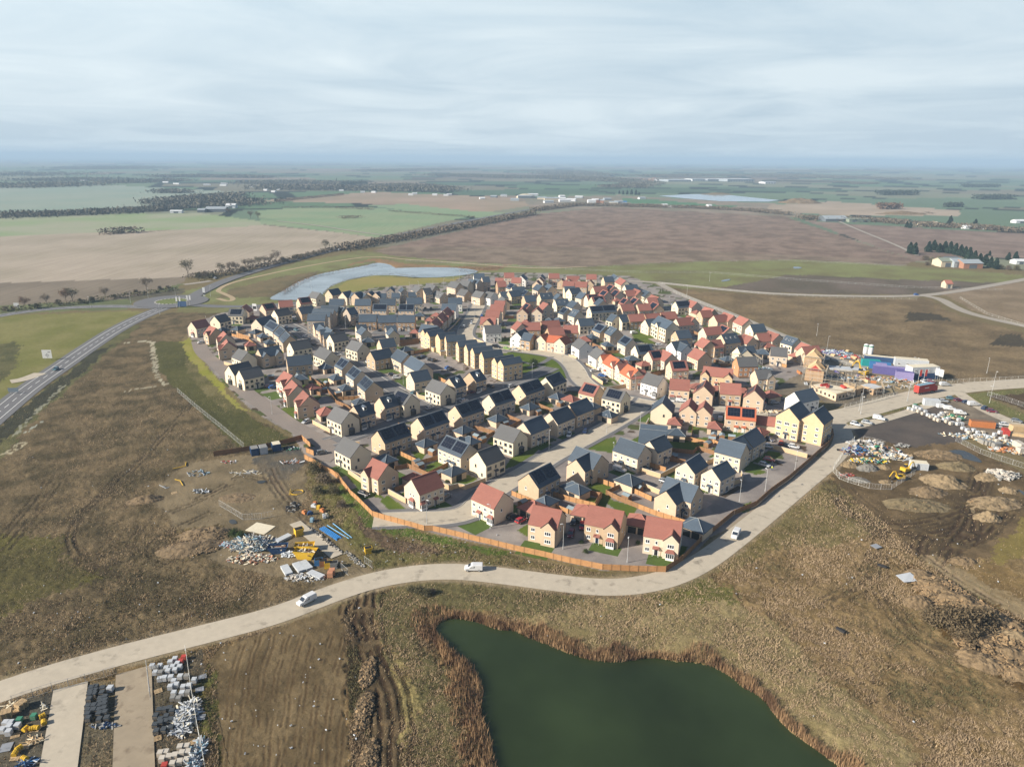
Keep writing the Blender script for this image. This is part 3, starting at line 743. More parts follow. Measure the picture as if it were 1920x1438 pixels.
# ------------------------------------------------------------------ water
def water(name, W, z, c, rough, bump, bscale=0.5):
    me = bpy.data.meshes.new(name); me.from_pydata([(p[0], p[1], z) for p in W], [], [tuple(range(len(W)))])
    m = bpy.data.materials.new(name + "_surface"); m.use_nodes = True
    N, L = m.node_tree.nodes, m.node_tree.links; b = N["Principled BSDF"]
    b.inputs["Roughness"].default_value = rough; b.inputs["IOR"].default_value = 1.33
    geo = N.new("ShaderNodeNewGeometry"); n = N.new("ShaderNodeTexNoise"); n.inputs["Scale"].default_value = 0.025; n.inputs["Detail"].default_value = 4
    L.new(geo.outputs["Position"], n.inputs["Vector"])
    r = N.new("ShaderNodeValToRGB"); r.color_ramp.elements[0].position = 0.32; r.color_ramp.elements[1].position = 0.7
    r.color_ramp.elements[0].color = (*[v * 0.55 for v in c], 1); r.color_ramp.elements[1].color = (*[v * 1.35 for v in c], 1)
    L.new(n.outputs["Fac"], r.inputs[0]); L.new(r.outputs[0], b.inputs["Base Color"])
    n2 = N.new("ShaderNodeTexNoise"); n2.inputs["Scale"].default_value = bscale; n2.inputs["Detail"].default_value = 3
    L.new(geo.outputs["Position"], n2.inputs["Vector"])
    bp = N.new("ShaderNodeBump"); bp.inputs["Distance"].default_value = bump; L.new(n2.outputs["Fac"], bp.inputs["Height"]); L.new(bp.outputs[0], b.inputs["Normal"])
    me.materials.append(m); o = ob(name, me); o['kind'] = 'structure'; return o
def smooth_poly(W, n=2): return smooth_line(W, n, closed=True)
water("pond_water", smooth_poly(POND_W), WL, (0.026, 0.040, 0.015), 0.16, 0.03)
water("lake_water", smooth_poly(LAKE_W), -0.5, (0.22, 0.26, 0.29), 0.10, 0.01, 0.8)
water("far_lake_water", LAKE_FAR_W, 0.6, (0.26, 0.30, 0.33), 0.1, 0.01, 0.8)
for px in ([(1772, 846), (1800, 842), (1825, 852), (1845, 868), (1830, 866), (1800, 858), (1780, 855)], [(1485, 501), (1497, 500), (1506, 503), (1490, 505)], [(1350, 527), (1365, 523), (1372, 525), (1356, 529)],
           [(1862, 1236), (1880, 1240), (1900, 1258), (1890, 1260), (1868, 1246)], [(1905, 915), (1925, 925), (1940, 935), (1920, 930)], [(480, 902), (500, 900), (495, 906), (484, 907)], [(428, 975), (440, 973), (446, 982), (432, 983)]):
    water("puddle_water", smooth_poly(PP(px, 0.06)), 0.12 if px[0][1] > 600 else 0.2, (0.07, 0.075, 0.075), 0.08, 0.005)
# ------------------------------------------------------------------ house materials
WALLM = {
    'b': mat("buff_brick", (0.575, 0.445, 0.32), 0.9, 0.07, 0.9, 0.15, rnd=0.06),
    'Y': mat("yellow_brick", (0.60, 0.45, 0.28), 0.9, 0.07, 0.9, 0.15, rnd=0.04),
    'n': mat("brown_brick", (0.42, 0.29, 0.18), 0.9, 0.09, 0.9, 0.15, rnd=0.06),
    'o': mat("orange_brick", (0.48, 0.25, 0.13), 0.9, 0.09, 0.9, 0.15),
    'y': mat("grey_brick", (0.42, 0.35, 0.28), 0.9, 0.08, 0.9, 0.15, rnd=0.04),
    'c': mat("cream_render", (0.70, 0.61, 0.46), 0.85, 0.03, 0.7, 0.12, rnd=0.05),
    'w': mat("white_render", (0.78, 0.76, 0.72), 0.8, 0.03, 0.7, 0.12)}
ROOFM = {
    's': mat("slate_roof", (0.056, 0.078, 0.106), 0.62, 0.14, 1.6, 0.2, spec=0.35, rnd=0.18, stretch=(0.7, 0.7, 4.0)),
    'g': mat("grey_tile_roof", (0.105, 0.107, 0.11), 0.75, 0.09, 1.6, 0.2, spec=0.35, rnd=0.12, stretch=(0.7, 0.7, 4.0)),
    'r': mat("red_tile_roof", (0.275, 0.115, 0.090), 0.85, 0.11, 1.6, 0.25, rnd=0.16, stretch=(0.7, 0.7, 4.0)),
    'o': mat("orange_tile_roof", (0.42, 0.12, 0.06), 0.8, 0.10, 1.6, 0.25, rnd=0.10, stretch=(0.7, 0.7, 4.0))}
RIDGEM = {'s': mat("slate_ridge", (0.22, 0.24, 0.25), 0.7), 'g': mat("grey_ridge", (0.16, 0.155, 0.15), 0.7), 'r': mat("red_ridge", (0.36, 0.15, 0.11), 0.8), 'o': mat("orange_ridge", (0.42, 0.15, 0.08), 0.8)}
FASCIA = mat("dark_fascia", (0.03, 0.03, 0.035), 0.6)
FRAME_W = mat("white_frame", (0.80, 0.80, 0.79), 0.5, 0.02)
FRAME_D = mat("dark_frame", (0.045, 0.05, 0.055), 0.5, 0.02)
GLASS = mat("window_glass", (0.025, 0.035, 0.05), 0.08, 0.1, spec=0.9)
DOORM = [mat("black_door", (0.03, 0.03, 0.035), 0.45), mat("navy_door", (0.03, 0.05, 0.09), 0.45), mat("white_door", (0.72, 0.72, 0.70), 0.5)]
PANELM = mat("solar_glass", (0.008, 0.011, 0.022), 0.22, 0.1, spec=0.6)
PANELF = mat("solar_edge", (0.05, 0.055, 0.065), 0.5)
GARDOOR = mat("garage_door", (0.02, 0.022, 0.026), 0.6)
DARKIN = mat("dark_opening", (0.012, 0.012, 0.012), 0.9)
LEADM = mat("lead_flat_roof", (0.16, 0.18, 0.20), 0.6)

# windows share their meshes: frame mesh + pane mesh per type.  Drawn in the x-z plane, facing -y, origin at bottom centre
def window_meshes(w, h, lights, fm, tag_):
    f = MB(); t = 0.115; d0, d1 = -0.05, 0.02
    f.box(-w / 2 - .08, w / 2 + .08, -0.11, 0.02, -0.1, -0.004)
    f.box(-w / 2, w / 2, d0, d1, 0, t); f.box(-w / 2, w / 2, d0, d1, h - t, h)
    xs = [-w / 2] + [-w / 2 + w * k / lights for k in range(1, lights)] + [w / 2]
    for k, xk in enumerate(xs):
        a = xk if k == 0 else (xk - t if k == lights else xk - t / 2)
        f.box(a, a + t, d0, d1, t, h - t)
    p = MB(); p.quad([(-w / 2 + .02, -0.015, .02), (w / 2 - .02, -0.015, .02), (w / 2 - .02, -0.015, h - .02), (-w / 2 + .02, -0.015, h - .02)])
    return f.mesh("window_" + tag_, [fm]), p.mesh("pane_" + tag_, [GLASS])
WIN = {}
for fk, fm in (('W', FRAME_W), ('D', FRAME_D)):
    for k, (w, h, l) in dict(s=(0.75, 1.05, 1), m=(1.25, 1.15, 2), l=(1.9, 1.2, 3), f=(1.7, 2.1, 2), t=(1.3, 1.35, 2), p=(2.3, 2.1, 3)).items():
        WIN[fk + k] = window_meshes(w, h, l, fm, fk + k)
def door_mesh(i):
    m = MB(); m.box(-0.6, 0.6, -0.05, 0.02, 0, 2.25, 0); m.box(-0.46, 0.46, -0.075, -0.05, 0.05, 2.1, 1)
    return m.mesh("front_door", [FRAME_W, DOORM[i]])
DOORS = [door_mesh(i) for i in range(3)]
def porch_mesh(rm):
    m = MB()
    m.slab((-0.95, -0.95, 2.35), (0.95, -0.95, 2.35), (0.95, 0.02, 2.85), (-0.95, 0.02, 2.85), 0.12)
    m.bar((-0.8, -0.85, 0), (-0.8, -0.85, 2.3), 0.06, 4, 1); m.bar((0.8, -0.85, 0), (0.8, -0.85, 2.3), 0.06, 4, 1)
    return m.mesh("porch", [rm, FRAME_W])
PORCH = {k: porch_mesh(m) for k, m in ROOFM.items()}
def bay_mesh(rm, fm, two=False):
    """square bay: frame/glass box with a small hipped roof"""
    m = MB()
    m.box(-1.15, 1.15, -0.75, 0.02, 0, 0.65, 1)
    m.box(-1.05, 1.05, -0.68, 0.02, 0.65, 2.2, 2)
    for x in (-1.12, -0.56, 0.0, 0.56, 1.12): m.box(x - 0.05, x + 0.05, -0.76, -0.62, 0.65, 2.25, 0)
    m.box(-1.15, 1.15, -0.76, -0.6, 2.1, 2.3, 0); m.box(-1.15, 1.15, -0.77, -0.6, 0.62, 0.74, 0)
    a = [(-1.35, -0.95, 2.3), (1.35, -0.95, 2.3), (1.35, 0.03, 2.3), (-1.35, 0.03, 2.3)]
    r = [(-0.7, 0.03, 3.1), (0.7, 0.03, 3.1)]
    m.quad([a[0], a[1], r[1], r[0]], 3); m.quad([a[1], a[2], r[1]], 3); m.quad([a[3], a[0], r[0]], 3); m.quad([a[3], a[2], a[1], a[0]], 3)
    return m.mesh("bay_window", [fm, fm if fm is FRAME_D else FRAME_W, GLASS, rm])
BAYS = {(r, f): bay_mesh(ROOFM[r], FRAME_W if f == 'W' else FRAME_D) for r in ROOFM for f in 'WD'}

def add_gable_part(W_mb, R_mb, L, w, he, hr, M, oh=0.28, og=0.12, th=0.16, x0=0.0, open_end=False, base=0.0):
    """walls and roof of a gabled block; local x along the ridge from x0 to L, centred on y; M places it"""
    poly = [(-w / 2, base), (w / 2, base), (w / 2, he), (0, hr - 0.02), (-w / 2, he)]
    W_mb.prism(poly, x0, L, 'x', 0, M)
    sl = (hr - he) / (w / 2)
    for s in (-1, 1):
        ye, ze = s * (w / 2 + oh), he - sl * oh
        zr = hr + th * 0.9
        a, b = (x0 - og, 0, zr), (L + og, 0, zr)
        c, d = (L + og, ye, ze + th * 0.9), (x0 - og, ye, ze + th * 0.9)
        q = [d, c, b, a] if s < 0 else [a, b, c, d]
        R_mb.slab(*[M @ Vector(p) for p in q], th, 0, 1)
    R_mb.box(x0 - og, L + og, -0.13, 0.13, hr + th * 0.75, hr + th * 1.25, 2, M)
def add_hip_roof(R_mb, L, w, he, hr, M, oh=0.3, rl=None):
    rl = max(0.02, L - w) if rl is None else rl
    x0, x1, y0, y1 = -oh, L + oh, -w / 2 - oh, w / 2 + oh
    ra, rb = (L / 2 - rl / 2, 0, hr), (L / 2 + rl / 2, 0, hr)
    c = [(x0, y0, he), (x1, y0, he), (x1, y1, he), (x0, y1, he)]
    for q in ((c[0], c[1], rb, ra), (c[1], c[2], rb), (c[2], c[3], ra, rb), (c[3], c[0], ra)):
        R_mb.quad([M @ Vector(p) for p in q], 0)
    R_mb.box(x0, x1, y0, y1, he - 0.18, he - 0.003, 1, M)
    for a, b in ((c[0], ra), (c[1], rb), (c[2], rb), (c[3], ra), (ra, rb)):
        R_mb.bar(M @ Vector(a), M @ Vector(b), 0.11, 4, 2)

WNAME = dict(b='buff brick', Y='yellow brick', n='brown brick', o='orange brick', y='grey brick', c='cream', w='white')
RNAME = dict(s='slate-roofed', g='grey-roofed', r='red-roofed', o='orange-roofed')
WALLM['b2'] = mat("pale_buff_brick", (0.61, 0.51, 0.395), 0.9, 0.07, 0.9, 0.15, rnd=0.06)
WALLM['b3'] = mat("tan_brick", (0.49, 0.37, 0.25), 0.9, 0.09, 0.9, 0.15, rnd=0.08)
HOUSES = []
FOOT = []
CAMV = Vector((0, 0, CAM_H))
def side_pick(u, v, mid, key):
    """+1/-1: which long side (direction s*v) is left / right / front of the photo"""
    if key == 'L': return 1 if v.x < 0 else -1
    if key == 'R': return 1 if v.x > 0 else -1
    return 1 if v.dot(-mid) > 0 else -1
def build_house(A, B, wall, roof, o, root=None, near=True):
    """A, B: ridge ends (photo px); o: options dict"""
    w, he, pitch = o.get('w', 7.8) * 1.09, o.get('h', 5.1) * 1.08, o.get('p', 42)
    hr = he + w / 2 * math.tan(R(pitch))
    a, b = P(*A, hr), P(*B, hr)
    flip = a.to_2d().length > b.to_2d().length
    if flip: a, b = b, a
    u = (b - a); u.z = 0; L = u.length; u.normalize()
    if 'rot' in o: u = Vector((math.cos(R(o['rot'])), math.sin(R(o['rot'])), 0))
    # ridge lengths read off the photo are noisy where the ridge points away: hold them to house sizes
    Lc = o['l'] if 'l' in o else min(max(L, 6.2), o.get('lm', 17.0))
    v = Vector((-u.y, u.x, 0))
    base = Vector((a.x, a.y, 0)); L = Lc
    mid = base + u * (L / 2)
    rz = math.atan2(u.y, u.x)
    if root is None:
        root = empty(o.get('name', 'house'), base, rz); sub = False
        M = Matrix.Identity(4)
        root['_w'] = random.choice(('b', 'b', 'b2', 'b2', 'b3'))
    else:
        sub = True
        M = root.matrix_basis.inverted() @ (Matrix.Translation(base) @ Matrix.Rotation(rz, 4, 'Z'))
    FOOT.append((mid.x, mid.y, max(L, w) / 2))
    Wm, Rm = MB(), MB()
    if o.get('hip'): 
        Wm.box(0, L, -w / 2, w / 2, 0, he, 0, M); add_hip_roof(Rm, L, w, he, hr, M)
    else:
        add_gable_part(Wm, Rm, L, w, he, hr, M, base=o.get('base', 0.0))
    dpc = o.get('plinth')
    fk = 'D' if wall == 'c' and not o.get('wf') else 'W'
    crosses = []
    for (sd, t, cw) in o.get('x', []):
        s = side_pick(u, v, mid, sd)
        xc = L * t
        if flip: xc = L - xc
        cw = cw or 4.2
        pr = 0.9
        chr_ = min(he + cw / 2 * math.tan(R(pitch + 3)), hr - 0.25)
        C = M @ Matrix.Translation((xc, 0, 0)) @ Matrix.Rotation(s * math.pi / 2, 4, 'Z')
        add_gable_part(Wm, Rm, w / 2 + pr, cw, he - 0.01, chr_, C, oh=0.22, og=0.1, x0=w / 2 - 0.8 if chr_ > he + 99 else 0.6)
        crosses.append((s, xc, cw, pr))
    ob("wall", Wm.mesh("wall", [WALLM[wall if wall != 'b' else root.get('_w', 'b')]]), root)
    ob("roof", Rm.mesh("roof", [ROOFM[roof], FASCIA, RIDGEM[roof]]), root)
    sl = math.atan2(hr - he, w / 2)
    # panels on a slope
    for (sd, n) in o.get('pv', []):
        s = side_pick(u, v, mid, sd)
        span = L - 1.2
        pwid = (span - (n - 1) * 0.8) / n if n > 1 else min(span, o.get('pl', 0.72) * L)
        slen = w / 2 / math.cos(sl)
        for k in range(n):
            x0 = (0.6 + k * (pwid + 0.8)) if n > 1 else (L - pwid) / 2
            mb = MB()
            T = M @ Matrix.Translation((x0, 0, hr + 0.16)) @ Matrix.Rotation(-s * sl, 4, 'X')
            y0, y1 = slen * 0.10, slen * 0.80
            nx, ny = max(2, int(pwid / 1.05)), 2
            mb.box(0, pwid, min(s * y0, s * y1), max(s * y0, s * y1), 0.0, 0.10, 1, T)
            for i in range(nx):
                for j in range(ny):
                    g = 0.035
                    xa, xb = pwid * i / nx + g, pwid * (i + 1) / nx - g
                    ya, yb = y0 + (y1 - y0) * j / ny + g, y0 + (y1 - y0) * (j + 1) / ny - g
                    mb.box(xa, xb, min(s * ya, s * yb), max(s * ya, s * yb), 0.10, 0.115, 0, T)
            ob("solar_panel", mb.mesh("solar_panel", [PANELM, PANELF]), root)
    for (sd, n) in o.get('sk', []):
        s = side_pick(u, v, mid, sd)
        for k in range(n):
            T = M @ Matrix.Translation((L * (k + 0.7) / (n + 0.4), 0, hr + 0.16)) @ Matrix.Rotation(-s * sl, 4, 'X') @ Matrix.Translation((0, s * w / 2 / math.cos(sl) * 0.45, 0))
            mb = MB(); mb.box(-0.42, 0.42, -0.6, 0.6, 0, 0.09, 0, T); mb.box(-0.34, 0.34, -0.52, 0.52, 0.09, 0.10, 1, T)
            ob("skylight", mb.mesh("skylight", [FRAME_W, GLASS]), root)
    for (sd, t) in o.get('dm', []):       # small box dormer
        s = side_pick(u, v, mid, sd)
        mb = MB(); C = M @ Matrix.Translation((L * t, 0, 0)) @ Matrix.Rotation(s * math.pi / 2, 4, 'Z')
        y = w / 2 * 0.62; z0 = hr - y * math.tan(sl); zt = z0 + 1.5
        mb.box(0.8, y, -0.75, 0.75, z0 - 0.3, zt, 1, C); mb.quad([C @ Vector(p) for p in ((y + .02, -0.6, z0 + .25), (y + .02, 0.6, z0 + .25), (y + .02, 0.6, zt - .15), (y + .02, -0.6, zt - .15))], 2)
        R2 = [(0.3, 0, zt + 0.7), (y + .2, 0, zt + 0.7)]
        for e in (-1, 1):
            q = [(0.3, e * 0.95, zt - 0.05), (y + .2, e * 0.95, zt - 0.05), R2[1], R2[0]]
            mb.slab(*[C @ Vector(p) for p in (q if e < 0 else q[::-1])], 0.08, 0)
        mb.quad([C @ Vector(p) for p in ((y + .01, -0.75, zt), (y + .01, 0.75, zt), (y + .01, 0, zt + 0.65))], 1)
        ob("dormer", mb.mesh("dormer", [ROOFM[roof], FRAME_W, GLASS]), root)
    if o.get('ch'):
        mb = MB(); mb.box(L - 0.9, L - 0.1, -0.35, 0.35, hr - 1.0, hr + 1.2, 0, M)
        ob("chimney", mb.mesh("chimney", [WALLM[wall]]), root)
    # windows on the sides the photo shows
    if not o.get('nw'):
        def put(key, T, part='window'):
            me, pn = WIN[fk + key]
            q = bpy.data.objects.new(part, me); q.matrix_basis = M @ T; COL.objects.link(q); q.parent = root
            p2 = bpy.data.objects.new("pane", pn); COL.objects.link(p2); p2.parent = q
        def put_me(name, me, T):
            q = bpy.data.objects.new(name, me); q.matrix_basis = M @ T; COL.objects.link(q); q.parent = root
        floors = max(1, int(round((he - 0.2) / 2.5)))
        fl_z = [0.95 + 2.45 * k for k in range(floors)]
        front = o.get('f')
        sides = []
        for s in (-1, 1):
            nrm = v * s
            if nrm.dot(-(mid + nrm * w / 2)) > -0.02 * mid.length: sides.append(('long', s, nrm))
        for s, c in ((-1, base), (1, base + u * L)):
            nrm = u * s
            if nrm.dot(-c) > 0: sides.append(('gab', s, nrm))
        fs = None
        if front in ('L', 'R', 'F'): fs = ('long', side_pick(u, v, mid, front))
        elif front == 'G': fs = ('gab', -1)
        elif sides: fs = sides[0][:2]
        for kind, s, nrm in sides:
            if kind == 'long':
                def T(x, z, d=0.0): return Matrix.Translation((x, s * (w / 2 + d), z)) @ Matrix.Rotation(0 if s < 0 else math.pi, 4, 'Z')
                span, cen = L, L / 2
            else:
                xx = 0 if s < 0 else L
                def T(x, z, d=0.0, xx=xx, s=s): return Matrix.Translation((xx + s * d, (-x if s < 0 else x), z)) @ Matrix.Rotation(-math.pi / 2 if s < 0 else math.pi / 2, 4, 'Z')
                span, cen = w, 0.0
            is_front = fs == (kind, s)
            blocked = [(xc - cw / 2 - 0.5, xc + cw / 2 + 0.5) for (cs, xc, cw, pr) in crosses if kind == 'long' and cs == s]
            def free(x): return all(not (p < x < q) for p, q in blocked)
            if is_front:
                n = max(2, int(round(span / 2.7)))
                xs = [cen - span / 2 + span * (k + 0.5) / n for k in range(n)]
                dk = n // 2 if not o.get('semi') else None
                doors = [dk] if dk is not None else [max(0, n // 2 - 1), n // 2]
                if o.get('bay') is not None and not crosses: bayk = 0 if dk != 0 else n - 1
                else: bayk = None
                for fi, z in enumerate(fl_z):
                    for k, x in enumerate(xs):
                        if not free(x): continue
                        if fi == 0 and k in doors:
                            put_me("front_door", DOORS[random.choice((0, 0, 1, 2))], T(x, 0.03)); put_me("porch", PORCH[roof], T(x, 0)); continue
                        if fi == 0 and k == bayk: put_me("bay_window", BAYS[(roof, fk)], T(x, 0)); continue
                        put('s' if (fi == 1 and k in doors and n > 2) else ('m' if span / n < 3.0 else 'l'), T(x, z))
            elif kind == 'long':
                if o.get('back', 1):
                    n = max(2, int(round(span / 3.0)))
                    for fi, z in enumerate(fl_z):
                        for k in range(n):
                            x = cen - span / 2 + span * (k + 0.5) / n
                            if not free(x): continue
                            if fi == 0 and k % 2 == 1: put('f', T(x, 0.05), 'french_window')
                            else: put('m', T(x, z))
            else:
                gw = o.get('gw', 1)
                if gw == 2 or o.get('gbay'):
                    for fi, z in enumerate(fl_z):
                        if fi == 0 and o.get('gbay'): put_me("bay_window", BAYS[(roof, fk)], T(0.3, 0)); continue
                        for x in ((-0.8, 0.8) if o.get('gbay') else (-w / 4, w / 4)): put('s' if o.get('gbay') else 'm', T(x, z))
                elif gw == 1:
                    put('s', T(random.choice((-1, 1)) * w * 0.12, fl_z[-1]))
                    if random.random() < 0.6: put('s', T(random.choice((-1, 1)) * w * 0.25, 0.95))
        for (cs, xc, cw, pr) in crosses:
            if (v * cs).dot(-mid) < 0: continue
            for fi, z in enumerate(fl_z):
                Tm = Matrix.Translation((xc, cs * (w / 2 + pr), z)) @ Matrix.Rotation(0 if cs < 0 else math.pi, 4, 'Z')
                if fi == 0 and o.get('bay') is not None:
                    put_me("bay_window", BAYS[(roof, fk)], Matrix.Translation((xc, cs * (w / 2 + pr), 0)) @ Matrix.Rotation(0 if cs < 0 else math.pi, 4, 'Z'))
                else: put('l' if cw > 3.6 else 'm', Tm)
    if not sub:
        o['wall'], o['roof'] = wall, roof
        HOUSES.append((root, o, proj((mid.x, mid.y, hr * 0.6))))
    return root

TILE = dict(A=(340, 500, 5.99), B=(600, 500, 5.99), C=(860, 500, 5.99), D=(1120, 500, 5.99), E=(1380, 560, 5.99), F=(400, 660, 5.99), G=(640, 660, 5.99), H=(900, 660, 5.99),
            I=(1160, 660, 5.99), J=(560, 840, 5.99), K=(820, 840, 5.99), L=(1080, 840, 5.99), M=(1280, 740, 5.99),
            P1=(350, 590, 11.98), P2=(500, 680, 11.98), P3=(500, 560, 11.98), P4=(600, 530, 11.98), P5=(720, 530, 11.98), P6=(840, 505, 11.98), P7=(960, 505, 11.98), P8=(1080, 505, 11.98),
            Q1=(940, 590, 11.98), Q2=(1060, 590, 11.98), Q3=(1200, 560, 11.98), Q4=(1280, 620, 11.98), Q5=(1400, 600, 11.98), Q6=(1180, 660, 11.98), Q7=(760, 620, 11.98), Q8=(1490, 640, 11.98))
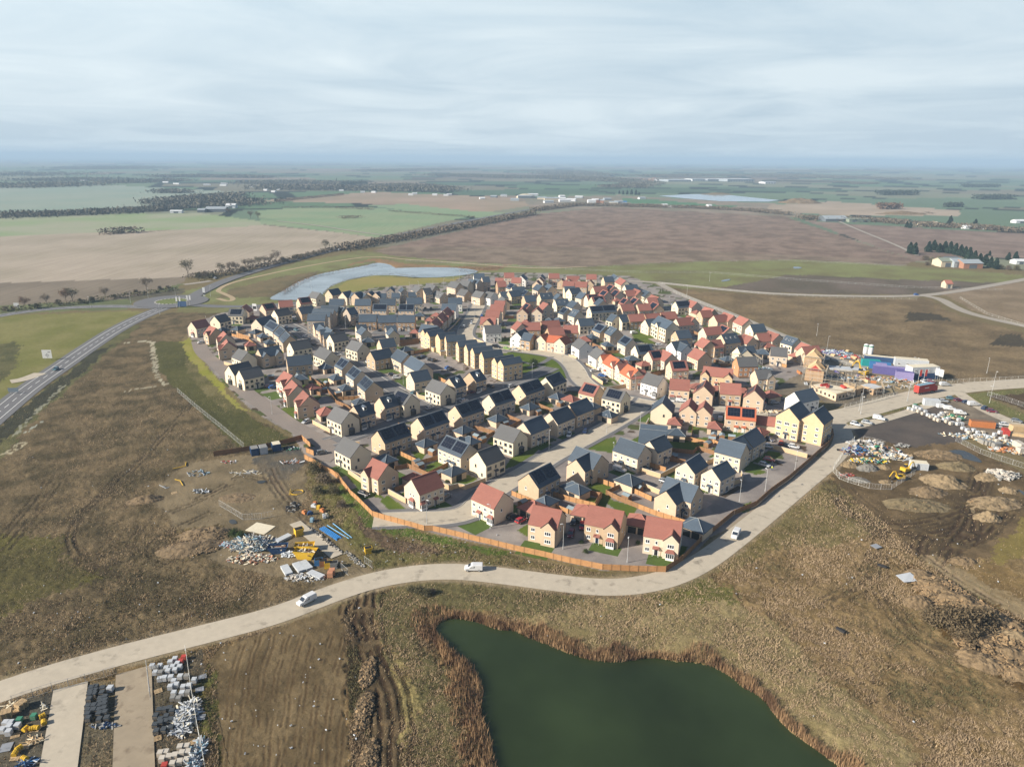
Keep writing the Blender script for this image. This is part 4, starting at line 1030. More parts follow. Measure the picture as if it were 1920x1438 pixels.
# one line per house: survey tile, ridge ends, wall, roof, options.  '+' adds a wing to the house before it
SURVEY = """
A 110 620 270 588 b r f=R gbay
A 370 558 495 528 c g f=R
A 540 474 705 476 c g pv=F1 f=F
A 682 455 730 422 b r h=4.6
A 905 425 1035 405 b r pv=F1
A 1090 385 1245 375 b r f=R
A 1310 355 1440 340 b r pv=F1
A 1468 280 1560 298 c g f=L
P3 165 255 475 205 c g f=R gbay
P3 710 205 1030 160 b s
A 835 590 1000 545 b s
A 995 597 1100 655 b s pv=L1 pl=.8
P3 300 620 420 705 b s pv=L1 pl=.8 gw=0
P3 425 730 525 835 b s pv=L1 pl=.8 gw=0
P1 510 258 658 303 b r x=L.7
P1 820 375 892 443 b r x=L.75
P1 890 552 928 620 b r x=L.72 gw=2
P1 1165 765 1375 848 c g f=L
P1 940 1148 1385 1045 c g f=R gbay
P1 1175 1245 1625 1155 c g f=R gbay
A 860 925 1090 885 b s x=R.18,R.82 f=R
F 820 55 1095 30 b s f=R semi
A 1215 850 1420 815 c g f=R
A 1557 900 1690 955 c g f=L
P2 385 195 583 298 b r x=L.8 f=L bay
P2 560 390 695 520 b r x=L.76 f=L bay
P2 815 625 950 760 b r x=L.76 f=L bay gw=2
F 1442 60 1528 105 b s pv=L2 f=L
F 1575 155 1665 215 b s pv=L2 f=L
F 1710 265 1800 338 b s pv=L2 f=L
F 1367 610 1530 678 c g f=L gbay
F 1467 950 1648 1042 c g f=L
F 1575 605 1745 555 b s dm=R.5 f=R bay
G 428 510 585 470 b s dm=R.5 f=R bay
G 622 420 790 480 c g pv=L1 gbay
G 1020 306 1192 367 c g f=L gbay
G 1210 295 1330 258 b s dm=R.5 f=R bay
G 1440 230 1555 195 b s dm=R.5 f=R bay
G 770 230 965 195 b s
G 782 44 940 130 b s f=L semi
B 870 925 992 988 b s f=L semi
B 565 955 775 915 b s gw=2
P4 185 165 410 125 b s
P4 500 218 680 180 b s
+ 690 215 760 262 b s w=5.5
P4 775 240 920 195 b s
+ 935 215 1040 265 b s w=5.5
P4 1085 215 1145 192 b s w=6.4
P4 1245 228 1310 205 b s w=6.4 gw=2
+ 1320 245 1490 242 b s h=4.4 w=6
P4 215 368 545 368 b s f=F
P4 792 370 1150 370 b s f=F semi
P4 1350 365 1700 365 b s f=F
P4 1200 482 1510 487 b s pv=F1 pl=.9 h=4.6
P4 875 720 1270 715 n s f=F semi
P4 1300 738 1715 725 n s f=F semi
P5 310 730 700 730 n s f=F semi
P4 805 957 1015 940 b s w=6
+ 925 990 1035 1062 b s w=6
P5 40 978 270 965 b s w=6
+ 160 1010 222 1078 b s w=6
P4 1325 1280 1650 1240 b s
P4 215 1168 550 1110 c g f=R gbay
B 355 825 485 863 c g f=L
P3 930 345 1330 348 y s h=7.6 w=7
P3 1040 290 1438 295 y s h=7.6 w=5.4
P3 1050 228 1518 255 y s h=7.6 w=5.4
P3 1230 155 1620 166 y s h=7.6 w=7
P4 590 582 765 553 y s h=7 f=R
+ 560 567 450 538 y s h=7 w=6
P3 1050 555 1270 535 b s w=6
+ 1180 585 1300 660 b s w=5 h=4.8
P3 1190 700 1320 690 b s w=5 h=5
+ 1340 635 1480 715 b s w=6.5
P3 1265 775 1410 765 b s w=5 h=5
P5 135 128 150 108 y s h=7 w=5 l=9 gw=2
P5 455 150 410 118 y s h=7 w=5 l=9 gw=2
P5 230 238 360 238 y s h=4.4 w=6
P5 545 216 680 213 y s h=4.4 w=6
P5 832 120 702 55 b g h=7 w=7 gw=2
P5 960 32 1165 65 b g h=6.5
+ 870 138 1040 120 b g h=6
P5 1160 178 1355 230 b g h=3.8 sk=L3
P5 500 345 850 335 b s f=F
P5 340 487 680 490 b s pv=F2 h=4.6
P5 1440 342 1755 342 w s gw=2
P5 1310 476 1640 490 w s
P5 1430 545 1328 642 b r x=R.3 f=R
P5 1312 650 1200 757 b r x=R.3 f=R
P5 1180 770 1060 890 b r x=R.3 f=R
P5 840 935 1200 972 b s h=5
B 1155 705 1310 680 Y s h=7.8 w=5 l=11 gw=2
B 1200 730 1365 700 Y s h=7.8 w=5 l=11 gw=2
B 1320 755 1530 725 Y s h=7.8 w=5.2 l=11 gw=1
Q7 900 115 1280 90 Y s h=7.8 w=5.6 l=11 gw=2
Q7 1165 240 1540 205 Y s h=7.8 w=5 l=11 gw=2
Q7 1360 310 1740 270 Y s h=7.8 w=5.4 l=11 gw=2
Q7 1505 385 1900 340 Y s h=7.8 w=5 l=11 gw=2
Q7 1710 472 2080 430 Y s h=7.8 w=5.6 l=11 gw=2
C 400 1022 610 988 Y s h=7.8 w=4.6 l=11 gw=2
C 470 1046 640 1016 Y s h=7.8 w=4.8 l=11.5 gw=2 f=R
P6 70 267 265 312 b g h=7 w=8 f=L
P6 300 246 505 268 b g h=7
P6 480 215 592 238 y s h=7 w=6
P6 610 215 722 240 y s h=7 w=6
P6 575 98 815 95 w s h=7
P6 760 172 850 168 y s h=7
P6 290 437 462 478 b g h=4.2
P6 620 480 815 522 b g f=L
P6 870 497 1042 530 w g f=L
P6 1050 705 1290 715 b r f=L
P6 960 790 1260 802 b r
P6 870 912 1180 932 b r
P6 740 1070 1080 1082 b r
+ 875 1135 960 1090 b r w=6.5
P6 1260 82 1485 82 b r f=F
P6 1065 196 1250 200 b r
P6 1095 275 1290 268 n r f=F
P6 1430 187 1650 192 b r
P6 1637 148 1690 105 w s gw=2
P6 1405 306 1512 345 b s pv=L1
P6 1425 402 1715 388 b s
P6 1360 492 1605 465 b s f=F
P6 1165 515 1310 505 b s h=4
P7 300 465 365 492 b s pv=L1
P6 1200 605 1290 680 b g h=4.5 w=6
P7 262 596 500 580 b s f=F
C 285 663 465 655 w g f=F gw=1
P7 312 756 415 800 b r pv=L1
P7 228 890 262 842 b r gw=2 w=6.8
P7 552 886 590 835 b r gw=2 w=6.8
P7 697 735 820 787 b r f=R gw=2
P7 612 543 890 525 b s sk=F2
P7 960 678 1250 660 c s sk=F2
P7 560 332 690 375 b s
+ 700 375 830 368 b s h=4.4 w=6
P7 800 325 905 372 b s gw=2
P7 640 150 680 112 w s w=6.4
P7 610 195 650 170 b r w=6.4
P7 545 270 595 245 b r w=6.4
P7 825 95 1060 95 b r f=F
P7 1225 155 1510 155 b r x=F.1,F.9 f=F
P7 1150 265 1410 275 b r f=F
+ 1105 228 1135 205 b r w=6
P7 1430 275 1700 288 b r f=F
+ 1750 258 1770 235 b r w=6
P7 1670 112 1900 116 b r f=F
P7 1170 388 1410 385 c s
P7 1280 435 1510 412 c s
P7 1525 512 1662 548 b s
P8 230 577 500 560 b r pv=F1
P8 345 620 620 600 b r pv=F1
P8 380 393 660 375 b r
P7 1330 700 1470 748 b s gw=2
P7 1155 845 1272 886 b s pv=L1
P7 1375 892 1520 938 b s sk=L2
P7 1010 545 1085 582 b s w=7
P8 300 834 860 800 c s pv=F2 lm=22 f=F semi
P7 1480 1112 1810 1095 c s f=F
Q1 355 147 465 208 b r
Q1 440 180 870 176 n r f=F
Q1 890 152 1290 125 n r f=F
Q1 1035 298 1380 275 n r
Q1 1400 237 1720 240 n r
Q1 345 398 530 310 w s gw=2
+ 510 405 725 440 n s w=7 f=F
Q1 882 470 1035 415 b o gw=2 w=6.6
+ 1060 462 1370 490 b o w=6.6
+ 1305 535 1465 470 b o w=6.6 gw=2
Q2 298 523 475 622 w g f=L
Q2 690 728 870 836 w g f=L
Q2 1005 900 1225 1022 b o
+ 790 912 985 893 b o w=5.6 gw=2
Q2 1035 1052 1390 1035 b r w=6 gw=2
+ 1160 1113 1400 1090 b r w=6 gw=2
Q2 1400 1115 1640 1250 b o
+ 1420 1272 1790 1245 b r w=6 gw=2
Q2 1565 693 1917 665 c s pv=F1
Q3 190 1187 460 1155 b r pv=F1 gw=2
Q3 515 1145 722 1238 b r f=L
Q6 905 208 1270 192 b r pv=F1 gw=2
Q3 1230 1108 1475 1215 b r f=L semi
Q2 735 192 920 265 b s pv=L1
Q2 1000 247 1165 330 b s sk=L2
Q2 1328 462 1510 552 b s pv=L1
P8 800 1003 930 1040 c s gw=2
+ 950 1035 1120 1010 c s f=F
P8 1165 1018 1520 1000 n r f=F
P8 1540 1010 1860 985 n r
P8 995 793 1270 775 b r
P8 1370 785 1650 770 b r
P8 742 337 866 378 b r pv=L1
P8 600 460 730 508 b r pv=L1 gw=2
P8 868 452 995 500 b r pv=L1 gw=2
P8 1062 642 1178 678 b r pv=L1
P8 1290 627 1410 675 b r pv=L1
P8 1720 727 1865 790 b r pv=L1 gw=2
P8 970 183 1125 262 c r f=L
P8 612 173 830 165 b s
P8 840 107 930 160 w s w=6.5
P8 1090 355 1370 340 c s
P8 1310 435 1455 490 b r
+ 1095 478 1310 465 b r f=R
P8 1528 457 1655 510 c s
P8 1690 572 1862 632 b r
+ 1590 645 1810 635 b r f=R
P8 515 653 620 700 b s
Q3 795 66 1080 45 c s pv=F1 pl=.9
Q3 1117 32 1285 87 b r f=L
Q3 1345 275 1590 260 b r f=R gw=2
+ 1450 187 1665 245 b r
Q3 460 310 790 290 n r
Q3 110 350 440 330 n r
Q3 810 450 1140 420 b r f=R
+ 1055 385 1225 435 b r gw=2
Q3 115 470 330 448 b s gw=2
+ 225 500 310 460 b s w=6 h=5
Q3 412 388 745 530 c s h=7.4 w=8.5 x=L.45 f=L lm=20
Q3 795 725 1100 700 b s gw=2
Q3 705 973 1050 930 w s gw=2
+ 895 975 1072 1052 w s f=L w=7
Q3 1415 652 1800 620 b r
Q3 1387 872 1580 957 b r gw=2
+ 1600 940 1810 918 b r f=R w=7
D 1395 651 1487 690 b r pv=L1
Q3 1655 378 1917 350 b r
+ 2640 0 2641 1 b r skip
D 1420 513 1535 552 b r
D 1597 552 1703 597 b r
Q5 75 105 380 85 c s
Q5 215 310 490 290 b r f=R
+ 490 245 735 330 b r f=L
Q5 900 347 1160 422 c s sk=L3 f=L
Q5 1240 605 1610 575 b r f=R
+ 1220 505 1420 575 b r w=7
Q5 545 602 925 632 b g f=F
Q4 865 85 1200 50 b s h=5.6 w=9 gw=0 f=R sk=R3
Q4 1230 115 1480 110 b r h=4.4
+ 1370 75 1590 145 b r h=4.8 gw=2
Q4 1230 370 1590 340 c s
+ 1448 438 1400 395 c s w=6.5
Q4 1210 598 1640 590 o g f=F
I 955 160 1285 195 Y r x=F.1,F.88 f=F w=7 lm=22
Q6 397 467 770 572 w g f=L bay
Q6 915 600 1360 630 b r f=F bay
I 985 312 955 385 b r pv=L1 gw=2
I 1140 345 1375 360 b r f=F
I 1550 362 1525 432 b r pv=L1 gw=2
I 1530 203 1700 196 b g x=F.85 f=F w=7
I 523 487 488 572 c s w=8 gw=1
I 812 520 785 602 b r w=6.4 gw=2
I 975 545 950 617 b r w=6.4 gw=2
I 1210 607 1545 636 b o pv=F2 f=F semi
I 250 810 550 836 b s f=F
I 240 862 540 892 b s f=F
H 1577 957 1858 1050 b s f=L gw=2
+ 1905 1000 2070 930 b s w=7 f=R
I 1142 967 1432 1040 b s f=F back=0
I 1275 988 1392 935 b s f=R
I 1400 930 1545 846 b s f=R
I 755 1235 905 1140 b s w=6.6 gw=2 f=G
I 1045 1305 1215 1220 b s w=6.6 gw=2 f=G
M 1195 150 1320 70 Y s h=8.2 w=8.4 gw=2 f=G
+ 1470 200 1580 125 Y s h=8.2 w=8 gw=2
E 655 1048 860 1005 w s f=R
G 405 885 705 790 b s pv=R2 f=R semi sk=R2
G 855 740 1130 650 b s pv=R2 f=R semi sk=R2
G 1275 605 1525 525 b s pv=R2 f=R semi sk=R2
H 100 480 320 415 b s pv=R2 f=R semi sk=R2
H 437 370 650 300 b s pv=R2 f=R semi sk=R2
H 735 285 890 220 c s pv=R1 f=R
H 1172 342 1345 385 b r pv=L1 f=L
H 1430 398 1640 447 c g pv=L1 f=L gbay
H 485 790 690 710 b s f=R semi
H 783 682 980 605 b s f=R semi
H 1000 590 1200 515 b s f=R semi
H 232 810 455 878 c g f=L gbay
G 1530 1120 1745 1040 c g f=R
G 1182 932 1440 1035 b s pv=L2 f=L semi
H 1082 1057 1365 1160 b s
+ 1080 1205 1225 1130 b s w=7 f=R
K 1025 285 1270 165 b s pv=R2 f=R semi
K 492 392 747 502 b r f=L bay
K 1082 642 1400 703 b r x=F.72 f=F
L 150 640 540 715 b r x=F.78 f=F bay
L 795 765 1195 830 b r x=F.78 f=F bay
L 1022 322 1375 432 b s gw=2
+ 1012 480 1155 390 b s w=7 f=R
J 830 115 1000 190 b r x=L.25 f=L gw=2
J 1265 350 1540 255 b r f=R gbay bay
"""
def parse_opts(tok):
    o = {}
    for t in tok:
        if '=' not in t: o[t] = 1; continue
        k, v = t.split('=')
        if k == 'x': o['x'] = [(q[0], float(q[1:]), None) for q in v.split(',')]
        elif k in ('pv', 'sk'): o[k] = [(v[0], int(v[1:]))]
        elif k == 'dm': o[k] = [(v[0], float(v[1:]))]
        elif k == 'f': o[k] = v
        else: o[k] = float(v)
    if 'gw' in o: o['gw'] = int(o['gw'])
    return o
_cur, _last = None, None
for ln in SURVEY.strip().splitlines():
    t = ln.split()
    if t[0] == '+': tl = _cur
    else: tl = _cur = t[0]
    ox, oy, s = TILE[tl]
    A, B = (ox + float(t[1]) / s, oy + float(t[2]) / s), (ox + float(t[3]) / s, oy + float(t[4]) / s)
    o = parse_opts(t[7:])
    if 'skip' in o: continue
    if t[0] == '+': 
        o.setdefault('gw', 1); build_house(A, B, t[5], t[6], o, root=_last)
        _last['wing'] = 1
    else: _last = build_house(A, B, t[5], t[6], o)

for r_, o_, p_ in HOUSES:
    if '_w' in r_: del r_['_w']
# ------------------------------------------------------------------ labels for the houses
def words(n): return n
ORD = ['first', 'second', 'third', 'fourth', 'fifth', 'sixth', 'seventh', 'eighth', 'ninth', 'tenth', 'eleventh', 'twelfth', 'thirteenth', 'fourteenth', 'fifteenth', 'sixteenth',
       'seventeenth', 'eighteenth', 'nineteenth', 'twentieth'] + ['twenty-%s' % q for q in ('first', 'second', 'third', 'fourth', 'fifth', 'sixth', 'seventh', 'eighth', 'ninth')] + ['thirtieth'] + ['thirty-%s' % q for q in ('first', 'second', 'third', 'fourth', 'fifth', 'sixth', 'seventh', 'eighth', 'ninth')]
def hzone(x, y):
    if y > 855: return "in the front rows" if x > 1020 else "at the near left corner"
    if y > 715 and x < 1010: return "above the slatted yard fence" if x < 760 else "in the near middle rows"
    if x < 600 and y > 655: return "by the curved left lane"
    if x < 620: return "on the left edge near the roundabout"
    if x > 1440 and y > 620: return "beside the building site"
    if x > 1235 and y > 690: return "opposite the right-hand yard"
    if y < 572 and x < 870: return "facing the lake"
    if y < 560: return "in the farthest row"
    if x < 900: return "left of the central avenue"
    if y > 620 and x < 1110: return "around the green"
    if x < 1110: return "right of the central avenue"
    if x < 1250: return "in the right middle"
    return "along the right track"
groups = {}
for root, o, px in HOUSES:
    k = f"{WNAME[o['wall']]} {RNAME[o['roof']]} house"
    if o.get('h', 5.1) > 6.2: k = "three-storey " + k
    elif o.get('h', 5.1) < 4.7: k = "low " + k
    if 'pv' in o: k += ", solar panels"
    elif 'x' in o: k += ", front gable"
    elif 'dm' in o: k += ", dormer"
    elif 'sk' in o: k += ", skylights"
    elif 'gbay' in o: k += ", bay"
    groups.setdefault((k, hzone(*px)), []).append((px, root))
for (k, zn), lst in groups.items():
    lst.sort(key=lambda q: q[0][0])
    for i, (px, root) in enumerate(lst):
        if len(lst) == 1: lab = f"{k}, {zn}"
        elif len(lst) == 2: lab = f"{k}, {zn}, {('left', 'right')[i]} one"
        else: lab = f"{k}, {zn}, {'leftmost' if i == 0 else ('rightmost' if i == len(lst) - 1 else ORD[i] + ' from left')}"
        root['label'] = lab; root['category'] = 'house'; root['group'] = 'houses of the new estate'

# back-garden lawns and driveways, one sheet each beside its house
LAWNM = mat("lawn_grass", tuple(c * 0.9 for c in lin((78, 98, 40))), 0.95, 0.16, 0.9, 0.2)
EARTHM = mat("planting_bed", tuple(c * 0.8 for c in lin((84, 72, 60))), 0.95, 0.16, 0.9, 0.2)
DRIVEM = mat("driveway_paving", tuple(c * 0.8 for c in lin((162, 150, 142))), 0.9, 0.10, 1.0, 0.12)
_rr = random.Random(5); _k = 0
for r_, o_, p_ in HOUSES:
    w_ = o_.get('w', 7.8) * 1.09
    for side in (-1, 1):
        q = _rr.random()
        m_ = LAWNM if q < .5 else EARTHM if q < .68 else DRIVEM if q < .9 else None
        if m_ is None: continue
        d_ = _rr.uniform(4, 8) if m_ is not EARTHM else 2.0; z_ = 0.004 + 0.0006 * (_k % 24); _k += 1
        a_, b_ = _rr.uniform(-1, 1), 9 + _rr.uniform(-2, 3)
        y0_, y1_ = side * w_ / 2, side * (w_ / 2 + d_)
        me_ = bpy.data.meshes.new("plot"); me_.from_pydata([(a_, y0_, z_), (b_, y0_, z_), (b_, y1_, z_), (a_, y1_, z_)], [], [(0, 1, 2, 3) if side > 0 else (3, 2, 1, 0)]); me_.materials.append(m_)
        g_ = ob({LAWNM: "lawn", EARTHM: "planting_bed", DRIVEM: "driveway"}[m_], me_, None, r_.location, r_.rotation_euler[2]); g_['kind'] = 'structure'
# ------------------------------------------------------------------ generic labelling: a base text, a zone, then a place in the row
def spread_labels(lst, cat, group=None, zone=None):
    """lst: (object, base text, px). Same base + same zone -> told apart by order across the photo"""
    g = {}
    for o, base, px in lst: g.setdefault((base, zone(*px) if zone else ''), []).append((px, o))
    for (base, zn), l in g.items():
        l.sort(key=lambda q: q[0][0]); n = len(l)
        for i, (px, o) in enumerate(l):
            lab = base + ((', ' + zn) if zn else '')
            if n == 2: lab += f", {('left', 'right')[i]} one"
            elif n > 2: lab += ", " + ('leftmost' if i == 0 else 'rightmost' if i == n - 1 else (ORD[i] + ' from left' if i < len(ORD) else ''))
            o['label'] = lab; o['category'] = cat
            if group: o['group'] = group
def T(tile, x, y, z=0.0):
    ox, oy, s = TILE[tile]
    return P(ox + x / s, oy + y / s, z)
TILE['T3'] = (1540, 700, 5.045); TILE['T4'] = (1500, 640, 6.846); TILE['T1'] = (0, 1180, 4.571); TILE['T2'] = (360, 880, 5.638)
TILE['T8'] = (0, 700, 3.994); TILE['T5'] = (1560, 960, 4.23); TILE['PX'] = (0, 0, 1.0)
def near_rot(p):
    b = min((o for o, _, _ in HOUSES), key=lambda h: (h.location - p).length)
    return b.rotation_euler[2]

# ------------------------------------------------------------------ garages
GAR = """A 765 840 r|A 455 683 s|A 635 668 s|A 830 703 s|A 915 748 s|A 990 818 s|A 800 548 r|F 1262 130 s|F 1375 250 s|F 1485 362 s|F 1640 522 s|F 1115 350 r|F 1258 617 r 2|F 975 252 s|
G 950 972 s|G 1375 828 s|G 1755 700 s|G 500 1145 s|G 1262 1282 s|G 1330 950 s|G 1440 945 s|H 560 572 s|H 870 455 s|H 1020 485 r|H 1255 562 s|H 1440 655 s|
K 1085 590 r 2|K 1215 535 s|K 1530 375 s|L 110 635 r 2|L 720 740 r 2|L 1360 787 s 2|L 600 288 s 3|L 15 402 s|J 1300 277 r 1|I 637 737 r|I 1087 782 r|I 655 858 s|I 1705 428 r 2|I 888 350 r|I 1107 378 r|I 1405 405 r|
B 540 800 s|B 965 897 s|P5 700 1042 r|P5 800 675 s|Q2 605 440 s|Q2 950 608 s|Q2 1500 918 s|Q2 1770 1040 r|Q2 430 485 r 2|Q1 1530 205 s|Q1 560 112 r|Q3 1282 264 r|P8 910 645 r|Q5 490 518 r|Q5 370 645 s 2|
Q5 1130 728 r|Q4 1010 572 s|M 868 372 r|P5 1170 678 r|P5 1030 778 r|Q2 1280 985 s|P7 835 1088 s|P7 1060 1082 s"""
gl = []; GRN_ = dict(r='red', s='slate')
for ent in GAR.replace('\n', '').split('|'):
    t = ent.split()
    if not t: continue
    kind = int(t[4]) if len(t) > 4 else 0
    w, L = (6.6, 7.4) if kind in (2, 3) else (5.4, 6.6)
    he, hr = 2.6, 2.6 + w / 2 * 0.72
    c = T(t[0], float(t[1]), float(t[2]), hr)
    rz = near_rot(c)
    M = Matrix.Translation((-L / 2, 0, 0))
    root = empty("garage", (c.x, c.y, 0), rz)
    Wm, Rm = MB(), MB()
    if kind == 3:
        for x in (0.2, L - 0.2):
            for y in (-w / 2 + .2, w / 2 - .2): Wm.box(x - .2, x + .2, y - .2, y + .2, 0, he, 0, M)
        Wm.box(0, L, w / 2 - .2, w / 2 + .05, 0, he, 0, M)
    else: Wm.box(0, L, -w / 2, w / 2, 0, he - 0.1, 0, M)
    add_hip_roof(Rm, L, w, he, hr, M)
    ob("wall", Wm.mesh("garage_wall", [WALLM['b']]), root)
    ob("roof", Rm.mesh("garage_roof", [ROOFM[t[3]], FASCIA, RIDGEM[t[3]]]), root)
    if kind != 3:
        # the doors go on the end nearest the camera side that is not a garden
        ex = Vector((math.cos(rz), math.sin(rz), 0)); ey = Vector((-ex.y, ex.x, 0))
        best = min((( (s * e).dot(c), s, e is ex) for s in (-1, 1) for e in (ex, ey)), key=lambda q: q[0])
        _, s, isx = best
        n = 2 if kind == 2 else 1
        for k in range(n):
            off = (k - (n - 1) / 2) * 2.9
            mb = MB(); mb.box(-1.2, 1.2, -0.06, 0.02, 0.02, 2.15)
            if isx: TT = Matrix.Translation((s * L / 2, off, 0)) @ Matrix.Rotation(-math.pi / 2 if s < 0 else math.pi / 2, 4, 'Z')
            else: TT = Matrix.Translation((off, s * w / 2, 0)) @ Matrix.Rotation(0 if s < 0 else math.pi, 4, 'Z')
            q = ob("garage_door", mb.mesh("garage_door", [GARDOOR]), root); q.matrix_basis = TT
    px = proj((c.x, c.y, 2))
    gl.append((root, ("open carport under a hipped slate roof" if kind == 3 else f"{'double' if kind == 2 else 'single'} brick garage, hipped {GRN_[t[3]]} roof"), px))
spread_labels(gl, 'garage', 'garages of the new estate', hzone)
# low red-roofed carport range beside the flats
B_ = build_house((1280 + 830 / 5.99, 740 + 233 / 5.99), (1280 + 1075 / 5.99, 740 + 262 / 5.99), 'b', 'r', dict(h=2.7, w=6.5, nw=1, name='carport_range', p=36))
HOUSES.pop(); tag(B_, "long low red-roofed carport range left of the three-storey flats", "carport")
# pale bin stores in front of the terrace
bl = []
for x, y in ((700, 455), (885, 545)):
    p = T('Q7', x, y, 0); r = empty("bin_store", p, near_rot(p))
    mb = MB(); mb.box(-2.6, 2.6, -1.5, 1.5, 0, 2.4); ob("wall", mb.mesh("bin_store_wall", [WALLM['Y']]), r)
    mb = MB(); mb.box(-2.7, 2.7, -1.6, 1.6, 2.4, 2.55); ob("roof", mb.mesh("bin_store_roof", [LEADM]), r)
    bl.append((r, "flat-roofed yellow brick store in front of the three-storey terrace", proj(p)))
spread_labels(bl, 'store')

# ------------------------------------------------------------------ fences and garden walls
TIMBER = mat("orange_timber", (0.43, 0.235, 0.105), 0.85, 0.13, 1.2, 0.3)
TIMBER_D = mat("brown_timber", (0.26, 0.145, 0.075), 0.9, 0.13, 1.2, 0.3)
POSTM = mat("fence_post_timber", (0.30, 0.17, 0.08), 0.9, 0.1)
def fence(name, pts, label, m=TIMBER, h=1.8, step=2.9, posts=True, rails=True, concrete=False, cat='fence'):
    root = empty(name, (pts[0].x, pts[0].y, 0))
    off = Vector((pts[0].x, pts[0].y))
    mb = MB(); pl = []
    for a, b in zip(pts[:-1], pts[1:]):
        a, b = a.to_2d() - off, b.to_2d() - off
        L = (b - a).length
        if L < 0.3: continue
        n = max(1, round(L / step)); u = (b - a) / n; ang = math.atan2(u.y, u.x)
        for k in range(n):
            p = a + u * k
            M = Matrix.Translation((p.x, p.y, 0)) @ Matrix.Rotation(ang, 4, 'Z')
            hh = h * random.uniform(0.985, 1.015)
            mb.box(0.03, u.length - 0.03, -0.02, 0.02, 0.05, hh, 0, M)
            if rails:
                for z in (0.3, 0.95, 1.55): mb.box(0.03, u.length - 0.03, -0.07, 0.07, z, z + 0.10, 0, M)
            pl.append((p, ang))
    pl.append((b, ang))
    ob("panels", mb.mesh(name + "_panels", [m]), root)
    if posts:
        pm = MB(); pm.box(-0.075, 0.075, -0.09, 0.09, 0, h + 0.08)
        me = pm.mesh("post", [KERB if concrete else POSTM])
        for p, ang in pl[:100]: ob("post", me, root, (p.x, p.y, 0), ang)
    if label: tag(root, label, cat)
    return root
def pts(tile, s, z=1.8): 
    v = list(map(float, s.split()))
    return [Vector((*T(tile, v[i], v[i + 1], z).to_2d(), 0)) for i in range(0, len(v), 2)]
fence("boundary_fence", pts('J', "70 70 180 130 270 195 375 240 450 310 520 390 580 470 650 530 740 620 825 705"), "orange timber fence running down the left bank beside the corner houses")
fence("boundary_fence", pts('J', "825 705 960 745 1110 785 1260 825 1410 868 1500 868 1660 905 1850 948") + pts('K', "350 965 600 1020 860 1085 1210 1160 1490 1225 1860 1300") + pts('L', "300 1300 500 1310 700 1320 1010 1325"), "long orange timber fence above the grass bank in front of the front row")
fence("boundary_fence", pts('L', "1010 1325 1200 1200 1290 1110 1410 990 1560 870 1780 690") + pts('M', "590 1290 830 1190 1000 1040 1200 900 1400 730 1500 640"), "timber fence seen from its posts along the pale road, right corner", m=TIMBER_D, step=2.4)
fence("boundary_fence", pts('M', "1500 640 1640 520 1695 440 1690 385 1640 350"), "curved timber fence round the back of the three-storey flats", m=TIMBER_D)
fence("yard_fence", pts('F', "0 1120 400 1060 700 1010 990 935"), "dark brown timber fence behind the blue containers", m=TIMBER_D, h=2.0)
fence("yard_fence", pts('F', "990 935 1085 1020 1090 1062 1040 1078 1125 1112"), "short stepped orange fence right of the blue containers", h=2.0)
fence("boundary_fence", pts('F', "1020 1150 1220 1260 1400 1360 1450 1430"), "orange timber fence below the grey parked car, left corner")
GF = """G 650 1105 880 1215|G 740 1245 980 1350|G 890 1210 1080 1160|G 980 1340 1205 1230|G 1480 820 1720 880 1600 950|G 600 1280 740 1250|H 625 560 820 640|H 290 690 460 760 330 825|H 0 830 160 890|
K 835 475 945 520 1090 580|K 1255 475 1350 500 1480 540 1640 580 1780 620 1850 500|K 1690 465 1830 500|K 1330 630 1470 680|K 1770 310 1917 370|L 340 465 480 535 700 620|L 700 622 900 700 1250 812|L 210 315 430 390|L 345 470 520 390|
L 630 440 850 540|L 0 560 210 610 280 490|L 140 465 270 495|L 820 155 1010 215|L 910 70 1230 130|I 530 1065 840 1100 890 1050 1090 1110|I 750 940 980 995 1030 960 1130 1010|I 440 1150 740 1205|I 830 830 820 920|
F 1080 270 1180 330 1290 420 1380 540 1500 590 1540 620|F 1390 500 1640 490|B 890 862 1110 832|B 1060 945 1260 905|C 520 552 620 552|C 1500 850 1600 900|C 1570 950 1917 930|J 1080 440 1200 395|F 1010 395 1200 450|
P1 1010 420 1370 520 1560 660|Q5 700 950 900 1000|Q4 860 740 1060 740|Q4 700 640 860 660|Q6 500 480 800 420|Q2 610 640 830 760|D 1040 700 1180 760|D 600 1180 760 1150|A 620 740 760 780|P5 350 1290 800 1250|G 1090 270 1200 330|G 640 790 760 850"""
fl = []
for e in GF.replace('\n', '').split('|'):
    t = e.split(); p = pts(t[0], ' '.join(t[1:]))
    is_orange = random.random() < 0.5  # random pick between orange and brown timber for each fence
    f = fence("garden_fence", p, None, m=TIMBER if is_orange else TIMBER_D, posts=True, rails=False, step=2.4, h=1.75)
    m_ = p[len(p) // 2]; fl.append((f, "timber garden fence between back gardens", proj(m_)))
spread_labels(fl, 'fence', 'fences between the gardens', hzone)
WALLB = mat("garden_wall_brick", (0.56, 0.41, 0.25), 0.9, 0.08, 1.0, 0.2)
wl_ = []
GW = """L 720 215 950 285 1165 175|L 760 390 950 470|I 1380 1330 1400 1375 1385 1410 1290 1440|M 960 545 1400 660|F 1115 762 1310 862|F 1515 1312 1680 1382|J 555 232 700 335|J 1005 457 1200 562|K 70 392 150 420 180 405 230 395 280 402 310 412 540 332|G 845 445 870 480 960 500|
G 200 1000 90 1000|I 990 1222 1080 1172|M 270 740 400 690|F 120 105 210 130|H 1390 395 1700 350|C 1270 965 1330 1000|C 600 880 760 905|P6 0 1330 100 1250 270 1060|C 170 785 290 830|H 1260 250 1380 330|I 340 740 310 790|Q2 80 860 250 930|Q2 470 1050 720 1180"""
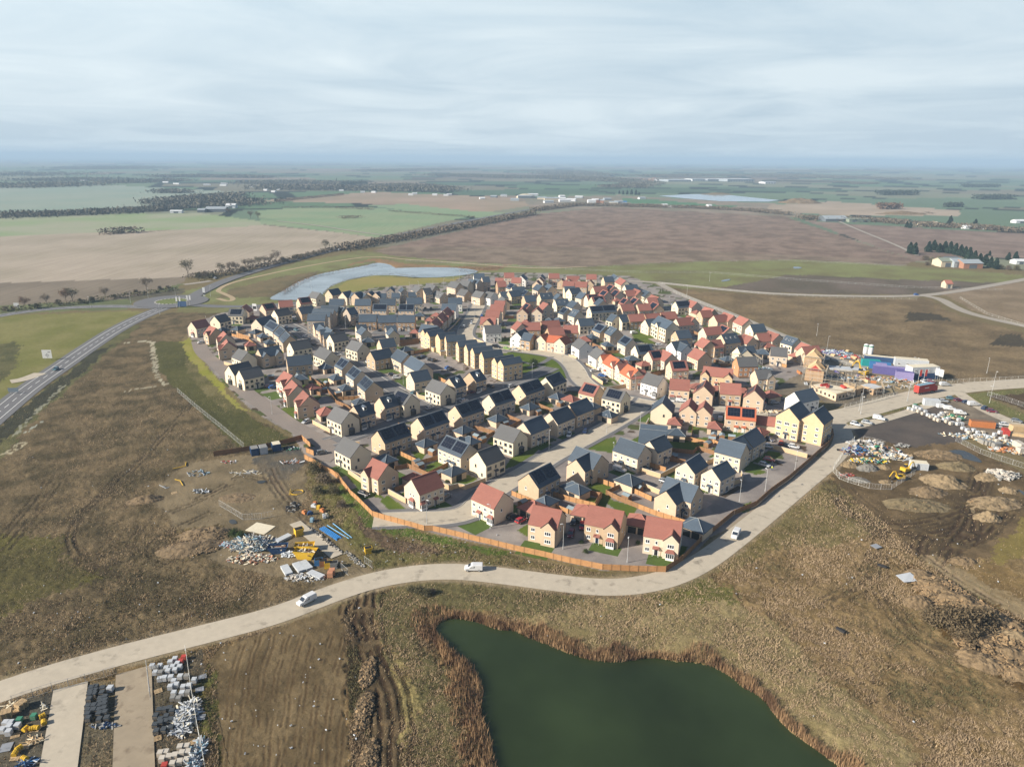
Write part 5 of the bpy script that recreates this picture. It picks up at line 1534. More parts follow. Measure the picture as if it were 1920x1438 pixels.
for e in GW.replace('\n', '').split('|'):
    t = e.split(); p = pts(t[0], ' '.join(t[1:]))
    off = p[0]; mb = MB()
    for a, b in zip(p[:-1], p[1:]):
        u = (b - a); L = u.length
        M = Matrix.Translation(a - off) @ Matrix.Rotation(math.atan2(u.y, u.x), 4, 'Z')
        hh = 0.9 if t[0] in ('C', 'P6', 'Q2') else 1.75
        mb.box(-0.1, L + 0.1, -0.11, 0.11, 0, hh, 0, M); mb.box(-0.12, L + 0.12, -0.15, 0.15, hh, hh + 0.07, 1, M)
    o = ob("garden_wall", mb.mesh("garden_wall", [WALLB, KERB]), None, (off.x, off.y, 0))
    wl_.append((o, "buff brick garden wall with pale coping", proj(p[len(p) // 2])))
spread_labels(wl_, 'wall', 'brick garden walls', hzone)

# ------------------------------------------------------------------ sheds
SHEDR = mat("shed_felt", (0.24, 0.30, 0.33), 0.8, 0.1, rnd=0.15)
sw, sr = MB(), MB()
sw.prism([(-1.0, 0), (1.0, 0), (1.0, 1.75), (0, 2.2), (-1.0, 1.75)], -1.3, 1.3, 'x')
for s in (-1, 1):
    q = [(-1.4, 0, 2.27), (1.4, 0, 2.27), (1.4, s * 1.15, 1.74), (-1.4, s * 1.15, 1.74)]
    sr.slab(*(q[::-1] if s > 0 else q)[::1], 0.06) if s < 0 else sr.slab(*q, 0.06)
sw, sr = sw.mesh("shed_wall", [TIMBER_D]), sr.mesh("shed_roof", [SHEDR])
sl = []
for e in "G 840 1225|G 880 1262|G 1020 1110|H 650 665|H 900 570|K 1650 500|K 960 600|K 1510 680|L 90 500|L 570 530|L 700 435|L 1090 85|I 600 940|I 1000 1020|I 1050 970|I 1070 925|I 1160 935|I 1270 945|I 620 1160|G 1520 940|G 1585 970|F 1270 345|F 1400 455|G 1100 1350|H 280 790|F 650 270|F 950 265|F 1240 415".split('|'):
    t = e.split(); p = T(t[0], float(t[1]), float(t[2]), 1.5); p.z = 0
    r = empty("shed", p, near_rot(p) + random.choice((0, math.pi / 2)))
    ob("wall", sw, r); ob("roof", sr, r); sl.append((r, "small timber garden shed with grey roof", proj(p)))
spread_labels(sl, 'shed', 'sheds in the back gardens', hzone)

# ------------------------------------------------------------------ vehicles
TYRE = mat("tyre", (0.02, 0.02, 0.02), 0.9); LAMPM = mat("lamp_glass", (0.7, 0.7, 0.7), 0.3); REDL = mat("tail_lamp", (0.4, 0.03, 0.02), 0.4)
CARC = dict(white=(0.64, 0.65, 0.66), silver=(0.48, 0.50, 0.52), grey=(0.18, 0.19, 0.20), black=(0.02, 0.02, 0.024), navy=(0.02, 0.035, 0.09), blue=(0.03, 0.13, 0.42), red=(0.38, 0.03, 0.035), maroon=(0.16, 0.02, 0.04), teal=(0.10, 0.20, 0.24), green=(0.35, 0.55, 0.12))
PAINT = {k: mat("paint_" + k, c, 0.3, 0.01, spec=0.6) for k, c in CARC.items()}
def wheel_me(r):
    m = MB(); m.bar((0, -0.11, 0), (0, 0.11, 0), r, 14, 0); m.bar((0, -0.125, 0), (0, 0.125, 0), r * 0.6, 10, 1)
    return m.mesh("wheel", [TYRE, PAINT['silver']])
WH = wheel_me(0.33); WHB = wheel_me(0.5)
def hull(secs, m=0, M_=None):
    """loft through rings of equal point count, capped"""
    mb = MB(); n = len(secs[0])
    for s in secs: mb.v += [tuple(p) for p in s]
    for i in range(len(secs) - 1):
        for k in range(n):
            k2 = (k + 1) % n; mb.f.append((i * n + k, i * n + k2, (i + 1) * n + k2, (i + 1) * n + k)); mb.m.append(m)
    mb.f.append(tuple(reversed(range(n)))); mb.m.append(m)
    mb.f.append(tuple((len(secs) - 1) * n + k for k in range(n))); mb.m.append(m)
    return mb
def ring(x, w, z0, z1, tw):  # an 8 point cross section at x
    return [(x, -w, z0 + .12), (x, -w * .9, z0), (x, w * .9, z0), (x, w, z0 + .12), (x, w, z1 - .14), (x, tw, z1), (x, -tw, z1), (x, -w, z1 - .14)]
VEH = {}
def vehicle_meshes(kind, colour):
    if (kind, colour) in VEH: return VEH[(kind, colour)]
    pm = PAINT[colour]
    if kind == 'van':
        b = hull([ring(-2.45, .88, .35, 1.75, .76), ring(-2.35, .93, .3, 1.88, .80), ring(0.2, .93, .3, 1.90, .80), ring(0.75, .93, .3, 1.72, .74), ring(1.45, .92, .3, 1.15, .80), ring(2.25, .87, .3, 0.98, .75), ring(2.42, .78, .38, .80, .7)])
        g = MB(); g.quad([(0.74, -.70, 1.72), (1.44, -.78, 1.16), (1.44, .78, 1.16), (0.74, .70, 1.72)]); 
        for s in (-1, 1): g.quad([(-0.35, s * .945, 1.12), (1.2, s * .94, 1.12), (.7, s * .90, 1.60), (-0.35, s * .93, 1.66)])
        wb, L = (-1.5, 1.6), 5.1
        for f in range(0, 1): g.v = [(x + (0.02 if i < 4 else 0), y, z + (0.03 if i < 4 else 0)) for i, (x, y, z) in enumerate(g.v)]
    else:
        suv = kind == 'suv'; H = 1.62 if suv else 1.45; zb = .95 if suv else .86
        b = hull([ring(-2.1, .78, .42, zb - .1, .7), ring(-2.0, .86, .3, zb, .78), ring(1.0, .88, .26, zb + .02, .8), ring(1.75, .86, .28, zb - .12, .76), ring(2.1, .76, .36, zb - .28, .66)])
        g = hull([[(-1.98, -.78, zb - .02), (-1.98, .78, zb - .02), (-1.62, .60, H - .06), (-1.62, -.60, H - .06)], [(0.2, -.80, zb), (0.2, .80, zb), (0.0, .62, H), (0.0, -.62, H)], [(1.12, -.78, zb), (1.12, .78, zb), (0.35, .60, H - .05), (0.35, -.60, H - .05)]])
        rf = hull([[(-1.66, -.60, H - .07), (-1.66, .60, H - .07), (-1.58, .56, H), (-1.58, -.56, H)], [(-.4, -.65, H - .04), (-.4, .65, H - .04), (-.4, .58, H + .045), (-.4, -.58, H + .045)], [(.36, -.61, H - .06), (.36, .61, H - .06), (.3, .56, H + .01), (.3, -.56, H + .01)]])
        k = len(b.v); b.v += rf.v; b.f += [tuple(i + k for i in f) for f in rf.f]; b.m += rf.m
        for s in (-1, 1):
            for x0, x1 in ((-.62, -.52), (-1.72, -1.55)):
                b.bar((x0 - .05, s * .80, zb), (x1, s * .63, H - .02), 0.045, 4)
        wb, L = (-1.3, 1.35), 4.2
    lm = MB()
    xf = 2.38 if kind == 'van' else 2.02
    zf = .78 if kind == 'van' else zb - .24
    lm.box(-.14, .06, -.16, .16, -.07, .07)
    VEH[(kind, colour)] = (b.mesh("body", [pm], False), g.mesh("glass", [GLASS]), wb, lm.mesh("headlight", [LAMPM]), xf, zf)
    return VEH[(kind, colour)]
cl_ = []
def vehicle(p, head, kind, colour, z=0.0, near=False):
    b, g, wb, lm, xf, zf = vehicle_meshes(kind, colour)
    r = empty({'van': 'van', 'suv': 'car', 'car': 'car'}[kind], (p.x, p.y, z), head)
    ob("body", b, r); ob("windows", g, r)
    for x in wb:
        for s in (-1, 1): ob("wheel", WH, r, (x, s * .82, .33))
    if near:
        for s in (-1, 1): ob("headlight", lm, r, (xf, s * .58, zf))
    px = proj((p.x, p.y, 0.7))
    what = {'van': 'panel van', 'suv': 'tall car', 'car': 'car'}[kind]
    cl_.append((r, f"{colour} {what}", px)); return r
CARS = """K 845 790 1 -.5 suv black|K 940 830 1 -.5 car red|K 1500 985 -.35 1 suv maroon|K 1628 895 -.2 1 car red|K 1530 845 -.3 1 car black|J 735 535 1 .35 suv black|F 1045 797 -1 .4 car silver|F 1220 1145 1 -.2 suv grey|F 622 398 1 -.2 car maroon|F 672 408 1 -.2 car blue|
A 225 865 -1 .1 suv white|A 1398 797 1 .1 car white|A 1290 722 1 .4 car teal|A 1270 600 1 .1 van white|A 1495 890 1 .1 car black|G 350 550 1 -.5 suv white|G 425 180 1 -.1 car grey|G 575 266 1 0 car black|G 622 300 1 0 suv white|G 925 62 1 -.3 car navy|G 985 92 1 -.3 suv grey|
G 1042 108 1 -.3 suv black|G 868 78 1 -.3 car black|G 1200 190 1 -.3 car blue|G 1228 208 1 -.3 car black|G 1460 465 1 -.1 car maroon|G 1675 398 1 .2 car black|G 815 465 1 -.6 car teal|C 200 572 .3 -1 car black|C 143 645 -.3 1 suv white|C 425 913 1 .1 van black|C 540 930 1 .1 car green|
C 640 944 1 .1 car white|C 475 664 .2 1 car black|C 525 664 .2 1 car black|C 1520 1180 1 -.1 car white|C 1612 1168 1 -.1 van white|C 1612 1235 1 .1 car blue|C 1640 1285 1 .1 car black|C 1085 528 1 -.1 car white|D 412 755 1 -.1 van white|D 695 886 1 0 car white|D 505 728 1 0 car navy|
D 955 1034 1 -.1 car white|P5 930 595 .2 -1 car black|P5 1055 595 .2 -1 car black|P5 348 1085 .1 -1 suv white|P4 1330 1085 .1 -1 car black|P4 690 995 1 -.2 car black|I 1140 765 .1 -1 van silver|M 970 745 1 .2 car red|M 915 803 1 .3 car silver|M 960 597 1 .1 suv white|M 970 518 1 .3 car navy|
M 1105 555 .3 -1 car red|M 1170 568 .3 -1 car grey|M 1245 598 1 .2 car white|L 490 262 1 .3 van white|L 572 425 1 .2 car white|E 1605 1360 1 .2 van white|E 1468 1405 1 .2 car silver|E 1342 1425 1 .25 suv white|T3 1155 272 1 .05 car silver|T3 1225 248 1 .05 car teal|T3 1295 265 1 0 car maroon|
T3 1375 286 1 0 car navy|T3 1435 305 1 0 van white|T3 1142 330 1 0 van white|T3 1212 348 1 .1 van white|T3 1310 388 1 .1 van white|T3 1545 342 1 -.3 suv navy|T3 1610 370 1 .1 suv maroon|T3 1165 118 1 0 van silver|T3 975 92 1 .4 car white|T3 1035 85 1 .2 car maroon|T3 1655 512 1 .1 car silver|
T3 1735 496 1 .1 car white|T3 1845 462 1 .2 car grey|PX 105 694 -1 .65 car teal|PX 404 523 1 -.4 car white|PX 636 470 1 -.35 van white|PX 1718 554 1 0 car blue|PX 888 1069 -1 0 van white|PX 1379 1006 -.55 1 van white|PX 575 1130 -1 .52 van white|K 100 560 1 -.6 car grey|H 350 395 1 -.3 car silver|H 1180 905 -.4 1 car navy|H 1000 945 -.4 1 car white|I 420 620 1 .1 car silver|I 1000 640 1 .05 car black|I 300 1330 1 .3 car black|L 1000 395 1 .3 suv grey|L 620 230 .4 -1 car white|
G 300 130 1 .6 car white|G 1000 640 1 -.3 car silver|G 560 870 1 -.3 car black|G 1380 560 1 -.3 car white|B 1240 300 .2 -1 car silver|B 700 590 1 0 car white|B 830 585 1 0 car black|B 560 610 1 0 car grey|C 260 560 .4 -1 car blue|C 60 680 .4 -1 car silver|D 620 900 1 .1 car black|D 1090 690 1 0 car white|
D 330 700 1 0 car black|D 850 440 1 .5 car silver|P7 1310 690 1 0 car silver|P8 280 900 1 0 car black|Q2 700 770 1 0 car navy|Q3 1320 620 1 0 car white|Q4 700 560 1 0 car silver|F 300 225 1 .2 car white|A 1180 690 1 .5 car silver|A 1440 830 .6 1 car grey|A 640 700 1 0 car blue|I 1750 580 1 0 car silver|I 700 560 1 .1 van white"""
for e in CARS.replace('\n', '').split('|'):
    t = e.split(); x, y = float(t[1]), float(t[2])
    s = TILE[t[0]][2]
    a, b = T(t[0], x, y), T(t[0], x + float(t[3]) * s, y + float(t[4]) * s)
    d = b - a; z = 0.16 if a.y < 700 else 0.35
    vehicle(a, math.atan2(d.y, d.x), t[5], t[6], z, near=proj(a)[1] > 820)
def czone(x, y):
    if y > 1040: return "driving on the pale road"
    if x > 1560: return "in the right-hand yard" if y > 740 else "on the far road"
    if x < 480 or (x < 700 and y < 500): return "on the main road" if y < 560 or x < 200 else hzone(x, y)
    if x > 1440 and 825 < y < 900: return "in the flats car park"
    if x > 1370 and y > 980: return "driving on the pale road"
    return hzone(x, y)
spread_labels(cl_, 'vehicle', None, czone)
for o, _, px in cl_:
    o['category'] = 'van' if o.name.startswith('van') else 'car'
    o['group'] = 'vehicles about the estate'

# ------------------------------------------------------------------ street lamps
STEEL = mat("galvanised_steel", (0.45, 0.46, 0.46), 0.5, 0.05)
lp = MB(); lp.bar((0, 0, 0), (0, 0, 8.0), 0.09, 6, 0, 0.055); lp.bar((0, 0, 0), (0, 0, 1.2), 0.13, 6); lp.bar((0, 0, 7.95), (0.5, 0, 8.05), 0.04, 5)
lh = MB(); lh.box(0.3, 1.0, -0.14, 0.14, 7.98, 8.12, 0)
lp, lh = lp.mesh("lamp_post", [STEEL]), lh.mesh("lamp_head", [PAINT['white']])
ll = []
for e in """K 1412 1135|K 595 905|J 1440 850|L 575 1285|L 1832 625|H 775 1105|H 1422 910|H 1795 880|H 925 120|M 925 1085|M 1258 862|G 697 365|C 1165 1075|C 720 968|Q6 125 870|I 235 880|H 1495 1240|D 800 460|D 1005 320|E 905 420|E 1020 575|E 1380 1260|T4 795 760|T4 1380 770|
T3 370 385|T3 810 265|T3 1590 280|T3 1625 130|P3 1780 700|B 290 700|G 1290 590|H 260 400|H 585 300|F 660 700|A 290 700|C 185 560|C 480 800|P6 435 960|PX 768 548|PX 785 546|PX 812 546|PX 832 540|PX 850 536|PX 862 524|PX 876 528|PX 584 545|PX 1330 528|PX 1240 548|PX 1720 700|PX 1850 700|
PX 170 577|PX 245 568|PX 278 560|PX 330 560|PX 300 590|PX 395 556""".replace('\n', '').split('|'):
    t = e.split(); p = T(t[0], float(t[1]), float(t[2]))
    r = empty("street_lamp", p, random.uniform(0, 6.28)); ob("post", lp, r); ob("lamp_head", lh, r)
    ll.append((r, "slim grey street lamp", proj(p)))
spread_labels(ll, 'street lamp', 'street lamps', lambda x, y: hzone(x, y) if (340 < x < 1440 and y > 540) else ("near the roundabout" if x < 450 else "beside the lake path" if x < 900 else "along the right-hand roads"))
# ------------------------------------------------------------------ building-site things
def simple(name, c, **k): return mat(name, c, k.pop('rough', 0.75), k.pop('var', 0.10), **k)
PACKC = {'dark': simple("dark_block_pack", (0.055, 0.065, 0.075)), 'grey': simple("grey_block_pack", (0.24, 0.24, 0.23)), 'white': simple("white_wrapped_pack", (0.47, 0.50, 0.53)), 'pale': simple("pale_block_pack", (0.50, 0.46, 0.40)),
         'red': simple("red_pack", (0.40, 0.05, 0.04)), 'brick': simple("brick_pack", (0.46, 0.22, 0.13)), 'yellow': simple("yellow_plastic", (0.60, 0.38, 0.03)), 'blue': simple("blue_plastic", (0.04, 0.16, 0.36)), 'green': simple("green_plastic", (0.05, 0.22, 0.14)),
         'tan': simple("raw_timber", (0.52, 0.38, 0.22)), 'orange': simple("orange_plastic", (0.45, 0.17, 0.06)), 'teal': simple("teal_paint", (0.02, 0.27, 0.27)), 'purple': simple("purple_paint", (0.11, 0.10, 0.27)), 'lilac': simple("lilac_paint", (0.27, 0.24, 0.44)),
         'navy': simple("navy_paint", (0.03, 0.07, 0.16)), 'cream': simple("cream_panel", (0.66, 0.60, 0.46)), 'rust': simple("rust_brown", (0.22, 0.11, 0.06)), 'black': simple("black_plastic", (0.03, 0.03, 0.032)), 'sky': simple("pale_blue", (0.20, 0.32, 0.40)), 'clod': simple("ochre_clod", (0.27, 0.185, 0.10), var=.2), 'clod2': simple("dark_clod", (0.13, 0.095, 0.055), var=.2)}
PALM = PACKC['tan']
def pallet_me(n=1):
    m = MB()
    for k in range(n):
        z = k * 0.16
        for i in range(5): m.box(-0.6, 0.6, -0.5 + i * 0.225, -0.5 + i * 0.225 + 0.13, z + 0.11, z + 0.14)
        for x in (-0.58, -0.05, 0.48): m.box(x, x + 0.1, -0.5, 0.53, z, z + 0.11)
    return m.mesh("pallet", [PALM])
PALLET1, PALLETN = pallet_me(1), pallet_me(8)
def pack_me(c, h=1.05, seams=True):
    m = MB(); m.box(-0.5, 0.5, -0.5, 0.5, 0.12, h, 0, None, 0.015)
    if seams:
        for z in (0.42, 0.72): m.box(-0.507, 0.507, -0.507, 0.507, z, z + 0.02, 1)
    for x in (-0.45, -0.05, 0.35): m.box(x, x + 0.1, -0.48, 0.48, 0, 0.12, 1)
    return m.mesh(c + "_pack", [PACKC[c], PALM])
PK = {c: pack_me(c) for c in ('dark', 'grey', 'white', 'pale', 'red', 'brick', 'green', 'blue', 'orange')}
pk = []
def packs(tile, s, c, base, name, sc=1.0, rz=None, cat='pack', zc=0):
    v = list(map(float, s.split()))
    for i in range(0, len(v), 2):
        p = T(tile, v[i], v[i + 1], 0.55)
        o = ob(name, PK[c], None, (p.x, p.y, zc), (rz if rz is not None else 0.12) + random.uniform(-0.06, 0.06))
        o.scale = (sc * random.uniform(.95, 1.05), sc * random.uniform(.95, 1.05), sc * random.uniform(.9, 1.05))
        pk.append((o, base, proj(p)))
packs('T1', "785 500 820 490 775 535 815 525 770 560 808 555 765 597 755 660 805 655 752 692 800 690 750 727 757 762 880 505 875 545 900 580 860 592 855 622 897 612 850 652 895 642 848 687 890 677 850 722 900 712 852 770 915 760", 'dark', "dark wrapped block pack between the concrete strips", "block_pack")
packs('T1', "1365 692 1410 687 1455 677 1335 742 1375 772 1425 747 1475 702 1330 817 1375 802 1420 787 1465 772 1340 872 1405 862 1465 842", 'dark', "charcoal block pack beside the heap of white offcuts", "block_pack")
packs('T1', "1305 312 1370 312 1330 367 1425 332 1460 282 1500 252 1520 292 1480 322 1540 322 1440 357 1500 347 1370 422 1410 417 1465 412 1490 442 1545 402 1460 492 1510 472 1570 492 1620 482 1490 542 1560 547 1665 432", 'white', "white wrapped pack by the yard gate", "wrapped_pack")
packs('T1', "1340 332 1375 372 1600 402 1610 542 1480 587 1530 590", 'grey', "grey block pack by the yard gate", "block_pack")
packs('T1', "1550 272 1575 237", 'red', "red pack on top of the white packs by the yard gate", "wrapped_pack")
packs('T1', "1375 1062 1420 1052 1450 1092 1500 1082 1545 1012 1600 1002 1560 1062 1610 1052 1390 1112 1540 1132 1600 1122 1480 1152", 'pale', "pale paving pack at the bottom of the yard", "paving_pack", 1.05)
packs('T1', "1410 1168", 'red', "red pack at the bottom edge of the yard", "wrapped_pack")
packs('T1', "20 862 50 802 90 802 80 837 150 822 75 882", 'white', "white bulk bag in the left yard", "bulk_bag", 1.05, cat='bag')
packs('T1', "945 508", 'white', "single white bag beside the dark block packs", "bulk_bag", 1.1)
packs('T1', "165 772 290 745", 'green', "green crate in the left yard", "crate")
packs('T2', "1480 1090 1462 1115", 'brick', "pale brick pack near the yard gate", "brick_pack", 1.5)
packs('T3', "830 335 870 345 905 330 940 340 880 315 985 365 1010 395 1060 400 1090 420 1120 400 1140 380 1160 440 1200 430 1240 470 1290 480 1330 480 1300 440 1340 520 1380 540", 'white', "pale wrapped pack along the dark car park edge", "wrapped_pack", 1.3)
packs('T3', "920 360 960 380 1035 410 1075 435 1110 445 1185 455 1225 475 1150 400 1180 375", 'pale', "buff brick pack along the dark car park edge", "brick_pack", 1.25)
packs('T3', "1440 540 1480 560 1500 590 1545 590 1580 600 1620 610 1640 580 1690 560 1460 590 1700 620", 'white', "white pack in the right storage rows", "wrapped_pack", 1.25)
packs('T3', "1400 560 1430 600 1530 560 1660 640 1740 600 1750 640", 'pale', "buff pack in the right storage rows", "brick_pack", 1.25)
packs('T3', "1510 640 1535 655 1570 665 1600 670 1640 690 1660 690 1680 680", 'grey', "grey concrete block pack near the right fence", "block_pack", 1.8)
packs('T3', "1720 725 1745 715 1800 720", 'orange', "orange netted pack near the right fence", "wrapped_pack", 1.3)
packs('T3', "1880 745 1890 700 1850 680", 'pale', "tall pale pack at the right edge", "brick_pack", 2.2)
packs('T3', "890 305 1240 405 1330 435", 'green', "green tarpaulin pack by the white cabin", "wrapped_pack", 1.3)
def pzone(x, y): return ''
spread_labels(pk, 'pack', 'packs of building material', pzone)
pl_ = []
def put(name, me, tile, x, y, rz, base, cat, z=0.0, lst=None, sc=None):
    p = T(tile, x, y, 0.3); o = ob(name, me, None, (p.x, p.y, z), rz)
    if sc: o.scale = sc
    (pl_ if lst is None else lst).append((o, base, proj(p), cat)); return o
for x, y, r in ((60, 740, .5), (185, 662, 1.2)): put("pallet_stack", PALLETN, 'T1', x, y, r, "stack of timber pallets at the left edge", 'pallets', sc=(1.5, 1.5, 1.2))
for x, y, r in ((140, 692, .9), (130, 900, .4), (130, 1090, .1), (215, 995, .2), (1355, 520, .6), (1345, 925, .5), (1650, 962, .9), (330, 945, .7)): put("pallet", PALLET1, 'T1', x, y, r, "loose timber pallet lying in the yard", 'pallet', sc=(1.25, 1.25, 1))
put("pallet", PALLET1, 'T8', 1305, 890, .6, "single pallet on the brown field", 'pallet', sc=(1.5, 1.5, 1))
ym = MB()
for k in range(3): ym.bar((0, -0.35 + k * .35, .5), (0, -0.1 + k * .35, .5), 0.45, 9)
ym.box(-.5, .5, -.5, .5, 0, .12, 1); YREEL = ym.mesh("yellow_reel", [PACKC['yellow'], PALM])
for x, y in ((225, 850), (285, 850), (315, 845), (370, 742), (378, 802), (170, 1015), (215, 1110), (125, 1070)): put("pipe_reel", YREEL, 'T1', x, y, random.uniform(0, 3), "yellow pipe fittings stacked in the left yard", 'reel', sc=(1.1, 1.1, 1.0))
pm = MB(); pm.box(-.8, .8, -.7, .7, 0, .06); PLATE = pm.mesh("grey_sheet", [simple("grey_sheet_mat", (0.26, 0.28, 0.31))])
for x, y, r in ((1735, 395, .5), (1710, 505, .4), (1700, 685, .2), (1722, 742, .2)): put("board", PLATE, 'T1', x, y, r, "flat grey board on the grass outside the yard fence", 'board', 0.06)
put("board", PLATE, 'T1', 50, 1000, .3, "greenish sheet lying in the left yard", 'board', 0.06, sc=(1.2, 1.6, 1))
put("board", MB().mesh("e", [PALM]) if False else PLATE, 'T5', 350, 270, .4, "pale square board on the rough grass", 'board', 0.3, sc=(1.5, 1.5, 1))
WB = MB(); WB.box(-3.4, 3.4, -2.6, 2.6, 0, .08); WBM = WB.mesh("plywood_sheet", [PACKC['cream']])
put("board", WBM, 'T2', 722, 615, -.35, "large cream board lying on the bare earth", 'board', .05)
SH = MB(); SH.slab((-2.4, -1.8, .5), (2.4, -1.9, .4), (2.2, 1.8, .7), (-2.2, 1.6, .45), .06); SH.quad([(2.4, -1.9, .4), (2.8, -1.4, -.2), (2.8, 1.6, -.2), (2.2, 1.8, .7)])
put("tarpaulin", SH.mesh("white_sheet", [PACKC['white']]), 'T5', 595, 530, .2, "white tarpaulin sheet at the head of the spoil bank", 'tarpaulin', .3)
tb = MB(); tb.box(-1.1, 1.1, -.35, .35, 0, .45); TBM = tb.mesh("dark_trough", [PACKC['black']])
for x, y, r in ((395, 430, -.6), (68, 940, -1.0)): put("trough", TBM, 'T5', x, y, r, "dark trough lying in the rough grass", 'trough', .3)
# white plasterboard stacks
wb = MB()
for k in range(5): wb.box(-1.9 + random.uniform(-.2, .2), 1.9 + random.uniform(-.2, .2), -.75, .75, .12 * k, .12 * k + .11)
WSTK = wb.mesh("white_board_stack", [PACKC['white']])
for x, y, r in ((1000, 1065, -1.0), (1130, 1035, -.95), (1205, 1015, -.9), (1310, 1115, -.55), (965, 730, .95)): put("board_stack", WSTK, 'T2', x, y, r, "stack of long white boards in the dirt yard", 'boards', sc=(1.25, 1.3, 1.2))
# blue pipes
bp = MB()
for k in range(9): bp.bar((-4.6, -.9 + .22 * k, .12 + .2 * (k % 2)), (4.6 + random.uniform(-.4, .4), -.9 + .22 * k, .12 + .2 * (k % 2)), .11, 6)
a, b = T('T2', 1345, 600), T('T2', 1590, 760)
o = ob("pipe_bundle", bp.mesh("blue_pipes", [simple("blue_pipe_plastic", (0.03, 0.20, 0.52))]), None, ((a.x + b.x) / 2, (a.y + b.y) / 2, 0), math.atan2(b.y - a.y, b.x - a.x)); tag(o, "thick bundle of long blue pipes on the verge", "pipes")
for (xa, ya, xb, yb), lab in (((1430, 590, 1660, 732), "loose blue pipe beside the bundle, nearer one"), ((1490, 570, 1690, 722), "loose blue pipe beside the bundle, outer one")):
    a, b = T('T2', xa, ya, .15), T('T2', xb, yb, .15); m = MB(); m.bar((0, 0, .15), b - a + Vector((0, 0, .15)), .14, 6)
    o = ob("pipe", m.mesh("blue_pipe", [simple("pale_blue_pipe", (0.16, 0.38, 0.62))]), None, (a.x, a.y, 0)); tag(o, lab, "pipe")
ti = MB()
for k in range(28):
    t0, t1 = 2 * math.pi * k / 24, 2 * math.pi * (k + 1) / 24
    ti.bar((2.0 * math.cos(t0), 1.8 * math.sin(t0), .1 + k * .006), (2.0 * math.cos(t1), 1.8 * math.sin(t1), .1 + k * .006), .09, 5)
ti.bar((-1.9, -1.9, .1), (-2.6, 1.6, .5), .08, 5); ti.bar((-2.2, -1.6, .1), (.6, -1.9, .1), .08, 5)
p = T('T2', 1110, 245); o = ob("pipe_coil", ti.mesh("yellow_coil", [PACKC['yellow']]), None, p); tag(o, "loose coil of yellow pipe on bare earth", "pipe coil")
for i, (xs, lab) in enumerate((([1295, 720, 1390, 700, 1395, 670], "yellow pipe lying along the field bank, upper one"), ([1310, 800, 1350, 810, 1370, 845], "curled yellow pipe on the brown field"))):
    m = MB(); q = [T('T8', xs[k], xs[k + 1]) for k in range(0, 6, 2)]
    for a, b in zip(q[:-1], q[1:]): m.bar(a - q[0] + Vector((0, 0, .35)), b - q[0] + Vector((0, 0, .35)), .13, 5)
    o = ob("pipe", m.mesh("yellow_pipe", [PACKC['yellow']]), None, q[0]); tag(o, lab, "pipe")

# skips
def skip_thing(tile, x, y, rz, c, lab, sc=1.0, fill=True):
    p = T(tile, x, y); r = empty("skip", p, rz); m = MB()
    prof = [(-1.1, 0), (1.1, 0), (1.8, 1.3), (-1.8, 1.3)]
    m.prism(prof, -.85, -.78, 'y'); m.prism(prof, .78, .85, 'y')
    for s in (-1, 1): m.quad([(s * 1.1, -.85, 0), (s * 1.1, .85, 0), (s * 1.8, .85, 1.3), (s * 1.8, -.85, 1.3)])
    m.box(-1.1, 1.1, -.8, .8, 0, .06)
    for y in (-.9, .82): m.box(-1.85, 1.85, y, y + .08, 1.24, 1.34)
    ob("body", m.mesh("skip_body", [PACKC[c]]), r)
    if fill:
        f = MB()
        for k in range(22):
            M = Matrix.Translation((random.uniform(-1.2, 1.2), random.uniform(-.6, .6), random.uniform(.75, 1.15))) @ Matrix.Rotation(random.uniform(0, 3), 4, 'Z') @ Matrix.Rotation(random.uniform(-.4, .4), 4, 'X')
            f.box(-random.uniform(.2, .7), .4, -.1, .1, -.04, .05, k % 3, M)
        f.box(-1.4, 1.4, -.77, .77, .5, .8, 2); ob("rubbish", f.mesh("skip_fill", [PACKC['cream'], PACKC['grey'], PACKC['rust']]), r)
    r.scale = (sc,) * 3; tag(r, lab, "skip")
skip_thing('T2', 915, 870, .2, 'navy', "open dark blue skip full of rubble", 1.5)
skip_thing('T2', 1205, 925, -.1, 'yellow', "big yellow skip with rusty load, nearer one", 1.7)
skip_thing('T2', 1195, 855, .15, 'yellow', "yellow skip behind the big yellow one", 1.5)
def hopper(tile, x, y, rz, c, lab, s=1.0):
    p = T(tile, x, y); r = empty("hopper", p, rz); m = MB(); m.prism([(-.7, .25), (.5, .25), (.9, 1.3), (-.7, 1.3)], -.6, .6, 'y'); m.box(-.75, .75, -.65, -.5, 0, .3); m.box(-.75, .75, .5, .65, 0, .3)
    ob("body", m.mesh("hopper_body", [PACKC[c]]), r); m = MB(); m.box(-.62, .78, -.52, .52, 1.29, 1.31); ob("opening", m.mesh("hopper_opening", [DARKIN]), r); r.scale = (s,) * 3; tag(r, lab, "hopper")
for x, y, rz, c, lab, s in ((1335, 1005, .2, 'blue', "small blue tipping hopper in a row of four", 1.3), (1388, 1015, .2, 'rust', "rusty tipping hopper in a row of four", 1.3), (1440, 1035, .2, 'yellow', "yellow tipping hopper in a row of four", 1.3), (1500, 1035, .2, 'grey', "grey tipping hopper in a row of four", 1.3),
                            (1130, 690, .6, 'yellow', "yellow hopper alone beside the concrete strip", 1.6), (1862, 880, .4, 'yellow', "yellow hopper alone on the grass verge", 1.3)): hopper('T2', x, y, rz, c, lab, s)
ol = []
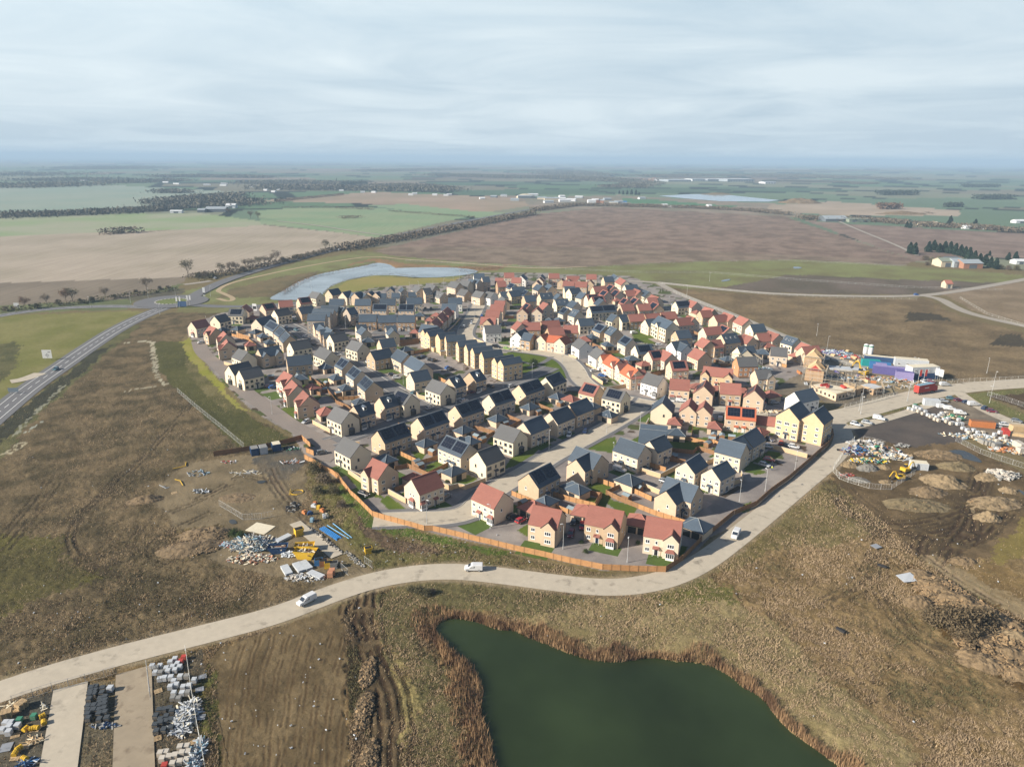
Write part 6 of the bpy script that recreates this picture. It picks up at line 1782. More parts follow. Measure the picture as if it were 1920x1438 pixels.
for x, y, c in ((1190, 465, 'orange'), (1250, 475, 'navy'), (1300, 372, 'orange'), (1340, 412, 'yellow'), (1380, 445, 'orange'), (1290, 395, 'white'), (1400, 505, 'white'), (1415, 500, 'cream'), (1270, 545, 'sky')):
    m = MB(); m.box(-.9, .9, -.5, .5, 0, .8, 0, None, .12); m.box(-.5, .5, -.55, .55, .8, 1.1, 0, None, .1)
    p = T('T2', x, y); o = ob("barrier_block", m.mesh("barrier", [PACKC[c]]), None, p, random.uniform(0, 3)); ol.append((o, f"{c} plastic barrier in the heap above the blue pipes", proj(p)))
spread_labels(ol, 'barrier', 'heap of barriers')

# containers and cabins
def container(tile, x, y, rz, L, w, h, c, lab, top=None, name="container", win=0, z=0):
    p = T(tile, x, y, z); r = empty(name, (p.x, p.y, z), rz); m = MB()
    m.box(-L / 2, L / 2, -w / 2, w / 2, 0, h)
    n = int(L / .45)
    for k in range(n):
        xx = -L / 2 + (k + .25) * L / n
        for s in (-1, 1): m.box(xx, xx + .2, s * (w / 2 + .02) - .02, s * (w / 2 + .02) + .02, .15, h - .15)
    for s in (-1, 1):
        for t in (-1, 1): m.box(s * (L / 2 - .05) - .1, s * (L / 2 - .05) + .1, t * (w / 2 - .02) - .09, t * (w / 2 - .02) + .09, 0, h + .03)
    ob("body", m.mesh("container_body", [PACKC[c]]), r)
    m = MB(); m.box(-L / 2 + .05, L / 2 - .05, -w / 2 + .05, w / 2 - .05, h, h + .06); ob("roof", m.mesh("container_roof", [PACKC[top or c]]), r)
    m = MB(); m.box(L / 2, L / 2 + .05, -w / 2 + .15, -.03, .15, h - .15); m.box(L / 2, L / 2 + .05, .03, w / 2 - .15, .15, h - .15); ob("door", m.mesh("container_door", [PACKC[c]]), r)
    for k in range(win):
        me, pn = WIN['Wm']
        for s in (-1,):
            q = ob("window", me, r, (-L / 2 + (k + .5) * L / win, s * (w / 2 + .06), .9), 0); ob("pane", pn, q)
    tag(r, lab, name.replace('_', ' ')); return r
container('F', 465, 1145, R(-62), 3.6, 2.6, 2.7, 'navy', "blue container with pale roof, left of the three by the fence", 'grey')
container('F', 565, 1130, R(-62), 3.6, 2.6, 2.7, 'white', "white-fronted container in the middle by the brown fence", 'grey')
container('F', 710, 1095, R(-62), 3.6, 2.9, 2.7, 'navy', "blue container standing apart on the right by the brown fence", 'cream')
container('T4', 900, 315, R(-12), 9, 3.2, 3.4, 'teal', "teal green container beside the silos", 'teal')
container('T4', 1020, 350, R(-22), 10, 3.2, 3.4, 'blue', "bright blue container right of the teal one", 'blue')
container('T4', 1160, 425, R(-24), 17, 3.2, 4.2, 'purple', "long purple container behind the half-built walls", 'lilac')
container('T4', 1030, 385, R(-24), 5, 3.2, 4.2, 'lilac', "short lilac container between blue and long purple ones", 'lilac')
container('T4', 1330, 490, R(-24), 8, 3.2, 4.2, 'lilac', "pale lilac container at the near end of the row", 'purple')
container('T4', 1080, 265, R(-22), 20, 3.4, 3.0, 'navy', "long dark cabin range with pale flat roof", 'cream', "site_cabin")
container('T4', 1415, 320, R(-18), 16, 4.5, 4.2, 'white', "white site cabin with pale roof at the back", 'cream', "site_cabin", 4)
container('T4', 1550, 470, R(8), 15, 5.5, 3.2, 'navy', "dark blue lower site office storey", 'cream', "site_cabin")
container('T4', 1550, 470, R(8), 14.9, 5.4, 3.2, 'white', "white upper site office stacked on the dark blue one", 'cream', "site_cabin", 4, z=0).location.z = 3.3
container('T3', 1035, 300, R(-10), 6.4, 2.8, 2.8, 'white', "white cabin among the packs in the right yard", 'white', "site_cabin")
container('T3', 1515, 505, R(-14), 9, 2.6, 2.6, 'orange', "open orange container in the right yard", 'rust')
container('T3', 915, 900, R(-12), 5.5, 3.0, 2.6, 'white', "white cabin inside the spoil compound", 'cream', "site_cabin")
container('T3', 1738, 575, R(70), 4, 2, 2.2, 'red', "red rack of tanks in the right storage rows", 'red')
container('T3', 1850, 590, R(-25), 9, 2.2, 1.1, 'tan', "long stack of raw timber at the right edge", 'tan', "timber_stack")
container('T3', 1848, 545, R(-5), 5, 3, 2.4, 'tan', "square timber stack above the long one", 'tan', "timber_stack")
# silos
for x, y, lab in ((828, 205, "tall white cement silo, left of the pair"), (893, 215, "tall white cement silo, right of the pair")):
    p = T('T4', x, y); r = empty("silo", p); m = MB(); m.bar((0, 0, 3.4), (0, 0, 10.5), 1.9, 18); m.bar((0, 0, 1.2), (0, 0, 3.4), .4, 18, 0, 1.9); m.bar((0, 0, 10.5), (0, 0, 11.2), 1.9, 18, 0, .6)
    ob("tank", m.mesh("silo_tank", [PAINT['white']], False), r)
    for k in range(4):
        m = MB(); a = math.pi / 4 + k * math.pi / 2; m.bar((1.6 * math.cos(a), 1.6 * math.sin(a), 0), (1.5 * math.cos(a), 1.5 * math.sin(a), 4), .13, 5); ob("leg", m.mesh("silo_leg", [PAINT['white']]), r)
    m = MB(); m.bar((0, 0, 9.2), (0, 0, 10.1), 1.93, 18); ob("band", m.mesh("silo_band", [PACKC['green']]), r); r.scale = (.68, .68, .70); tag(r, lab, "silo")
# lorry
p = T('T3', 965, 188); q = T('T3', 1050, 172); r = empty("lorry", p, math.atan2(q.y - p.y, q.x - p.x))
m = MB(); m.box(-5.6, 5.6, -1.3, 1.3, 1.2, 4.6); ob("trailer", m.mesh("trailer", [PACKC['red']]), r)
m = MB(); m.box(-5.5, 5.5, -1.25, 1.25, 4.6, 4.66); ob("trailer_roof", m.mesh("trailer_roof", [PACKC['sky']]), r)
m = MB(); m.prism([(5.8, .6), (8.1, .6), (8.1, 2.2), (7.7, 3.3), (5.8, 3.4)], -1.2, 1.2, 'y'); ob("cab", m.mesh("lorry_cab", [PACKC['red']]), r)
m = MB(); m.quad([(8.12, -1.05, 2.2), (8.12, 1.05, 2.2), (7.74, 1.05, 3.2), (7.74, -1.05, 3.2)]); ob("windscreen", m.mesh("lorry_glass", [GLASS]), r)
for x in (-4.4, -3.3, 4.0, 7.0):
    for s in (-1, 1): ob("wheel", WHB, r, (x, s * 1.1, .5))
tag(r, "red box lorry on the pale site road", "lorry")
lab = MB()  # pale lettering band on its side is too small to read; a plain white strip stands there
lab.box(-1.5, 1.5, -1.33, -1.305, 2.9, 3.3); ob("side_panel", lab.mesh("lorry_strip", [PAINT['white']]), r)

# excavators
def excavator(tile, x, y, rz, lab, s=1.0, up=0.0):
    p = T(tile, x, y); r = empty("excavator", p, rz); YL, BK = PACKC['yellow'], PACKC['black']
    m = MB()
    for t in (-1, 1): m.prism([(-1.7, .15), (-1.4, 0), (1.4, 0), (1.7, .15), (1.8, .5), (1.4, .85), (-1.4, .85), (-1.8, .5)], t * 1.1 - .3, t * 1.1 + .3, 'y')
    ob("tracks", m.mesh("tracks", [BK]), r)
    m = MB(); m.box(-1.9, 1.2, -1.25, 1.25, .95, 1.9, 0, None, .05); m.box(-1.9, -1.0, -1.25, 1.25, 1.9, 2.2); ob("body", m.mesh("digger_body", [YL]), r)
    m = MB(); m.box(.0, 1.3, .2, 1.2, 1.9, 3.0, 0, None, .08); ob("cab", m.mesh("digger_cab", [GLASS]), r)
    m = MB(); m.box(.02, 1.25, .25, 1.15, 3.0, 3.1); ob("cab_roof", m.mesh("cab_roof", [YL]), r)
    e = (3.4, -.2, 3.9 + up); m = MB(); m.bar((1.0, -.2, 1.7), (2.2, -.2, 3.9 + up), .28, 4); m.bar((2.2, -.2, 3.9 + up), e, .25, 4); ob("boom", m.mesh("boom", [YL]), r)
    m = MB(); m.bar(e, (4.8, -.2, 1.6 + up), .2, 4); ob("arm", m.mesh("arm", [YL]), r)
    m = MB(); m.prism([(4.5, 1.6 + up), (5.1, 1.6 + up), (5.2, 1.0 + up), (4.7, .6 + up), (4.3, 1.0 + up)], -.7, .3, 'y'); ob("bucket", m.mesh("bucket", [BK]), r)
    r.scale = (s,) * 3; tag(r, lab, "excavator")
excavator('T4', 800, 440, 2.2, "orange-yellow excavator on the building site", 1.3, 1.2)
excavator('T3', 795, 935, 0.4, "yellow excavator in the spoil compound, farther one", 0.9)
excavator('T3', 735, 1005, 3.3, "yellow excavator in the spoil compound, nearer one", 0.8)

# scaffolding and half-built houses
SCAF = mat("scaffold_tube", (0.42, 0.41, 0.38), 0.5, 0.05)
def scaffold(name, p, rz, L, W, H, lab, inset=1.2):
    r = empty(name, p, rz); m = MB(); bd = MB()
    nx, ny = max(2, int(L / 2.2)), max(2, int(W / 2.2))
    xs = [-L / 2 - inset + (L + 2 * inset) * k / nx for k in range(nx + 1)]; ys = [-W / 2 - inset + (W + 2 * inset) * k / ny for k in range(ny + 1)]
    per = [(x, ys[0]) for x in xs] + [(xs[-1], y) for y in ys[1:]] + [(x, ys[-1]) for x in xs[-2::-1]] + [(xs[0], y) for y in ys[-2:0:-1]]
    for x, y in per: m.bar((x, y, 0), (x, y, H + random.uniform(0, .6)), .045, 4)
    for z in [2.0 * k for k in range(1, int(H / 2) + 1)] + [H]:
        for (a, b) in zip(per, per[1:] + per[:1]): m.bar((*a, z), (*b, z), .04, 4); m.bar((*a, z + .5), (*b, z + .5), .03, 4)
        if z < H - 0.1: continue
        for (x0, x1, y0, y1) in ((xs[0], xs[-1], ys[0], ys[0] + .5), (xs[0], xs[-1], ys[-1] - .5, ys[-1]), (xs[0], xs[0] + .5, ys[0], ys[-1]), (xs[-1] - .5, xs[-1], ys[0], ys[-1])):
            bd.box(x0, x1, y0 + (.01 if y1 - y0 > 1 else 0), y1, z - .06, z - (.02 if y1 - y0 > 1 else .015))
    ob("poles", m.mesh("scaffold_poles", [SCAF]), r); ob("boards", bd.mesh("scaffold_boards", [PALM]), r)
    tag(r, lab, "scaffolding")
def shell_house(tile, x, y, rz, L, w, he, lab, tim=True, red=False):
    p = T(tile, x, y); r = empty("half_built_house", p, rz); m = MB(); m.box(-L / 2, L / 2, -w / 2, w / 2, 0, he); ob("wall", m.mesh("shell_wall", [WALLM['n']]), r)
    hr = he + w / 2 * .95
    m = MB()
    for k in range(int(L / .6) + 1):
        xx = -L / 2 + k * .6
        for s in (-1, 1): m.bar((xx, s * w / 2, he), (xx, 0, hr), .06, 4)
    m.bar((-L / 2, 0, hr), (L / 2, 0, hr), .08, 4)
    ob("rafters", m.mesh("rafters", [PALM]), r)
    for xx in (-L / 2, L / 2):
        m = MB(); m.prism([(-w / 2, he), (w / 2, he), (0, hr + .1)], xx - .06, xx + .06, 'x'); ob("gable_panel", m.mesh("gable_panel", [PACKC['tan']]), r)
    if red:
        m = MB(); m.prism([(-w / 2 * .72, he + .05), (w / 2 * .72, he + .05), (0, he + w / 2 * .68)], -L / 2 - .12, -L / 2 - .07, 'x'); ob("red_membrane", m.mesh("membrane", [PACKC['red']]), r)
    tag(r, lab, "house")
    return p
rzs = R(62)
p = shell_house('Q8', 400, 560, rzs, 8, 8.5, 5.2, "timber-gabled half-built house farther from the road"); scaffold("scaffolding", p, rzs, 8, 8.5, 6.4, "scaffolding round the farther timber-gabled house")
p = shell_house('Q8', 440, 850, rzs, 8, 8.5, 5.4, "half-built house with red membrane on its timber gable", red=True); scaffold("scaffolding", p, rzs, 8, 8.5, 6.6, "scaffolding round the house with the red gable")
def shell_block(tile, pxs, h, lab, top='pale', wallk='b'):
    q = [T(tile, x, y, h) for x, y in pxs]; c = sum(q, Vector()) / len(q)
    r = empty("half_built_walls", (c.x, c.y, 0)); m = MB(); n = len(q)
    qs = [(v.x - c.x, v.y - c.y) for v in q]
    m.prism(qs, 0, h, 'z'); ob("wall", m.mesh("shell_block", [WALLM[wallk]]), r)
    m = MB()
    for k in range(n):
        a, b = Vector(qs[k]), Vector(qs[(k + 1) % n]); u = (b - a); L = u.length; ang = math.atan2(u.y, u.x)
        M = Matrix.Translation((a.x, a.y, h)) @ Matrix.Rotation(ang, 4, 'Z'); m.box(0.1, L - .1, -.16, .16, 0.003, .12, 0, M)
        for j in range(int(L / 2.6)):
            M2 = Matrix.Translation((a.x, a.y, 0)) @ Matrix.Rotation(ang, 4, 'Z'); m.box(1.0 + j * 2.6, 2.0 + j * 2.6, -.06, .04, .9, 2.1, 1, M2)
    ob("openings", m.mesh("shell_openings", [PALM, DARKIN]), r)
    m = MB(); s = .93; m.prism([(x * s, y * s) for x, y in qs], h + .01, h + .16, 'z'); ob("floor_deck", m.mesh("floor_deck", [PACKC[top]]), r)
    tag(r, lab, "walls"); return c, qs
c, qs = shell_block('Q8', [(380, 975), (590, 945), (1000, 1000), (1390, 1080), (940, 1190)][0:1] + [(600, 940), (1390, 1085), (940, 1195)], 3.2, "long half-built brick walls with open floor deck", 'cream')
shell_block('Q8', [(1100, 945), (1250, 925), (1560, 1040), (1420, 1075)], 3.4, "half-built walls with timber deck behind the red cloths", 'tan', 'n')
shell_block('Q8', [(1480, 985), (1700, 930), (1980, 1030), (1780, 1085)], 2.8, "half-built walls with pale slab near the road", 'white', 'n')
for tile, x, y, L, W, H, rz, lab in (('Q8', 830, 1150, 17, 12, 3.9, R(-27), "scaffolding round the long half-built brick walls"), ('Q8', 1560, 1120, 13, 9, 3.9, R(-20), "scaffolding round the slab near the road"), ('Q8', 820, 880, 9, 6, 4, R(-25), "scaffolding frames behind the half-built walls"), ('Q8', 1200, 800, 12, 5, 2.5, R(-25), "low scaffold racks beside the excavator"),
                                    ('Q4', 1400, 850, 11, 9, 6.5, 0.05, "scaffolding round the orange brick house")):
    scaffold("scaffolding", T(tile, x, y), rz, L, W, H, lab)
m = MB(); m.prism([(-9, -4), (2, -4), (2, -1), (9, -1), (9, 4), (-9, 4)], 0, .35, 'z')
p = T('Q8', 1180, 625); o = ob("foundation_slab", m.mesh("foundation_slab", [PACKC['white']]), None, p, R(-14)); tag(o, "pale L-shaped foundation slab beside the teal container", "slab")
jl = []
for k, (x, y) in enumerate([(720, 1180), (640, 1150), (1070, 1190), (1250, 1100), (1230, 1190), (1600, 1060), (1740, 1080), (1850, 1120), (100, 480), (110, 720), (250, 960), (620, 340), (640, 230), (720, 410), (860, 330), (1180, 240), (1220, 310), (1320, 390), (1060, 400), (1290, 490), (1460, 440), (1300, 1020), (960, 700), (1080, 740), (1100, 860), (1250, 830), (1420, 800), (1550, 830), (1640, 890), (1780, 860), (1860, 840)]):
    c = random.choice(['red', 'orange', 'white', 'white', 'grey', 'tan', 'pale', 'sky', 'purple']) if k > 7 else random.choice(['red', 'orange', 'red', 'tan'])
    m = MB(); L = random.uniform(.8, 2.2)
    for j in range(3): m.box(-L, L, -.7 + j * .5, -.3 + j * .5, 0, random.uniform(.5, 1.4), 0, None, .05)
    p = T('Q8', x, y); o = ob("material_stack", m.mesh("material_stack", [PACKC[c]]), None, (p.x, p.y, 3.3 if k in (0, 1, 2, 5, 6) else 0), random.uniform(0, 3)); jl.append((o, f"{dict(sky='pale blue', tan='timber', pale='buff').get(c, c)} material stack on the building site", proj(p)))
spread_labels(jl, 'stack', 'stacks on the building site')

# site fences: framed mesh panels
def mesh_fence(pts_, lab, h=2.0, step=3.4, name="site_fence", m_=None, cat='fence', infill=4):
    off = pts_[0]; r = empty(name, (off.x, off.y, 0)); fr = MB(); pm = MB(); pm.bar((0, 0, 0), (0, 0, h + .1), .05, 5); pme = pm.mesh("fence_post", [m_ or STEEL]); n_ = 0
    for a, b in zip(pts_[:-1], pts_[1:]):
        L = (b - a).length; n = max(1, round(L / step))
        for k in range(n):
            p, q = a + (b - a) * (k / n) - off, a + (b - a) * ((k + 1) / n) - off
            p.z = q.z = 0
            for z in (.15, h): fr.bar(p + Vector((0, 0, z)), q + Vector((0, 0, z)), .035, 4)
            for j in range(1, infill): fr.bar(p + (q - p) * (j / infill) + Vector((0, 0, .15)), p + (q - p) * (j / infill) + Vector((0, 0, h)), .014, 3)
            for z in (.6, 1.1, 1.55): fr.bar(p + Vector((0, 0, z)), q + Vector((0, 0, z)), .014, 3)
            if n_ < 99: ob("post", pme, r, (p.x, p.y, 0)); n_ += 1
    ob("panels", fr.mesh("fence_panels", [m_ or STEEL]), r); tag(r, lab, cat, px=proj(pts_[len(pts_) // 2])); return r
def P0(tile, s): 
    v = list(map(float, s.split())); return [T(tile, v[i], v[i + 1]) for i in range(0, len(v), 2)]
WFEN = mat("white_fence_steel", (0.62, 0.62, 0.58), 0.5, 0.05)
for tile, s, lab in (('T8', "1330 140 1460 255 1640 400 1830 560", "steel mesh fence down the slope left of the estate"), ('T1', "1595 200 1640 520 1690 830 1760 1200", "mesh fence holding back the white offcuts"), ('T1', "450 525 590 490 735 450", "steel gate panel across the left concrete strip"),
                    ('T1', "110 640 285 580 450 525", "post and wire fence along the road, far left"), ('T1', "735 450 895 410 1000 375", "short mesh fence above the dark block packs"), ('T1', "1260 330 1280 500 1290 600", "narrow mesh gate standing open beside the right strip"),
                    ('T2', "290 385 420 460 540 535", "mesh fence on the bare mound, left leg"), ('T2', "540 535 740 525 870 495", "green-tinged mesh fence on the bare mound, right leg"), ('T2', "1580 1060 1655 1125", "steel gate leaf by the haul road, left of the track"), ('T2', "1825 985 1910 1045", "steel gate leaf by the haul road, right of the track"),
                    ('T3', "310 680 395 640 500 660 600 690", "mesh fence panels behind the spoil compound"), ('T3', "310 640 220 740 180 810 120 890 110 930 170 1000 250 1030 350 1060 450 1090", "curved white mesh fence round the left of the spoil compound"), ('T3', "450 1090 560 1100 660 1100 800 1010 890 950", "mesh fence along the near side of the spoil compound"),
                    ('T3', "220 330 480 275 720 210", "white mesh fence between site road and half-built walls"), ('T3', "1180 95 1500 80 1917 60", "white post fence beyond the site road at right"), ('T3', "1570 210 1740 260 1917 320", "mesh fence round the brown plot at right edge"), ('T3', "1270 640 1500 760 1700 830 1917 900", "mesh fence below the right storage rows"),
                    ('PX', "1262 548 1320 572 1400 606 1480 640 1560 675 1600 690", "pale fence along the track behind the estate"), ('PX', "1235 532 1330 542 1450 554 1600 560 1720 562", "pale fence along the country road"), ('PX', "1800 560 1850 590 1920 612", "pale fence beside the far right bend"), ('PX', "1060 506 1200 512 1330 512 1500 526 1700 540 1880 545", "thin post fence round the far brown field"),
                    ('PX', "760 490 900 497 1050 505 1160 500 1300 492 1480 490 1700 500", "thin fence at the near edge of the purple field")):
    far = tile == 'PX'
    mesh_fence(P0(tile, s), lab, 2.0 if not far else 1.6, 3.4 if not far else 6.0, m_=WFEN if ('white' in lab or 'pale' in lab) else STEEL, infill=4 if not far else 1)

# heaps and rubble
SOILM = {k: mat(k + "_spoil", c, 0.95, 0.22, 1.3, 0.25, bump=0.35, dark=((c[0] * .42, c[1] * .42, c[2] * .40), 0.5, 0.50)) for k, c in dict(brown=(0.20, 0.145, 0.085), sand=(0.26, 0.195, 0.115), grey=(0.20, 0.19, 0.17), grass=(0.19, 0.15, 0.085), ochre=(0.21, 0.15, 0.085)).items()}
hl = []
def heap(tile, x, y, rx, ry, h, k, rz=0.0, lab=None, n=44):
    p = T(tile, x, y); v, f = [], []; h = h * (.72 if h < 5 else .8)
    sd = random.uniform(0, 99)
    g = np.linspace(-1.25, 1.25, n); X, Y = np.meshgrid(g, g)
    rr = np.hypot(X, Y); nz = fbm(X * 2.2 + sd + 50, Y * 2.2 + 50, 5)
    Zz = h * np.clip(1 - rr ** 1.5 * (0.8 + 0.5 * nz), -0.2, 1) + ((nz - .5) * h * .9 + (fbm(X * 6 + sd, Y * 6, 3) - .5) * h * .5 + (fbm(X * 15 + sd, Y * 15, 2) - .5) * h * .22) * np.clip((1.2 - rr) * 3, 0, 1)
    Zz = np.where(rr > 1.15, -0.4, Zz)
    co = np.stack([X.ravel() * rx, Y.ravel() * ry, Zz.ravel()], 1); idx = np.arange(n * n).reshape(n, n)
    fa = np.stack([idx[:-1, :-1].ravel(), idx[:-1, 1:].ravel(), idx[1:, 1:].ravel(), idx[1:, :-1].ravel()], 1)
    o = ob("spoil_heap", np_mesh("spoil_heap", co, fa, [SOILM[k]]), None, (p.x, p.y, 0), rz)
    hl.append((o, lab or f"{k} spoil heap", proj(p)))
for a in (('T3', 270, 870, 3.5, 2.6, 2.0, 'sand', 0, "sandy heap inside the spoil compound"), ('T3', 440, 900, 4.5, 3, 2.4, 'grey', .2, "grey stone heap inside the spoil compound"), ('T3', 590, 890, 2.5, 2, 1.3, 'sand', 0, "small sandy heap inside the spoil compound"), ('T3', 350, 1010, 4, 2.2, 1.4, 'grey', -.3, "low grey heap against the compound fence"),
          ('T3', 610, 1030, 2.5, 2, 1.2, 'sand', 0, "small sandy heap by the near compound fence"), ('T3', 1150, 1030, 7.5, 6, 3.6, 'sand', -.4, "largest sandy heap with combed slope right of compound"), ('T3', 1010, 1125, 7, 4.5, 2.6, 'brown', .2, "brown heap below the largest sandy heap"), ('T3', 900, 1250, 11, 5, 2.8, 'grass', -.05, "long grassy mound below the compound"),
          ('T3', 1270, 890, 7, 4, 3.0, 'grass', -.1, "grassy mound beside the puddle"), ('T3', 1100, 780, 9, 4.5, 3.2, 'brown', -.1, "dark scrubby mound left of the puddle"), ('T3', 1640, 1230, 9, 5, 3.0, 'sand', .1, "broad furrowed sandy heap at right"), ('T3', 1570, 1365, 4.2, 3, 2.4, 'sand', .2, "small sharp heap near the grass strip"),
          ('T3', 1770, 1110, 3.6, 2.6, 1.8, 'sand', .2, "small sandy heap at the right edge"), ('T3', 1570, 985, 4.5, 3, 2.2, 'sand', .1, "pale heap beside the broken concrete"), ('T2', 150, 690, 8, 4.5, 2.4, 'brown', .1, "scrubby brown mound left of the white debris"), ('T2', 480, 300, 6, 4, .7, 'brown', 0, "flattened earth mound behind the mesh fence"),
          ('T8', 1430, 1310, 9, 5, 1.8, 'brown', .3, "rough brown mound above the haul road"), ('T8', 1090, 950, 6, 3, 2.0, 'brown', .3, "small brown bank on the rough field"), ('T5', 690, 500, 4, 3, 2.0, 'ochre', .2, "ochre heap beside the white tarpaulin"), ('T5', 800, 570, 6, 4, 2.6, 'ochre', -.5, "ochre spoil bank, upper end"),
          ('T5', 690, 720, 4.5, 3, 2.0, 'ochre', .3, "low ochre heap left of the spoil bank"), ('T5', 880, 650, 6, 4, 2.6, 'ochre', -.5, "ochre spoil bank, second lump down"), ('T5', 1010, 720, 6, 4.5, 2.8, 'ochre', -.5, "ochre spoil bank, third lump down"), ('T5', 1160, 800, 6, 4.5, 2.8, 'ochre', -.5, "ochre spoil bank, fourth lump down"),
          ('T5', 1330, 900, 7, 4.5, 2.8, 'ochre', -.5, "ochre spoil bank, fifth lump down"), ('T5', 1440, 1010, 6, 4.5, 2.6, 'sand', -.5, "pale spoil lump near the right edge"), ('T5', 1170, 960, 5, 4, 2.4, 'brown', -.5, "brown spoil lump above the scrub"), ('T5', 1160, 1180, 5, 4, 2.4, 'ochre', -.4, "ochre spoil lump below the scrub"),
          ('T5', 1400, 1130, 5, 4, 2.2, 'ochre', -.4, "ochre spoil lump above the small puddle"), ('T5', 1480, 1280, 5, 4, 2.2, 'ochre', -.4, "ochre spoil lump below the small puddle"), ('T5', 1250, 1220, 4, 3, 2.0, 'brown', -.4, "brown spoil lump left of the small puddle"), ('T5', 1040, 390, 4, 2.5, 1.6, 'ochre', .2, "small ochre heap by the right-hand track"),
          ('PX', 1500, 381, 60, 35, 14, 'brown', 0, "large flat-topped earth mound on the horizon plain"), ('PX', 1345, 365, 55, 25, 7, 'grass', 0, "low green mound beyond the far lake"), ('PX', 1690, 402, 55, 18, 8, 'brown', 0, "dark bank beyond the farm sheds"),
          ('PX', 690, 1260, 1.6, 4, .6, 'brown', .1, "rough soil bank beside the wheel ruts, upper"), ('PX', 680, 1330, 1.6, 5, .6, 'brown', .1, "rough soil bank beside the wheel ruts, middle"), ('PX', 690, 1425, 1.6, 4, .6, 'brown', .1, "rough soil bank beside the wheel ruts, lower")):
    heap(*a)
for o, l, px in hl: tag(o, l, "earth heap", px=px)
def rubble(tile, x, y, rx, ry, h, n, cols, lab, size=(.6, .14), name="debris_heap", rz=0.0):
    p = T(tile, x, y); m = MB()
    for k in range(n):
        t, q = random.uniform(0, 6.28), math.sqrt(random.random())
        M = Matrix.Translation((rx * q * math.cos(t), ry * q * math.sin(t), h * (1 - q ** 1.3) * random.uniform(.4, 1) + .1)) @ Matrix.Rotation(random.uniform(0, 6.28), 4, 'Z') @ Matrix.Rotation(random.gauss(0, .35), 4, 'Y') @ Matrix.Rotation(random.gauss(0, .4), 4, 'X')
        L, w = size[0] * random.uniform(.5, 2), size[1] * random.uniform(.6, 2); m.box(-L, L, -w, w, -.05, .05 + w * .3, random.randrange(len(cols)), M)
    o = ob(name, m.mesh(name, [PACKC[c] for c in cols]), None, p, rz); tag(o, lab, "debris")
rubble('T1', 1590, 760, 2.3, 5.0, 1.2, 260, ['white', 'white', 'white', 'grey', 'cream'], "long heap of white plastic and timber offcuts against the yard fence", (.7, .09), rz=.15)
rubble('T1', 1680, 1090, 1.3, 4.5, .9, 140, ['white', 'white', 'grey', 'sky'], "heap of white offcuts at the bottom yard corner", (.7, .09), rz=.15)
rubble('T1', 110, 660, 1.6, .7, .5, 24, ['tan', 'cream'], "loose timber offcuts on the pallets at far left", (.8, .06))
rubble('T1', 375, 670, .8, .8, .3, 10, ['white', 'cream'], "few white timber sticks in the left yard", (.7, .05))
rubble('T1', 295, 955, 1.4, .8, .5, 26, ['tan', 'tan', 'cream'], "broken pallet timber in the left yard", (.7, .06))
rubble('T1', 900, 830, 3.0, .6, .3, 30, ['grey', 'navy'], "strewn wrapping below the dark block packs", (.4, .12))
rubble('T1', 240, 1150, 1.6, 1.0, .6, 22, ['blue', 'navy', 'white'], "blue steel frames at the bottom left edge", (1.0, .05))
rubble('T2', 640, 800, 6.5, 4.2, 2.6, 360, ['white', 'grey', 'cream', 'sky', 'pale'], "big heap of pale timber and board waste on the dirt yard", (.9, .10))
rubble('T2', 400, 800, 3.0, 1.4, .9, 60, ['white', 'sky', 'red'], "low spread of white wrapping left of the big waste heap", (.4, .15))
rubble('T2', 640, 950, 7.0, 2.6, .6, 150, ['grey', 'pale', 'cream', 'brick'], "stony rubble skirt below the big waste heap", (.3, .14))
rubble('T2', 1030, 900, 2.2, 1.6, .7, 40, ['white', 'white'], "white sheet waste between the two skips", (.5, .2))
rubble('T2', 1200, 1150, 5.5, 2.0, .6, 140, ['grey', 'pale', 'white'], "stony debris below the white board stacks", (.25, .14))
rubble('T2', 815, 745, 1.6, .8, .5, 18, ['red', 'grey'], "red plastic waste right of the big heap", (.5, .15))
rubble('T2', 1060, 400, 1.8, 3.5, .6, 60, ['grey', 'black'], "grey rubble beside the dirt track", (.25, .15))
_a, _b = T('T2', 1200, 570), T('T2', 1600, 880)
rubble('T2', 1395, 735, 10.0, .7, .4, 120, ['grey', 'pale', 'black'], "line of stones between concrete strip and blue pipes", (.16, .12), rz=math.atan2(_b.y - _a.y, _b.x - _a.x))
rubble('T2', 1700, 940, 6.0, .9, .4, 70, ['grey', 'grey', 'pale'], "stones along the track edge near the gate", (.16, .12), rz=math.atan2(_b.y - _a.y, _b.x - _a.x))
rubble('T2', 560, 40, 6, 2, .3, 26, ['white', 'cream'], "scattered white sticks at the top of the yard", (.8, .05))
rubble('F', 900, 1240, 4.5, 1.0, .5, 30, ['white', 'white', 'orange'], "white boards strewn below the stepped fence", (1.2, .07))
rubble('F', 860, 1090, 4.0, 2.0, .5, 60, ['white', 'grey', 'green', 'black'], "litter on the dark ground right of the containers", (.3, .15))
rubble('T8', 1480, 750, 4, 2.5, .6, 40, ['white', 'sky', 'grey'], "white wrapping scraps on the bare field edge", (.3, .12))
rubble('T8', 1500, 885, 3, 1.5, .6, 34, ['white', 'grey'], "grey bags near the wheel ruts", (.3, .15))
rubble('T8', 1250, 855, 1.5, .4, .2, 4, ['white'], "single white plank on the brown field", (1.2, .06))
rubble('T8', 1720, 665, 3, 1, .4, 20, ['white', 'red', 'grey'], "litter below the brown fence", (.3, .12))
rubble('T3', 1700, 970, 6, 4, 2.0, 130, ['pale', 'grey', 'pale'], "heap of broken pale concrete at right", (.7, .35))
rubble('T3', 350, 740, 7, 4, 1.6, 150, ['purple', 'navy', 'blue', 'white', 'black', 'grey', 'rust'], "mixed purple and blue plastic waste in the compound", (.7, .3))
